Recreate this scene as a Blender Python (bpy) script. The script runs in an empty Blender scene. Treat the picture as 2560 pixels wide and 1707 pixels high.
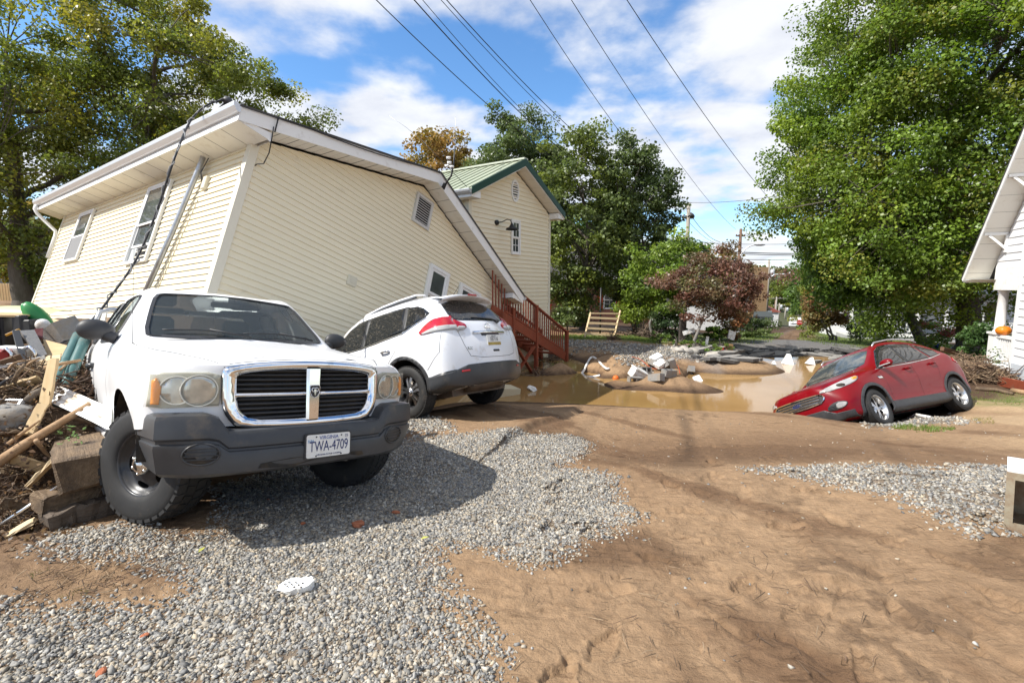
import bpy, bmesh, math, random
import numpy as np
from mathutils import Vector, Matrix, Euler
from mathutils.bvhtree import BVHTree
random.seed(7); RNG = np.random.default_rng(7)
SC = bpy.context.scene
COL = SC.collection
# ------------------------------------------------------------------ camera
F_PX, CXP, CYP, HOR = 1200.0, 1280.0, 853.5, 715.0     # photo is 2560 x 1707
CAM_Z = 1.6
PITCH = math.atan2(CYP - HOR, F_PX)                    # looking slightly down
cam = bpy.data.objects.new('camera', bpy.data.cameras.new('camera'))
COL.objects.link(cam); SC.camera = cam
cam.location = (0, 0, CAM_Z); cam.rotation_euler = (math.pi/2 - PITCH, 0, 0)
cam.data.sensor_width = 36; cam.data.lens = 36*F_PX/2560
cam.data.clip_start = .05; cam.data.clip_end = 5000
# ------------------------------------------------------------------ light
SUN_EL, SUN_DIR = math.radians(49), (-.95, -.31)       # direction towards the sun, seen from above
sv = Vector((SUN_DIR[0], SUN_DIR[1], 0)).normalized()*math.cos(SUN_EL); sv.z = math.sin(SUN_EL)
sl = bpy.data.lights.new('sun', 'SUN'); sl.energy = 4.6; sl.angle = math.radians(.53); sl.color = (1, .955, .88)
so = bpy.data.objects.new('sun', sl); COL.objects.link(so); so.location = (-20, -10, 30)
so.rotation_euler = sv.to_track_quat('Z', 'Y').to_euler()
W = bpy.data.worlds.new('World'); SC.world = W; W.use_nodes = True
SC.view_settings.view_transform = 'Standard'; SC.view_settings.look = 'None'
SC.view_settings.exposure = 0.6; SC.view_settings.gamma = 1
SC.cycles.max_bounces = 8; SC.cycles.transparent_max_bounces = 12; SC.cycles.use_denoising = True
SC.cycles.caustics_reflective = False; SC.cycles.caustics_refractive = False

def make_world():
    nt = W.node_tree; N = nt.nodes; L = nt.links; N.clear()
    out = N.new('ShaderNodeOutputWorld'); bg = N.new('ShaderNodeBackground')
    sky = N.new('ShaderNodeTexSky'); sky.sky_type = 'NISHITA'; sky.sun_disc = False
    sky.sun_elevation = SUN_EL; sky.sun_rotation = math.atan2(SUN_DIR[0], SUN_DIR[1])
    sky.altitude = 600; sky.air_density = 1.0; sky.dust_density = .3; sky.ozone_density = 2.2
    tc = N.new('ShaderNodeTexCoord'); sep = N.new('ShaderNodeSeparateXYZ')
    L.new(tc.outputs['Generated'], sep.inputs[0])
    def math_(op, a, b=None, clamp=False):
        m = N.new('ShaderNodeMath'); m.operation = op; m.use_clamp = clamp
        for i, v in enumerate((a, b)):
            if v is None: continue
            if isinstance(v, (int, float)): m.inputs[i].default_value = v
            else: L.new(v, m.inputs[i])
        return m.outputs[0]
    zz = math_('ADD', math_('MAXIMUM', sep.outputs[2], 0.0), .16)
    comb = N.new('ShaderNodeCombineXYZ')
    L.new(math_('DIVIDE', sep.outputs[0], zz), comb.inputs[0]); L.new(math_('DIVIDE', sep.outputs[1], zz), comb.inputs[1])
    def noise(scale, detail, rough, off, dist=0.0):
        mp = N.new('ShaderNodeMapping'); L.new(comb.outputs[0], mp.inputs[0]); mp.inputs['Location'].default_value = off
        n = N.new('ShaderNodeTexNoise'); n.inputs['Scale'].default_value = scale; n.inputs['Detail'].default_value = detail
        n.inputs['Roughness'].default_value = rough; n.inputs['Distortion'].default_value = dist
        L.new(mp.outputs[0], n.inputs['Vector']); return n.outputs['Fac']
    n1 = noise(1.0, 9, .50, (3.35, 8.15, 0), .05); n2 = noise(3.0, 8, .55, (1.2, 3.3, 0), .1)
    d = math_('ADD', math_('MULTIPLY', n1, .8), math_('MULTIPLY', n2, .2))
    # low over the horizon the deck looks thicker
    d = math_('ADD', d, math_('MULTIPLY', math_('SUBTRACT', .30, sep.outputs[2], True), .16))
    ramp = N.new('ShaderNodeValToRGB'); L.new(d, ramp.inputs[0])
    ramp.color_ramp.elements[0].position = .438; ramp.color_ramp.elements[0].color = (0, 0, 0, 1)
    ramp.color_ramp.elements[1].position = .535; ramp.color_ramp.elements[1].color = (1, 1, 1, 1)
    ramp.color_ramp.interpolation = 'EASE'
    shade = N.new('ShaderNodeValToRGB'); L.new(n2, shade.inputs[0])
    shade.color_ramp.elements[0].position = .34; shade.color_ramp.elements[0].color = (3.6, 3.72, 4.1, 1)
    shade.color_ramp.elements[1].position = .60; shade.color_ramp.elements[1].color = (4.8, 4.85, 4.95, 1)
    mix = N.new('ShaderNodeMix'); mix.data_type = 'RGBA'
    L.new(math_('MULTIPLY', ramp.outputs[0], .93), mix.inputs['Factor'])
    hs = N.new('ShaderNodeHueSaturation'); hs.inputs['Saturation'].default_value = 1.2; hs.inputs['Value'].default_value = 1.08
    L.new(sky.outputs[0], hs.inputs['Color'])
    L.new(hs.outputs[0], mix.inputs['A']); L.new(shade.outputs[0], mix.inputs['B'])
    L.new(mix.outputs['Result'], bg.inputs[0]); bg.inputs[1].default_value = .145
    L.new(bg.outputs[0], out.inputs[0])
make_world()

def px(u, v, y=None, z=None):
    """photo pixel -> world point, at depth y or at height z (the distance comes from the ground or a known size)"""
    cx = (u - CXP)/F_PX; cy = -(v - CYP)/F_PX
    d = Vector((cx, math.cos(PITCH) + cy*math.sin(PITCH), -math.sin(PITCH) + cy*math.cos(PITCH)))
    t = y/d.y if y is not None else (z - CAM_Z)/d.z
    return Vector((0, 0, CAM_Z)) + d*t

def pose(pos, rpy):
    """poses were measured from the photo in a frame 4.55 degrees off level: bring them to the level world"""
    d = math.atan2(CYP - HOR, F_PX) - math.atan2(CYP - 811., F_PX); R = Matrix.Rotation(-d, 4, 'X')
    Mx = R @ (Matrix.Translation(pos) @ Euler([math.radians(a) for a in rpy], 'XYZ').to_matrix().to_4x4()); Mx.translation.z += CAM_Z
    return Mx
# ------------------------------------------------------------------ materials
def nd(nt, t, **kw):
    n = nt.nodes.new(t)
    for k, v in kw.items(): setattr(n, k, v)
    return n
def rgba(c): return (c[0], c[1], c[2], 1)
def M(name, col, rough=.55, metal=0., col2=None, var=.5, scale=4., bump=0., bscale=60., coat=0., stretch=(1, 1, 1),
      dirt=None, dirt_amt=.0, dirt_scale=2., spec=.5, trans=0., ior=1.45, alpha=1., emit=None, detail=5., attr=False, bdist=.02):
    m = bpy.data.materials.new(name); m.use_nodes = True; nt = m.node_tree; L = nt.links
    b = nt.nodes['Principled BSDF']; b.inputs['Roughness'].default_value = rough; b.inputs['Metallic'].default_value = metal
    b.inputs['Base Color'].default_value = rgba(col); b.inputs['Coat Weight'].default_value = coat; b.inputs['Coat Roughness'].default_value = .06
    b.inputs['Specular IOR Level'].default_value = spec; b.inputs['Transmission Weight'].default_value = trans; b.inputs['IOR'].default_value = ior
    b.inputs['Alpha'].default_value = alpha
    tc = nd(nt, 'ShaderNodeTexCoord'); mp = nd(nt, 'ShaderNodeMapping'); mp.inputs['Scale'].default_value = stretch
    L.new(tc.outputs['Object'], mp.inputs[0]); cur = None
    if col2 is not None or attr:
        if attr:
            a = nd(nt, 'ShaderNodeAttribute', attribute_name='Col'); cur = a.outputs['Color']
        else:
            n = nd(nt, 'ShaderNodeTexNoise'); n.inputs['Scale'].default_value = scale; n.inputs['Detail'].default_value = detail; n.inputs['Roughness'].default_value = .62
            L.new(mp.outputs[0], n.inputs['Vector'])
            r = nd(nt, 'ShaderNodeValToRGB'); r.color_ramp.elements[0].position = .5 - var*.5; r.color_ramp.elements[1].position = .5 + var*.5
            r.color_ramp.elements[0].color = rgba(col); r.color_ramp.elements[1].color = rgba(col2)
            L.new(n.outputs['Fac'], r.inputs[0]); cur = r.outputs[0]
    if dirt is not None:
        n = nd(nt, 'ShaderNodeTexNoise'); n.inputs['Scale'].default_value = dirt_scale; n.inputs['Detail'].default_value = 8; n.inputs['Roughness'].default_value = .7
        L.new(tc.outputs['Object'], n.inputs['Vector'])
        r = nd(nt, 'ShaderNodeValToRGB'); r.color_ramp.elements[0].position = 1 - dirt_amt - .12; r.color_ramp.elements[1].position = 1 - dirt_amt + .12
        L.new(n.outputs['Fac'], r.inputs[0])
        mx = nd(nt, 'ShaderNodeMix', data_type='RGBA'); L.new(r.outputs[0], mx.inputs['Factor'])
        if cur is not None: L.new(cur, mx.inputs['A'])
        else: mx.inputs['A'].default_value = rgba(col)
        mx.inputs['B'].default_value = rgba(dirt); cur = mx.outputs['Result']
    if cur is not None: L.new(cur, b.inputs['Base Color'])
    if bump:
        n = nd(nt, 'ShaderNodeTexNoise'); n.inputs['Scale'].default_value = bscale; n.inputs['Detail'].default_value = 6; n.inputs['Roughness'].default_value = .6
        L.new(mp.outputs[0], n.inputs['Vector'])
        bp = nd(nt, 'ShaderNodeBump'); bp.inputs['Strength'].default_value = bump; bp.inputs['Distance'].default_value = bdist
        L.new(n.outputs['Fac'], bp.inputs['Height']); L.new(bp.outputs[0], b.inputs['Normal'])
    if emit is not None:
        b.inputs['Emission Color'].default_value = rgba(emit[0]); b.inputs['Emission Strength'].default_value = emit[1]
    return m
MT = {}
def mat(name, *a, **k):
    if name not in MT: MT[name] = M(name, *a, **k)
    return MT[name]

# ------------------------------------------------------------------ mesh helpers
def link(o, parent=None):
    COL.objects.link(o)
    if parent is not None: o.parent = parent
    return o
def empty(name, label, cat, loc=(0, 0, 0), rot=None, group=None):
    o = bpy.data.objects.new(name, None); COL.objects.link(o); o.location = loc; o.empty_display_size = .1
    if rot is not None:
        o.rotation_euler = rot if not isinstance(rot, Matrix) else rot.to_euler()
    o['label'] = label; o['category'] = cat
    if cat != 'x': o['kind'] = 'thing'
    if group: o['group'] = group
    return o
def tag(o, label=None, cat=None, group=None, kind=None):
    if label: o['label'] = label
    if cat: o['category'] = cat
    if group: o['group'] = group
    if kind: o['kind'] = kind
    return o
def mesh_np(name, V, Fq, mats, parent=None, smooth=False, midx=None, cols=None):
    """numpy verts (n,3), faces array (m,k) -> object"""
    me = bpy.data.meshes.new(name); V = np.asarray(V, np.float32); Fq = np.asarray(Fq, np.int32); m, k = Fq.shape
    me.vertices.add(len(V)); me.vertices.foreach_set('co', V.ravel())
    me.loops.add(m*k); me.loops.foreach_set('vertex_index', Fq.ravel())
    me.polygons.add(m); me.polygons.foreach_set('loop_start', np.arange(0, m*k, k, dtype=np.int32))
    if midx is not None: me.polygons.foreach_set('material_index', np.asarray(midx, np.int32))
    me.update(calc_edges=True)
    if smooth: me.polygons.foreach_set('use_smooth', np.ones(m, bool))
    if cols is not None:
        a = me.color_attributes.new('Col', 'FLOAT_COLOR', 'POINT')
        c4 = np.ones((len(V), 4), np.float32); c4[:, :3] = cols; a.data.foreach_set('color', c4.ravel())
    for mm in (mats if isinstance(mats, (list, tuple)) else [mats]): me.materials.append(mm)
    return link(bpy.data.objects.new(name, me), parent)
def build(name, bm, mats, parent=None, smooth=False, loc=None, sharp=0):
    me = bpy.data.meshes.new(name); bm.normal_update(); bm.to_mesh(me); bm.free()
    for mm in (mats if isinstance(mats, (list, tuple)) else [mats]): me.materials.append(mm)
    if smooth:
        for p in me.polygons: p.use_smooth = True
    if sharp: me.set_sharp_from_angle(angle=math.radians(sharp))
    o = bpy.data.objects.new(name, me); link(o, parent)
    if loc is not None: o.location = loc
    return o
def BM(): return bmesh.new()
def box(bm, x0, x1, y0, y1, z0, z1, T=None, mi=0, bev=0.):
    vs = [bm.verts.new((x, y, z)) for z in (z0, z1) for y in (y0, y1) for x in (x0, x1)]
    fs = [bm.faces.new([vs[i] for i in f]) for f in ((0, 2, 3, 1), (4, 5, 7, 6), (0, 1, 5, 4), (2, 6, 7, 3), (0, 4, 6, 2), (1, 3, 7, 5))]
    for f in fs: f.material_index = mi
    if T is not None:
        for v in vs: v.co = T @ v.co
    if bev > 0:
        r = bmesh.ops.bevel(bm, geom=list({e for f in fs for e in f.edges}), offset=bev, segments=1, affect='EDGES', profile=.5)
    return vs
def frame_from(a, b, up=(0, 0, 1)):
    a = Vector(a); b = Vector(b); d = (b - a); l = d.length; d = d/l if l else Vector((1, 0, 0))
    u = Vector(up)
    if abs(d.dot(u)) > .99: u = Vector((0, 1, 0)) if abs(d.y) < .9 else Vector((1, 0, 0))
    s = d.cross(u).normalized(); u = s.cross(d)
    return Matrix(((d.x, s.x, u.x, a.x), (d.y, s.y, u.y, a.y), (d.z, s.z, u.z, a.z), (0, 0, 0, 1))), l
def beam(bm, a, b, w, h, up=(0, 0, 1), mi=0, bev=0.):
    T, l = frame_from(a, b, up); return box(bm, 0, l, -w/2, w/2, -h/2, h/2, T, mi, bev)
def tube(bm, pts, rad, seg=8, cap=True, mi=0, closed=False):
    pts = [Vector(p) for p in pts]; n = len(pts); rings = []
    rr = rad if isinstance(rad, (list, tuple)) else [rad]*n
    prev = None
    for i, p in enumerate(pts):
        a = pts[(i - 1) % n] if (i > 0 or closed) else p; b = pts[(i + 1) % n] if (i < n - 1 or closed) else p
        d = (b - a).normalized()
        if prev is None:
            u = Vector((0, 0, 1)) if abs(d.z) < .9 else Vector((1, 0, 0)); s = d.cross(u).normalized()
        else:
            s = (prev - d*prev.dot(d)).normalized()
        prev = s; u = s.cross(d)
        rings.append([bm.verts.new(p + (s*math.cos(2*math.pi*k/seg) + u*math.sin(2*math.pi*k/seg))*rr[i]) for k in range(seg)])
    fs = []
    for i in range(n if closed else n - 1):
        A = rings[i]; B = rings[(i + 1) % n]
        for k in range(seg): fs.append(bm.faces.new((A[k], A[(k + 1) % seg], B[(k + 1) % seg], B[k])))
    if cap and not closed:
        fs.append(bm.faces.new(rings[0][::-1])); fs.append(bm.faces.new(rings[-1]))
    for f in fs: f.material_index = mi; f.smooth = True
    return rings
def lathe(bm, prof, seg=32, axis='Z', T=None, mi=0, close=False):
    """prof: list of (r, h) ; revolve about axis"""
    rings = []
    for r, h in prof:
        ring = []
        for k in range(seg):
            a = 2*math.pi*k/seg; c, s = math.cos(a)*r, math.sin(a)*r
            co = Vector((c, s, h)) if axis == 'Z' else Vector((c, h, s)) if axis == 'Y' else Vector((h, c, s))
            ring.append(bm.verts.new(T @ co if T is not None else co))
        rings.append(ring)
    for i in range(len(rings) - (0 if close else 1)):
        A = rings[i]; B = rings[(i + 1) % len(rings)]
        for k in range(seg):
            f = bm.faces.new((A[k], A[(k + 1) % seg], B[(k + 1) % seg], B[k])); f.smooth = True; f.material_index = mi
    return rings
def prism(bm, poly, h0, h1, T=None, mi=0):
    """extrude 2-D polygon (x,y) from h0 to h1 in z"""
    a = [bm.verts.new((p[0], p[1], h0)) for p in poly]; b = [bm.verts.new((p[0], p[1], h1)) for p in poly]; n = len(poly)
    fs = [bm.faces.new(a[::-1]), bm.faces.new(b)]
    for i in range(n): fs.append(bm.faces.new((a[i], a[(i + 1) % n], b[(i + 1) % n], b[i])))
    for f in fs: f.material_index = mi
    if T is not None:
        for v in a + b: v.co = T @ v.co
    return a + b
def interp(keys, x):
    ks = np.array(keys, float); return np.interp(x, ks[:, 0], ks[:, 1])
def in_poly(P, poly):
    P = np.atleast_2d(P); x, y = P[:, 0], P[:, 1]; c = np.zeros(len(P), bool); poly = np.asarray(poly, float); j = len(poly) - 1
    for i in range(len(poly)):
        xi, yi = poly[i]; xj, yj = poly[j]
        if yi != yj: c ^= ((yi > y) != (yj > y)) & (x < (xj - xi)*(y - yi)/(yj - yi) + xi)
        j = i
    return c
def text(name, s, size, material, parent, loc, rot, font_scale_x=1., extrude=.0008, align='CENTER'):
    cu = bpy.data.curves.new(name, 'FONT'); cu.body = s; cu.size = size; cu.align_x = align; cu.align_y = 'CENTER'; cu.extrude = extrude
    tmp = bpy.data.objects.new(name, cu); COL.objects.link(tmp)
    dg = bpy.context.evaluated_depsgraph_get(); me = bpy.data.meshes.new_from_object(tmp.evaluated_get(dg))
    bpy.data.objects.remove(tmp); bpy.data.curves.remove(cu)
    me.materials.clear(); me.materials.append(material)
    o = bpy.data.objects.new(name, me); link(o, parent); o.location = loc; o.rotation_euler = rot; o.scale = (font_scale_x, 1, 1)
    return o
def noise2(x, y, seed=0, octv=4, f=1., gain=.5):
    """value noise, vectorised"""
    x = np.asarray(x, float); y = np.asarray(y, float); out = np.zeros_like(x); amp = 1.; tot = 0
    for o in range(octv):
        xf, yf = x*f + 17.3*o + seed*7.7, y*f - 9.1*o + seed*3.1
        xi, yi = np.floor(xf), np.floor(yf); tx, ty = xf - xi, yf - yi; tx = tx*tx*(3 - 2*tx); ty = ty*ty*(3 - 2*ty)
        h = lambda a, b: np.modf(np.abs(np.sin(a*127.1 + b*311.7 + seed*13.7)*43758.5453))[0]
        v = (h(xi, yi)*(1 - tx) + h(xi + 1, yi)*tx)*(1 - ty) + (h(xi, yi + 1)*(1 - tx) + h(xi + 1, yi + 1)*tx)*ty
        out += (v - .5)*2*amp; tot += amp; amp *= gain; f *= 2
    return out/tot
# ------------------------------------------------------------------ vehicle tools
WHITE_PAINT = M('white_car_paint', (.90, .90, .895), .3, coat=.35, dirt=(.62, .56, .46), dirt_amt=.27, dirt_scale=3.2)
SILVER_PAINT = M('pearl_white_car_paint', (.80, .81, .83), .28, coat=.4, dirt=(.42, .34, .22), dirt_amt=.33, dirt_scale=2.5)
RED_PAINT = M('deep_red_car_paint', (.175, .002, .006), .30, metal=.0, coat=.18, spec=.25, dirt=(.24, .10, .06), dirt_amt=.27, dirt_scale=2.6)
CHROME = M('chrome', (.80, .81, .83), .07, metal=1., dirt=(.36, .32, .26), dirt_amt=.36, dirt_scale=7)
ALLOY = M('alloy', (.62, .62, .62), .28, metal=1., dirt=(.33, .27, .2), dirt_amt=.34, dirt_scale=9)
BLACKP = M('black_plastic', (.028, .029, .031), .5, col2=(.05, .05, .052), scale=9, bump=.12, bscale=260, bdist=.004)
GREYP = M('dark_grey_plastic', (.040, .042, .046), .34, col2=(.058, .060, .063), scale=5, bump=.10, bscale=300, bdist=.003, dirt=(.15, .12, .085), dirt_amt=.30, dirt_scale=4.)
DARK = M('underbody', (.016, .015, .014), .8, dirt=(.07, .05, .03), dirt_amt=.45, dirt_scale=6)
GLASSD = M('tinted_glass', (.010, .012, .014), .04, spec=.6, dirt=(.32, .27, .2), dirt_amt=.33, dirt_scale=38)
GLASSW = M('windscreen_glass', (.70, .80, .80), .015, trans=.93, ior=1.25, alpha=.85, dirt=(.42, .40, .36), dirt_amt=.30, dirt_scale=30)
GLASSC = M('clear_lens', (.82, .82, .80), .10, trans=.55, ior=1.3)
LENSY = M('hazed_lamp_lens', (.36, .35, .27), .22, col2=(.50, .49, .41), scale=9, coat=.6)
AMBER = M('amber_lens', (.85, .28, .015), .18, coat=.6)
REDL = M('red_lens', (.42, .008, .014), .12, coat=1.)
RUBBER = M('tyre_rubber', (.018, .018, .018), .72, col2=(.028, .027, .026), scale=14, bump=.25, bscale=120, bdist=.004, dirt=(.12, .09, .065), dirt_amt=.30, dirt_scale=8)
PLATEW = M('plate_white', (.76, .76, .73), .35, dirt=(.5, .42, .3), dirt_amt=.30, dirt_scale=14)
NAVY = M('plate_navy', (.02, .035, .14), .4)
SEATM = M('seat_cloth', (.085, .085, .09), .9)
GAP = M('panel_gap', (.02, .02, .02), .8)

def limit_fit(V, F, creases, levels=2, iters=5):
    """Catmull-Clark surface through the given points"""
    target = np.array(V, float); me = bpy.data.meshes.new('tmp'); me.from_pydata([tuple(v) for v in V], [], F); me.update()
    ob = bpy.data.objects.new('tmp', me); COL.objects.link(ob)
    if creases:
        a = me.attributes.new('crease_edge', 'FLOAT', 'EDGE'); d = {tuple(sorted(e.vertices)): e.index for e in me.edges}
        for (i, j), c in creases.items():
            k = d.get((min(i, j), max(i, j)))
            if k is not None: a.data[k].value = c
    md = ob.modifiers.new('s', 'SUBSURF'); md.levels = levels; md.render_levels = levels
    cage = target.copy(); n = len(target)
    for it in range(iters + 1):
        me.vertices.foreach_set('co', cage.astype(np.float32).ravel()); me.update(); ob.data.update_tag()
        dg = bpy.context.evaluated_depsgraph_get(); dg.update(); ev = ob.evaluated_get(dg); em = ev.to_mesh()
        co = np.empty(len(em.vertices)*3, np.float32); em.vertices.foreach_get('co', co); co = co.reshape(-1, 3)[:n]
        if it < iters: cage += (target - co)*.9; ev.to_mesh_clear()
        else:
            bm = bmesh.new(); bm.from_mesh(em); ev.to_mesh_clear()
    bpy.data.objects.remove(ob); bpy.data.meshes.remove(me)
    for f in bm.faces: f.smooth = True
    bm.normal_update(); return bm
def car_shell(st, front, rear, creases=(), levels=2):
    """st: stations front to rear (x, (y1,z1), (y2,z2), (y3,z3), (y4,z4), (x5,y5,z5), (x7,z7)); front/rear: centre-line x of rows 1..4"""
    rows = []
    for s in st:
        x, p1, p2, p3, p4, q5, q7 = s; dx = p1[2] if len(p1) > 2 else 0
        r = [(x, 0, p1[1]), (x, p1[0], p1[1]), (x, p2[0], p2[1]), (x, p3[0], p3[1]), (p4[2] if len(p4) > 2 else x, p4[0], p4[1]), q5,
             (q5[0]*.45 + q7[0]*.55, q5[1]*.52, q5[2] + (q7[1] - q5[2])*.80), (q7[0], 0, q7[1])]
        rows.append(r)
    V = []; F = []; idx = {}
    def vid(p):
        k = (round(p[0], 5), round(p[1], 5), round(p[2], 5))
        if k not in idx: idx[k] = len(V); V.append(p)
        return idx[k]
    def quad(a, b, c, d):
        for s in (1, -1):
            ids = [vid((p[0], p[1]*s, p[2])) for p in ((a, b, c, d) if s == 1 else (d, c, b, a))]
            ids = [q for n, q in enumerate(ids) if q != ids[n - 1]]
            if len(ids) >= 3: F.append(ids)
    n = len(rows)
    for i in range(n - 1):
        for r in range(7): quad(rows[i][r], rows[i][r + 1], rows[i + 1][r + 1], rows[i + 1][r])
    def cap(R, xs, sgn):
        ys = [R[4][1], R[5][1], R[6][1], 0.]; G = []
        for k in range(1, 5):
            line = []
            for c in range(4):
                if k == 4: line.append(R[4 + c])
                elif c == 0: line.append(R[k])
                else:
                    y = ys[c]/ys[0]*R[k][1]; t = (1 - (y/R[k][1])**2.4)
                    line.append((R[k][0] + (xs[k - 1] - R[k][0])*t, y, R[k][2]))
            G.append(line)
        for k in range(3):
            for c in range(3):
                q = (G[k][c], G[k][c + 1], G[k + 1][c + 1], G[k + 1][c]); quad(*(q if sgn > 0 else q[::-1]))
        b = R[0]; l = G[0]
        quad(*((l[0], (b[0], 0, b[2]), l[2], l[1]) if sgn > 0 else (l[1], l[2], (b[0], 0, b[2]), l[0])))
        quad(*((l[2], (b[0], 0, b[2]), l[3], l[3]) if sgn > 0 else (l[3], l[3], (b[0], 0, b[2]), l[2])))
    cap(rows[0], front, 1); cap(rows[-1], rear, -1)
    cr = {}
    for (i, r, j, q, c) in creases:
        for s in (1, -1):
            a = rows[i][r]; b = rows[j][q]; A = vid((a[0], a[1]*s, a[2])); B = vid((b[0], b[1]*s, b[2])); cr[(A, B)] = c
    bm = limit_fit(V, F, cr, levels); bmesh.ops.recalc_face_normals(bm, faces=bm.faces)
    return bm
AXI = {'x': (1, 2), 'y': (0, 2), 'z': (0, 1)}
def cut_poly(bm, poly, ax, cond):
    """knife the outline of a 2-D polygon (looking along ax) into the shell; returns the faces inside"""
    i, j = AXI[ax]; P = [Vector((p[0], p[1])) for p in poly]; lo = (min(p.x for p in P) - .03, min(p.y for p in P) - .03); hi = (max(p.x for p in P) + .03, max(p.y for p in P) + .03)
    k = 3 - i - j
    def cand(): 
        out = []
        for f in bm.faces:
            c = f.calc_center_median()
            if cond(c, f.normal): out.append(f)
        return out
    for n in range(len(P)):
        a, b = P[n], P[(n + 1) % len(P)]; d = b - a
        if d.length < 1e-6: continue
        x0, x1 = min(a.x, b.x) - 1e-4, max(a.x, b.x) + 1e-4; y0, y1 = min(a.y, b.y) - 1e-4, max(a.y, b.y) + 1e-4; fs = []
        for f in bm.faces:
            us = [v.co[i] for v in f.verts]; 
            if max(us) < x0 or min(us) > x1: continue
            vs = [v.co[j] for v in f.verts]
            if max(vs) < y0 or min(vs) > y1: continue
            if cond(f.calc_center_median(), f.normal): fs.append(f)
        if not fs: continue
        es = {e for f in fs for e in f.edges}; vs = {v for f in fs for v in f.verts}
        co = Vector((0, 0, 0)); co[i] = a.x; co[j] = a.y; no = Vector((0, 0, 0)); no[i] = -d.y; no[j] = d.x
        bmesh.ops.bisect_plane(bm, geom=list(fs) + list(es) + list(vs), dist=1e-5, plane_co=co, plane_no=no)
    bm.normal_update(); fl = [f for f in bm.faces if cond(f.calc_center_median(), f.normal)]
    if not fl: return []
    C = np.array([[f.calc_center_median()[i], f.calc_center_median()[j]] for f in fl]); m = in_poly(C, [tuple(p) for p in P])
    return [f for f, q in zip(fl, m) if q]
def take(bm, faces, off=0., thick=.0, keep=False):
    """copy the given faces to a new bmesh (removing them from bm unless keep), offset along the surface normal"""
    nb = bmesh.new(); mp = {}; nn = {}
    for f in faces:
        for v in f.verts:
            if v not in mp: mp[v] = nb.verts.new(v.co + v.normal*off); nn[mp[v]] = v.normal.copy()
        g = nb.faces.new([mp[v] for v in f.verts]); g.smooth = True
    if not keep: bmesh.ops.delete(bm, geom=faces, context='FACES')
    if thick:
        be = [e for e in nb.edges if len(e.link_faces) == 1]; low = {}
        for e in be:
            for v in e.verts:
                if v not in low: low[v] = nb.verts.new(v.co - nn[v]*thick)
        for e in be:
            f = e.link_faces[0]; a, b = e.verts
            for l in f.loops:
                if l.vert == a and l.link_loop_next.vert == b: break
            else: a, b = b, a
            nb.faces.new((b, a, low[a], low[b]))
    nb.normal_update(); return nb
def patch(bm, poly, ax, cond, off=.004, thick=.02, mirror=False):
    i, j = AXI[ax]; x0, x1 = min(p[0] for p in poly) - .09, max(p[0] for p in poly) + .09; y0, y1 = min(p[1] for p in poly) - .09, max(p[1] for p in poly) + .09
    c = bmesh.new(); mp = {}
    for f in bm.faces:
        q = f.calc_center_median()
        if x0 < q[i] < x1 and y0 < q[j] < y1:
            vs = []
            for v in f.verts:
                if v.index not in mp: mp[v.index] = c.verts.new(v.co)
                vs.append(mp[v.index])
            c.faces.new(vs).smooth = True
    c.normal_update(); fs = cut_poly(c, poly, ax, cond); nb = take(c, fs, off, thick, True); c.free(); return nb
def smooth_poly(pts, it=2):
    for _ in range(it):
        out = []
        for k in range(len(pts)):
            a, b = pts[k], pts[(k + 1) % len(pts)]
            out += [(a[0]*.75 + b[0]*.25, a[1]*.75 + b[1]*.25), (a[0]*.25 + b[0]*.75, a[1]*.25 + b[1]*.75)]
        pts = out
    return pts
def seam(bm, bvh, pts, ax, frm, width=.006, off=.0015, mi=0):
    """a dark ribbon laid on the shell along a 2-D line; frm = start coordinate of the ray on the axis"""
    i, j = AXI[ax]; k = 3 - i - j; P = []
    for (a, b) in zip(pts[:-1], pts[1:]):
        n = max(2, int(math.hypot(b[0] - a[0], b[1] - a[1])/.03))
        for t in range(n): P.append((a[0] + (b[0] - a[0])*t/n, a[1] + (b[1] - a[1])*t/n))
    P.append(pts[-1]); hits = []
    for p in P:
        o = Vector((0, 0, 0)); o[i], o[j], o[k] = p[0], p[1], frm; d = Vector((0, 0, 0)); d[k] = -1 if frm > 0 else 1
        h = bvh.ray_cast(o, d)
        if h[0] is not None: hits.append((h[0], h[1]))
    prev = None
    for n, (p, no) in enumerate(hits):
        t = (hits[min(n + 1, len(hits) - 1)][0] - hits[max(n - 1, 0)][0])
        if t.length < 1e-6: continue
        s = t.normalized().cross(no).normalized()*width/2
        cur = (bm.verts.new(p + no*off + s), bm.verts.new(p + no*off - s))
        if prev: f = bm.faces.new((prev[0], prev[1], cur[1], cur[0])); f.material_index = mi
        prev = cur
def arc(cx, cz, r, a0, a1, n=20): return [(cx + r*math.cos(math.radians(a0 + (a1 - a0)*t/n)), cz + r*math.sin(math.radians(a0 + (a1 - a0)*t/n))) for t in range(n + 1)]
def rrect(x0, x1, y0, y1, r, n=4):
    out = []
    for cx, cy, a in ((x1 - r, y1 - r, 0), (x0 + r, y1 - r, 90), (x0 + r, y0 + r, 180), (x1 - r, y0 + r, 270)):
        out += [(cx + r*math.cos(math.radians(a + 90*t/n)), cy + r*math.sin(math.radians(a + 90*t/n))) for t in range(n + 1)]
    return out
def loft(bm, loops, mi=0, closed=True, smooth=True):
    rv = [[bm.verts.new(p) for p in l] for l in loops]; n = len(rv[0])
    for A, B in zip(rv[:-1], rv[1:]):
        for k in range(n if closed else n - 1):
            f = bm.faces.new((A[k], A[(k + 1) % n], B[(k + 1) % n], B[k])); f.smooth = smooth; f.material_index = mi
    return rv

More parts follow.
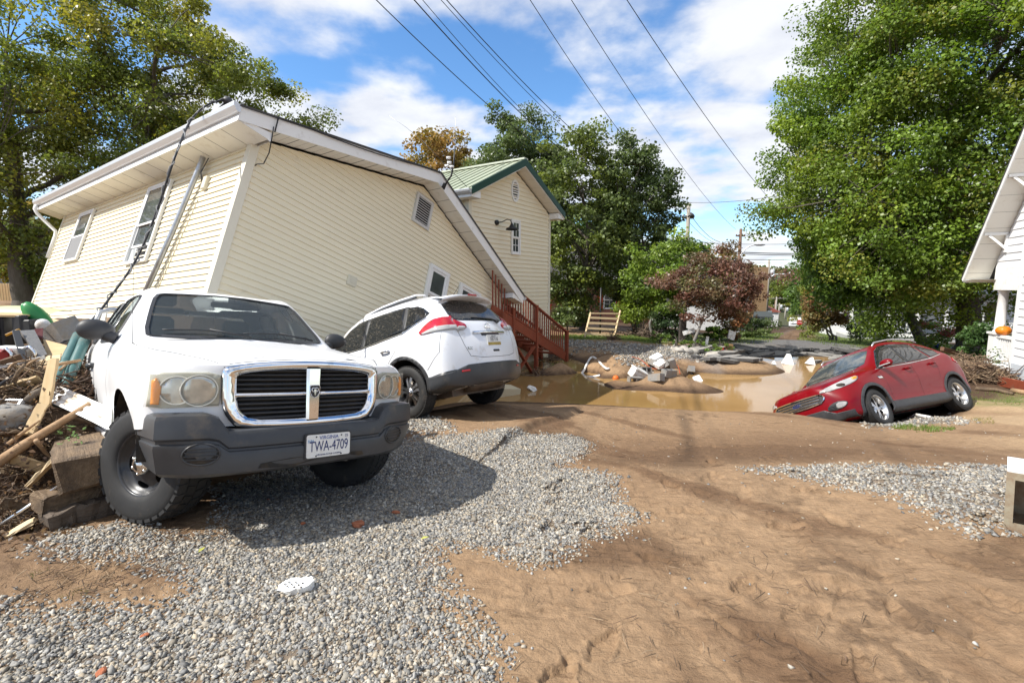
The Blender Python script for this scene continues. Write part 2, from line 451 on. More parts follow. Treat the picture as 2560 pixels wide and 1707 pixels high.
# wheels: axis along local Y, outer face towards +Y
def tyre_mesh(R, rim, w, blocks=0, seg=64):
    bm = BM(); h = w/2
    prof = [(rim - .012, -h*.80), (rim + .004, -h*.92), (rim + .03, -h*.99), (R*.86, -h*1.0), (R*.955, -h*.90), (R*.992, -h*.74), (R, -h*.4), (R, h*.4), (R*.992, h*.74), (R*.955, h*.90), (R*.86, h*1.0), (rim + .03, h*.99), (rim + .004, h*.92), (rim - .012, h*.80)]
    lathe(bm, prof, seg, 'Y')
    if blocks:
        for k in range(blocks):
            for row, (y0, y1, ph) in enumerate(((-h*.93, -h*.58, 0), (-h*.50, -h*.06, .5), (h*.04, h*.48, 0.1), (h*.56, h*.93, .6))):
                a0 = 2*math.pi*(k + ph)/blocks; da = 2*math.pi/blocks*.70; sk = .25*da*(1 if row % 2 else -1); edge = row in (0, 3)
                vs = []
                for rr in (0, 1):
                    for (aa, yy) in ((a0, y0), (a0 + da, y0), (a0 + da + sk, y1), (a0 + sk, y1)):
                        rad = R - .014 + (.022 if rr else -.008)
                        if edge and ((row == 0 and yy == y0) or (row == 3 and yy == y1)): rad = R*.952 + (.012 if rr else -.02)
                        vs.append(bm.verts.new((rad*math.cos(aa), yy, rad*math.sin(aa))))
                for f in ((4, 5, 6, 7), (0, 1, 5, 4), (1, 2, 6, 5), (2, 3, 7, 6), (3, 0, 4, 7)): bm.faces.new([vs[q] for q in f])
    else:
        for yy in (-h*.32, 0., h*.32): pass
    bmesh.ops.recalc_face_normals(bm, faces=bm.faces); return bm
def rim_barrel(bm, rim, w, mi=0, seg=48):
    h = w/2; lathe(bm, [(rim + .006, h*.82), (rim - .004, h*.86), (rim - .014, h*.80), (rim - .022, h*.55), (rim - .04, h*.1), (rim - .045, -h*.8), (rim, -h*.86)], seg, 'Y', None, mi)
def spoke(bm, pts, y_of_r, th, ang, mi=0):
    """pts: 2-D outline (r, t) with t tangential metres, extruded inward from y_of_r(r)"""
    ca, sa = math.cos(ang), math.sin(ang); top = []; bot = []
    for r, t in pts:
        x, z = r*ca - t*sa, r*sa + t*ca; y = y_of_r(math.hypot(r, t)); top.append(bm.verts.new((x, y, z))); bot.append(bm.verts.new((x, y - th, z)))
    n = len(pts); bm.faces.new(top).material_index = mi
    for k in range(n): bm.faces.new((top[k], bot[k], bot[(k + 1) % n], top[(k + 1) % n])).material_index = mi
def dup_part(src, parent, loc, rot):
    o = src.copy(); COL.objects.link(o); o.parent = parent; o.location = loc; o.rotation_euler = rot
    for ch in src.children:
        c = ch.copy(); COL.objects.link(c); c.parent = o
    return o
def handle_mesh(l=.19, h=.032, d=.045):
    bm = BM(); tube(bm, [(-l/2, 0, 0), (-l*.42, d*.8, 0), (-l*.2, d, .002), (l*.2, d, .002), (l*.42, d*.8, 0), (l/2, 0, 0)], [h*.5, h*.5, h*.42, h*.42, h*.5, h*.5], 8); return bm
# ------------------------------------------------------------------ terrain
WATER_Z = -1.0
CP = [(-4,-4,0),(0,-4,0),(4,-4,0),(-4,0,0),(0,0,0),(4,0,0),(-9,0,.05),(9,-1,0),(-2.5,2,.02),(0,2,0),(2.5,2,0),(5,2,-.05),
 (-3.6,2.5,.0),(-4.6,3.6,.05),(-6,6,.3),(-8,5,.25),(-8,9,.6),(-12,12,.9),(-12,6,.5),(-18,14,.9),(-14,25,.7),(-20,40,.5),(-10,18,.3),(-4,20,-.3),(-5,30,-.2),
 (-40,30,.8),(-40,0,.5),(30,-20,0),(-30,-20,0),(0,-30,0),(-60,60,.2),(0,60,-1.2),(30,62,-3.6),(62,110,-7.5),(0,110,-3),(60,30,-2.6),(100,60,-5),(40,8,-1.1),(20,6,-.5),(-60,110,-1)]
def _c(u, v, z): p = px(u, v, z=z); CP.append((p.x, p.y, z))
for q in [(300,1420,.0),(640,1400,-.02),(1000,1400,-.04),(640,1250,-.10),(900,1220,-.16),(1300,1105,-.14),(1150,1120,-.14),(1400,1180,-.16),(1700,1300,-.10),(2100,1300,-.08),(2540,1315,-.05),(1600,1172,-.14),(1900,1172,-.14),(2200,1178,-.16),(2500,1180,-.18),
 (1500,1130,-.36),(1750,1130,-.40),(2000,1130,-.40),(2250,1120,-.42),(1350,1075,-.30),(1250,1040,-.34),(1450,1060,-.42),(1650,1070,-.50),(1900,1070,-.56),(2200,1090,-.55),(2450,1090,-.45),
 (1220,1012,-.50),(1330,1022,-.56),(1500,1026,-.60),(1650,1026,-.63),(1800,1028,-.68),(1920,1032,-.72),(2000,1044,-.80),
 (2300,1040,-.86),(2450,1000,-.92),(2550,962,-.93),(2350,1000,-.92),(2500,1030,-.78),(2480,920,-.90),(2350,930,-.88),
 (1200,990,-1.06),(1330,1000,-1.08),(1500,1003,-1.10),(1700,1003,-1.12),(1880,1000,-1.15),(1960,985,-1.35),(1420,985,-1.5),(1600,990,-1.45),(1780,980,-1.5),(1250,950,-1.5),(1900,940,-1.5),(2050,930,-1.4),(2000,950,-1.5),(1180,940,-1.45),
 (1345,930,-.96),(1440,930,-.95),(1500,938,-.94),(1470,915,-.84),(1545,950,-.94),(1590,964,-.94),(1400,948,-1.25),(1480,956,-1.25),(1540,970,-1.22),(1450,968,-1.4),(1350,950,-1.3),(1600,982,-1.3),(1700,975,-1.35),(1650,968,-.94),(1720,952,-.94),(1790,930,-.95),(1900,906,-.96),(2040,903,-.96),(2120,898,-.95),
 (1400,905,-.70),(1480,905,-.70),(1520,920,-.78),(1560,928,-.82),(1610,945,-.88),(1640,942,-.87),(1700,932,-.87),(1660,915,-.78),(1600,893,-.66),(1660,884,-.64),(1750,895,-.80),(1500,868,-.60),(1700,880,-.62),(1850,890,-.95),(1420,852,-.64),
 (1460,838,-.58),(1560,842,-.60),(1640,850,-.62),(1720,858,-.62),(1900,868,-.92),(2000,850,-1.2),(2100,866,-.92),(1990,828,-2.2),(1990,820,-4.4),(1985,818,-6.0),(2150,855,-1.5),(2300,860,-1.55),(2420,880,-.92),(2250,885,-.90),(2150,890,-.92),(1880,832,-1.6),(1750,838,-.9)]: _c(*q)
for pos, rpy, pts in (((-2.004, 3.792, -1.376), (-4.2, -3.12, -43.54), ((.03, -.70, -.012), (.03, .70, -.012), (-3.335, .76, 0), (-3.335, -.76, 0))), ((-.866, 7.276, -1.300), (.48, 12.21, 144.97), ((0, .8, 0), (0, -.8, 0), (2.7, .8, 0), (2.7, -.8, 0))), ((6.409, 9.25, -2.184), (24.98, 2.07, 203.81), ((0, .85, .01), (-2.69, .85, .01), (0, -.9, -.05), (-2.69, -.9, -.05), (-1.3, 1.0, -.02)))):
    for q in pts: w_ = pose(pos, rpy) @ Vector(q); CP.append((w_.x, w_.y, w_.z))
_cp = np.array(CP, float)
def _U(r2): return np.where(r2 > 0, .5*r2*np.log(np.maximum(r2, 1e-12)), 0.)
def _tps():
    P = _cp[:, :2]; n = len(P); K = _U(((P[:, None] - P[None])**2).sum(-1)) + np.eye(n)*.02
    A = np.zeros((n + 3, n + 3)); A[:n, :n] = K; A[:n, n] = 1; A[:n, n + 1:] = P; A[n, :n] = 1; A[n + 1:, :n] = P.T
    return np.linalg.solve(A, np.r_[_cp[:, 2], 0, 0, 0])
_tw = _tps()
def sstep(a, b, x):
    t = np.clip((x - a)/(b - a), 0, 1); return t*t*(3 - 2*t)
def base_z(x, y):
    x = np.atleast_1d(np.asarray(x, float)); y = np.atleast_1d(np.asarray(y, float)); out = np.zeros(x.shape)
    fx, fy = x.ravel(), y.ravel(); o = np.zeros(fx.shape); n = len(_cp)
    r = np.hypot(fx, fy); k = np.minimum(1, 105/np.maximum(r, 1e-6)); qx, qy = fx*k, fy*k
    for s in range(0, len(fx), 40000):
        a = slice(s, s + 40000)
        o[a] = _U((qx[a, None] - _cp[None, :, 0])**2 + (qy[a, None] - _cp[None, :, 1])**2) @ _tw[:n] + _tw[n] + _tw[n + 1]*qx[a] + _tw[n + 2]*qy[a]
    return o.reshape(x.shape)
# sharp mud ledge beside the white SUV, and slabs of crusted silt
def ground_hit(u, v):
    z = -.3
    for _ in range(14):
        p = px(u, v, z=min(z, 1.0)); z = .5*z + .5*float(base_z(p.x, p.y)[0])
    return p
LEDGES = [([tuple(ground_hit(u, v)[:2]) for u, v in L_], h_, w_) for L_, h_, w_ in (
  ([(1268, 1100), (1300, 1085), (1345, 1066), (1395, 1050), (1440, 1036), (1448, 1022)], .10, .5), ([(1563, 1446), (1650, 1440), (1700, 1420), (1743, 1406)], .03, .3), ([(1995, 1310), (2000, 1340), (2006, 1368)], .03, .25),
  ([(1700, 1320), (1730, 1300), (1780, 1296)], .025, .25), ([(2100, 1470), (2110, 1440), (2150, 1432)], .03, .25), ([(2024, 1482), (2050, 1475), (2070, 1470)], .03, .2), ([(1830, 1250), (1840, 1230), (1900, 1228)], .02, .2))]
def ledge_z(x, y):
    o = np.zeros(x.shape)
    for pts, h, w in LEDGES:
        best = np.full(x.shape, 9.); side = np.zeros(x.shape)
        for (ax, ay), (bx, by) in zip(pts[:-1], pts[1:]):
            dx, dy = bx - ax, by - ay; l2 = dx*dx + dy*dy; t = np.clip(((x - ax)*dx + (y - ay)*dy)/l2, 0, 1)
            ex, ey = x - ax - t*dx, y - ay - t*dy; d = np.hypot(ex, ey); m = d < best
            best = np.where(m, d, best); side = np.where(m, np.sign(dx*ey - dy*ex), side)
        jag = .03*noise2(x, y, 3, 2, 4)
        sd = side*best + jag
        o += .8*h*(sstep(-.06, .07, sd)*np.exp(-np.maximum(sd, 0)/w) - 0)*np.exp(-np.maximum(best - w*2, 0)*6)
    return o
GRAV = {'near': [(-60,1555),(200,1530),(370,1530),(490,1480),(500,1412),(380,1372),(230,1372),(170,1345),(300,1322),(352,1345),(470,1362),(575,1335),(600,1270),(560,1220),(700,1150),(900,1120),(1020,1110),(1150,1098),(1240,1088),(1330,1090),(1445,1098),(1450,1112),(1408,1150),(1395,1180),(1470,1184),(1540,1195),(1520,1235),(1566,1285),(1520,1328),(1400,1380),(1334,1397),(1200,1370),(1088,1383),(1083,1427),(1105,1448),(1078,1503),(1099,1590),(1197,1622),(1241,1671),(1235,1780),(-60,1780)],
        'right': [(1884,1178),(1960,1170),(2042,1167),(2232,1174),(2400,1172),(2600,1172),(2600,1290),(2510,1308),(2401,1318),(2314,1280),(2240,1240),(2151,1225),(2096,1205)],
        'esc': [(2120,1045),(2180,1024),(2250,1020),(2330,1030),(2420,1050),(2400,1062),(2300,1060),(2180,1070)],
        'drive': [(1410,850),(1560,860),(1650,866),(1770,880),(1765,897),(1700,892),(1650,896),(1600,912),(1560,905),(1590,890),(1480,874),(1410,862)],
        'rogue': [(1000,1055),(1060,1040),(1110,1050),(1130,1075),(1080,1085),(1010,1078)]}
GRAVW = {k: [tuple(ground_hit(u, v)[:2]) for u, v in p] for k, p in GRAV.items()}
def poly_dist(x, y, poly):
    """signed distance, positive inside"""
    P = np.stack([x.ravel(), y.ravel()], 1); d = np.full(len(P), 1e9); n = len(poly)
    for i in range(n):
        a = np.array(poly[i]); b = np.array(poly[(i + 1) % n]); e = b - a; l2 = e @ e + 1e-12
        t = np.clip(((P - a) @ e)/l2, 0, 1); d = np.minimum(d, np.hypot(*(P - a - t[:, None]*e).T))
    return (np.where(in_poly(P, poly), d, -d)).reshape(x.shape)
def gravel_mask(x, y):
    g = np.full(x.shape, -9.)
    for k, p in GRAVW.items(): g = np.maximum(g, poly_dist(x, y, p))
    return g
def footprints(x, y):
    o = np.zeros(x.shape); r = np.random.default_rng(5)
    for i in range(130):
        cx, cy = r.uniform(.2, 5.2), r.uniform(1.5, 6.2)
        a = r.uniform(-.5, .5) + (0 if i % 2 else 1.4); l, w = r.uniform(.10, .15), r.uniform(.045, .065); dep = r.uniform(.008, .024)
        m = (np.abs(x - cx) < .4) & (np.abs(y - cy) < .4)
        if not m.any(): continue
        dx, dy = x[m] - cx, y[m] - cy; u = dx*math.cos(a) + dy*math.sin(a); v = -dx*math.sin(a) + dy*math.cos(a)
        w2 = w*(1 - .25*np.sin(u/l*3)); d = np.sqrt((u/l)**2 + (v/w2)**2) + .25*noise2(x[m], y[m], 41, 2, 22)
        o[m] += -dep*(1 - sstep(.80, 1.02, d)) + dep*.5*np.exp(-((d - 1.18)/.14)**2)
    return o
def ground_z(x, y, fine=True):
    x = np.atleast_1d(np.asarray(x, float)); y = np.atleast_1d(np.asarray(y, float)); z = base_z(x, y); r = np.hypot(x, y)
    if fine:
        land = sstep(WATER_Z - .06, WATER_Z + .06, z)
        z = z + land*(.035*noise2(x, y, 1, 4, .9) + .012*noise2(x, y, 2, 3, 4.)*np.exp(-r/14))
        near = np.exp(-(r/7.5)**2)
        # wind-and-water shaped sheets of silt: terraced contour steps plus fine runnels
        n = noise2(x*.8 + .4*y, y*1.3, 9, 4, .8); st = np.abs(((n*5.) % 1) - .5)
        z = z + land*near*.010*sstep(.30, .43, st)*sstep(-.1, .4, noise2(x, y, 51, 2, .6))
        n2 = noise2(x*1.1 - .3*y, y*1.5 + .4*x, 29, 4, 1.7); st2 = (n2*4.) % 1
        z = z + land*near*.011*(sstep(.0, .10, st2) - st2)
        z = z + land*near*.005*np.sin((y*1.7 - x*.8 + 1.2*noise2(x, y, 6, 2, 1.2))*16)*sstep(.05, .5, noise2(x, y, 8, 2, .7))
        cut = noise2(x*2.2 + 1.1*y, y*.8 - .3*x, 33, 3, 1.6); z = z - land*near*.022*np.exp(-(cut/.03)**2)*sstep(.0, .45, noise2(x, y, 14, 2, .8))
        z = z + ledge_z(x, y) + footprints(x, y)
    return z
def gz(x, y): return float(ground_z(np.array([x]), np.array([y]))[0])
def gpt(x, y, dz=0.): return Vector((x, y, gz(x, y) + dz))

LAWNS = [[(1330,835),(1480,838),(1620,842),(1690,850),(1660,862),(1420,846),(1330,846)], [(1700,838),(1880,832),(1960,832),(1930,856),(1780,866),(1700,852)], [(2010,826),(2120,838),(2300,846),(2440,870),(2440,890),(2250,878),(2060,862),(1990,848)], [(2440,1000),(2600,990),(2600,1010),(2480,1008)], [(-80,770),(120,770),(110,800),(-80,800)]]
ROADS = [[(1560,884),(1750,862),(1900,850),(2000,846),(2150,868),(2290,884),(2180,905),(2040,903),(1900,900),(1800,916),(1740,905)], [(1905,850),(1990,818),(2012,818),(2070,850)]]
LAWNW = [[tuple(ground_hit(u, v)[:2]) for u, v in p] for p in LAWNS]
ROADW = [[tuple(ground_hit(u, v)[:2]) for u, v in p] for p in ROADS]

def make_ground():
    vt = np.radians(np.concatenate([np.linspace(-180, -58, 40, endpoint=False), np.linspace(-58, 58, 640, endpoint=False), np.linspace(58, 180, 40, endpoint=False)]))
    rr = np.concatenate([np.linspace(.25, 1.25, 14, endpoint=False), np.geomspace(1.25, 45, 520, endpoint=False), np.geomspace(45, 2600, 60)])
    T, R = np.meshgrid(vt, rr); X = R*np.sin(T); Y = R*np.cos(T); Z = ground_z(X, Y)
    far = sstep(110, 400, R); Z = Z*(1 - far) - far*4.0
    nr, ntn = X.shape
    V = np.concatenate([np.stack([X, Y, Z], -1).reshape(-1, 3), [[0, 0, gz(0, .01)]]])
    i = np.arange(nr - 1)[:, None]; j = np.arange(ntn)[None]; a = i*ntn + j; b = i*ntn + (j + 1) % ntn
    F = np.stack([a, b, b + ntn, a + ntn], -1).reshape(-1, 4)[:, ::-1]
    # colours of the sediment itself
    x, y = V[:, 0], V[:, 1]; r = np.hypot(x, y)
    sand = np.array([.335, .222, .130]); pale = np.array([.44, .315, .19]); mud = np.array([.150, .086, .047]); wet = np.array([.085, .052, .032])
    n = noise2(x, y, 21, 5, .45); n2 = noise2(x*1.0 + .8*y, y*.35, 22, 4, 1.4); n3 = noise2(x, y, 23, 4, 3.)
    w = np.clip(.5 + 1.1*n + .35*n3, 0, 1)[:, None]; C = sand*(1 - w*.35) + mud*(w*.35)
    k = sstep(.20, .52, n2 + .3*n3)[:, None]*.75; C = C*(1 - k) + mud*k
    fl = (sstep(.25, .5, noise2(x, y, 24, 4, .6)) * sstep(.1, .35, noise2(x, y, 28, 3, 9.)))[:, None]*.45; C = C*(1 - fl) + wet*fl
    # pale dry silt to the right, damp dark silt in the trough and by the water
    kp = (sstep(5, 8, x)*sstep(9, 4, np.abs(y - 8))*sstep(-.25, .35, noise2(x, y, 25, 4, .5) + .2))[:, None]*.9; C = C*(1 - kp) + pale*kp
    damp = (sstep(4.7, 5.1, y + .3*n)*sstep(7.2, 6.0, y + .4*n3)*sstep(.8, 1.6, x)*sstep(6.4, 4.6, x))[:, None]*.55; C = C*(1 - damp) + mud*damp
    shore = (sstep(WATER_Z + .16, WATER_Z + .02, V[:, 2]))[:, None]; C = C*(1 - shore) + wet*shore
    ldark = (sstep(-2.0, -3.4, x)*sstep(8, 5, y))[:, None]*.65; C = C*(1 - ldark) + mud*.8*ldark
    WET = [([(1330,1402),(1420,1370),(1500,1332),(1620,1328),(1690,1385),(1745,1405),(1650,1438),(1480,1437)], .75), ([(1430,1160),(1560,1128),(1750,1112),(1950,1112),(2180,1128),(2060,1158),(1800,1166),(1600,1168)], .55), ([(2380,1395),(2470,1340),(2600,1330),(2600,1470),(2450,1440)], .6), ([(1990,1330),(2040,1345),(2120,1400),(2210,1442),(2100,1425),(2020,1380)], .6), ([(1650,1570),(1690,1600),(1760,1700),(1800,1760),(1730,1760),(1680,1660)], .7), ([(1790,1560),(1900,1545),(2010,1570),(1900,1585)], .4), ([(2000,1655),(2080,1640),(2200,1680),(2080,1700)], .5), ([(1250,1090),(1380,1052),(1440,1040),(1448,1052),(1330,1092)], .5), ([(2250,1540),(2400,1500),(2480,1560),(2350,1580)], .35)]
    for pl, am in WET:
        pw = [tuple(ground_hit(u, v)[:2]) for u, v in pl]; k = sstep(-.10, .12, poly_dist(x, y, pw) + .10*n3 + .08*n2)[:, None]*am; C = C*(1 - k) + mud*.85*k
    grav = np.array([.16, .145, .125]); g = gravel_mask(x, y); gk = sstep(-.04, .22, g + .16*n3)[:, None]
    fade = np.where(y < 9, .70, .5)[:, None]; C = C*(1 - gk*fade) + (grav*(1 + .25*n3[:, None]))*gk*fade
    grass = np.array([.10, .14, .035])
    for p in LAWNW:
        k = sstep(-.6, .5, poly_dist(x, y, p) + .7*n3)[:, None]*.85; C = C*(1 - k) + grass*(1 + .4*n3[:, None])*k
    asp = np.array([.17, .17, .175])
    for p in ROADW:
        k = sstep(-.3, .4, poly_dist(x, y, p) + .5*n)[:, None]*sstep(-.9, .1, n2 + .45)[:, None]*.9; C = C*(1 - k) + asp*k
    k = sstep(-.3, .4, poly_dist(x, y, ROADW[1]) + .5*n)[:, None]*sstep(75, 45, y)[:, None]; C = C*(1 - k) + np.array([.17, .105, .06])*(1 + .5*n3[:, None])*k
    tree = np.array([.07, .075, .035]); k = sstep(70, 120, r)[:, None]; C = C*(1 - k) + tree*k
    fan = np.stack([np.full(ntn, len(V) - 1), (np.arange(ntn) + 1) % ntn, np.arange(ntn)], 1)
    me_o = mesh_np('ground', V, F, None or ground_mat(), None, True, None, np.clip(C, .01, 1))
    bm = bmesh.new(); bm.from_mesh(me_o.data); bm.verts.ensure_lookup_table()
    for t in fan: bm.faces.new([bm.verts[int(q)] for q in t[::-1]])
    bm.to_mesh(me_o.data); bm.free()
    tag(me_o, 'brown flood silt and sand over the yard with ledges and ripples', None, kind='structure')
    return me_o
def ground_mat():
    m = bpy.data.materials.new('silt'); m.use_nodes = True; nt = m.node_tree; L = nt.links; b = nt.nodes['Principled BSDF']
    a = nd(nt, 'ShaderNodeAttribute', attribute_name='Col'); tc = nd(nt, 'ShaderNodeTexCoord')
    n = nd(nt, 'ShaderNodeTexNoise'); n.inputs['Scale'].default_value = 14; n.inputs['Detail'].default_value = 9; n.inputs['Roughness'].default_value = .72; L.new(tc.outputs['Object'], n.inputs['Vector'])
    r = nd(nt, 'ShaderNodeValToRGB'); r.color_ramp.elements[0].position = .3; r.color_ramp.elements[0].color = (.74, .72, .69, 1); r.color_ramp.elements[1].position = .7; r.color_ramp.elements[1].color = (1.16, 1.15, 1.13, 1)
    L.new(n.outputs['Fac'], r.inputs[0])
    mx = nd(nt, 'ShaderNodeMix', data_type='RGBA', blend_type='MULTIPLY'); mx.inputs['Factor'].default_value = 1; L.new(a.outputs['Color'], mx.inputs['A']); L.new(r.outputs[0], mx.inputs['B'])
    ms = nd(nt, 'ShaderNodeMapping'); ms.inputs['Scale'].default_value = (3.2, 13, 3); ms.inputs['Rotation'].default_value = (0, 0, .5); L.new(tc.outputs['Object'], ms.inputs[0])
    ns = nd(nt, 'ShaderNodeTexNoise'); ns.inputs['Scale'].default_value = 1.3; ns.inputs['Detail'].default_value = 8; ns.inputs['Roughness'].default_value = .66; ns.inputs['Distortion'].default_value = .7; L.new(ms.outputs[0], ns.inputs['Vector'])
    rs = nd(nt, 'ShaderNodeValToRGB'); rs.color_ramp.elements[0].position = .57; rs.color_ramp.elements[0].color = (1, 1, 1, 1); rs.color_ramp.elements[1].position = .68; rs.color_ramp.elements[1].color = (.52, .48, .45, 1); L.new(ns.outputs['Fac'], rs.inputs[0])
    mz = nd(nt, 'ShaderNodeMix', data_type='RGBA', blend_type='MULTIPLY'); mz.inputs['Factor'].default_value = .85; L.new(mx.outputs['Result'], mz.inputs['A']); L.new(rs.outputs[0], mz.inputs['B']); mx = mz
    L.new(mx.outputs['Result'], b.inputs['Base Color']); b.inputs['Roughness'].default_value = .86; b.inputs['Specular IOR Level'].default_value = .25
    n2 = nd(nt, 'ShaderNodeTexNoise'); n2.inputs['Scale'].default_value = 38; n2.inputs['Detail'].default_value = 10; n2.inputs['Roughness'].default_value = .7; L.new(tc.outputs['Object'], n2.inputs['Vector'])
    mp = nd(nt, 'ShaderNodeMapping'); mp.inputs['Scale'].default_value = (2.2, 6.5, 3); mp.inputs['Rotation'].default_value = (0, 0, .45); L.new(tc.outputs['Object'], mp.inputs[0])
    n3 = nd(nt, 'ShaderNodeTexNoise'); n3.inputs['Scale'].default_value = 2.2; n3.inputs['Detail'].default_value = 7; n3.inputs['Distortion'].default_value = .8; L.new(mp.outputs[0], n3.inputs['Vector'])
    ad = nd(nt, 'ShaderNodeMath', operation='MULTIPLY_ADD'); L.new(n3.outputs['Fac'], ad.inputs[0]); ad.inputs[1].default_value = 1.3; L.new(n2.outputs['Fac'], ad.inputs[2])
    bp = nd(nt, 'ShaderNodeBump'); bp.inputs['Strength'].default_value = .75; bp.inputs['Distance'].default_value = .03; L.new(ad.outputs[0], bp.inputs['Height']); L.new(bp.outputs[0], b.inputs['Normal'])
    return m
GROUND = make_ground()

def make_water():
    m = bpy.data.materials.new('muddy_water'); m.use_nodes = True; nt = m.node_tree; L = nt.links; b = nt.nodes['Principled BSDF']
    b.inputs['Base Color'].default_value = (.26, .15, .05, 1); b.inputs['Roughness'].default_value = .06; b.inputs['IOR'].default_value = 1.33; b.inputs['Specular IOR Level'].default_value = .55
    tc = nd(nt, 'ShaderNodeTexCoord'); n = nd(nt, 'ShaderNodeTexNoise'); n.inputs['Scale'].default_value = 5.; n.inputs['Detail'].default_value = 4; L.new(tc.outputs['Object'], n.inputs['Vector'])
    n1 = nd(nt, 'ShaderNodeTexNoise'); n1.inputs['Scale'].default_value = .35; n1.inputs['Detail'].default_value = 3; L.new(tc.outputs['Object'], n1.inputs['Vector'])
    r = nd(nt, 'ShaderNodeValToRGB'); r.color_ramp.elements[0].color = (.26, .155, .058, 1); r.color_ramp.elements[1].color = (.36, .225, .095, 1); r.color_ramp.elements[0].position = .35; r.color_ramp.elements[1].position = .65
    L.new(n1.outputs['Fac'], r.inputs[0]); L.new(r.outputs[0], b.inputs['Base Color'])
    bp = nd(nt, 'ShaderNodeBump'); bp.inputs['Strength'].default_value = .10; bp.inputs['Distance'].default_value = .012; L.new(n.outputs['Fac'], bp.inputs['Height']); L.new(bp.outputs[0], b.inputs['Normal'])
    xs = np.linspace(-6, 20, 60); ys = np.linspace(8.2, 22, 40); X, Y = np.meshgrid(xs, ys); nx = len(xs)
    V = np.stack([X, Y, np.full(X.shape, WATER_Z)], -1).reshape(-1, 3); i = np.arange(len(ys) - 1)[:, None]; j = np.arange(nx - 1)[None]; a = i*nx + j
    F = np.stack([a, a + 1, a + nx + 1, a + nx], -1).reshape(-1, 4)
    zc = base_z(V[F].mean(1)[:, 0], V[F].mean(1)[:, 1]); F = F[(zc < WATER_Z + .22) & in_poly(V[F].mean(1)[:, :2], [tuple(px(u, v, z=WATER_Z)[:2]) for u, v in [(1000,1060),(1320,1040),(1700,1050),(2000,1060),(2110,1000),(2180,960),(2300,930),(2300,900),(2150,890),(1700,895),(1300,900),(900,900)]])]
    o = mesh_np('water', V, F, m); tag(o, 'brown muddy flood water standing in the washed out hole', None, kind='structure')
make_water()

def rock_shapes(n, seed, flat=.6):
    """angular crushed stone: boxes with knocked-about corners"""
    r = np.random.default_rng(seed); out = []
    V0 = np.array([(x, y, z) for z in (-1, 1) for y in (-1, 1) for x in (-1, 1)], float)*.72
    F0 = np.array([(0, 2, 3), (0, 3, 1), (4, 5, 7), (4, 7, 6), (0, 1, 5), (0, 5, 4), (2, 6, 7), (2, 7, 3), (0, 4, 6), (0, 6, 2), (1, 3, 7), (1, 7, 5)])
    for i in range(n):
        v = V0*np.array([1, r.uniform(.45, .9), flat*r.uniform(.45, 1.2)]); v = v*(1 + r.uniform(-.45, .35, (8, 1))) + r.uniform(-.22, .22, (8, 3))*np.array([1, .8, .5])
        out.append(v)
    return out, F0
def rot_batch(n, r, tilt):
    a = r.uniform(0, 2*np.pi, n); b = r.normal(0, tilt, n); c = r.normal(0, tilt, n)
    ca, sa, cb, sb, cc, s_c = np.cos(a), np.sin(a), np.cos(b), np.sin(b), np.cos(c), np.sin(c)
    Rz = np.zeros((n, 3, 3)); Rz[:, 0, 0] = ca; Rz[:, 0, 1] = -sa; Rz[:, 1, 0] = sa; Rz[:, 1, 1] = ca; Rz[:, 2, 2] = 1
    Rx = np.zeros((n, 3, 3)); Rx[:, 0, 0] = 1; Rx[:, 1, 1] = cb; Rx[:, 1, 2] = -sb; Rx[:, 2, 1] = sb; Rx[:, 2, 2] = cb
    Ry = np.zeros((n, 3, 3)); Ry[:, 1, 1] = 1; Ry[:, 0, 0] = cc; Ry[:, 0, 2] = s_c; Ry[:, 2, 0] = -s_c; Ry[:, 2, 2] = cc
    return Rz @ Rx @ Ry
def scatter_stones(name, P, S, mats, pal, seed, sink=.35, tilt=.45, label=None, flat=.6):
    r = np.random.default_rng(seed); n = len(P); shapes, F0 = rock_shapes(24, seed, flat); sh = np.array(shapes)[r.integers(0, 24, n)]
    R = rot_batch(n, r, tilt); V = np.einsum('nij,nkj->nki', R, sh*S[:, None, None]) + P[:, None, :]; V[:, :, 2] += (S*(.5 - sink)*.8)[:, None]
    F = (F0[None] + 8*np.arange(n)[:, None, None]).reshape(-1, 3); pc = np.array(pal)[r.integers(0, len(pal), n)]*r.uniform(.85, 1.65, (n, 1))*np.array([1.03, 1.0, .93])
    o = mesh_np(name, V.reshape(-1, 3), F, mats, None, False, None, np.repeat(pc, 8, 0)); tag(o, label, None, kind='stuff'); return o
STONE = M('crushed_stone', (.4, .4, .4), .85, attr=True, bump=.35, bscale=90, bdist=.006)
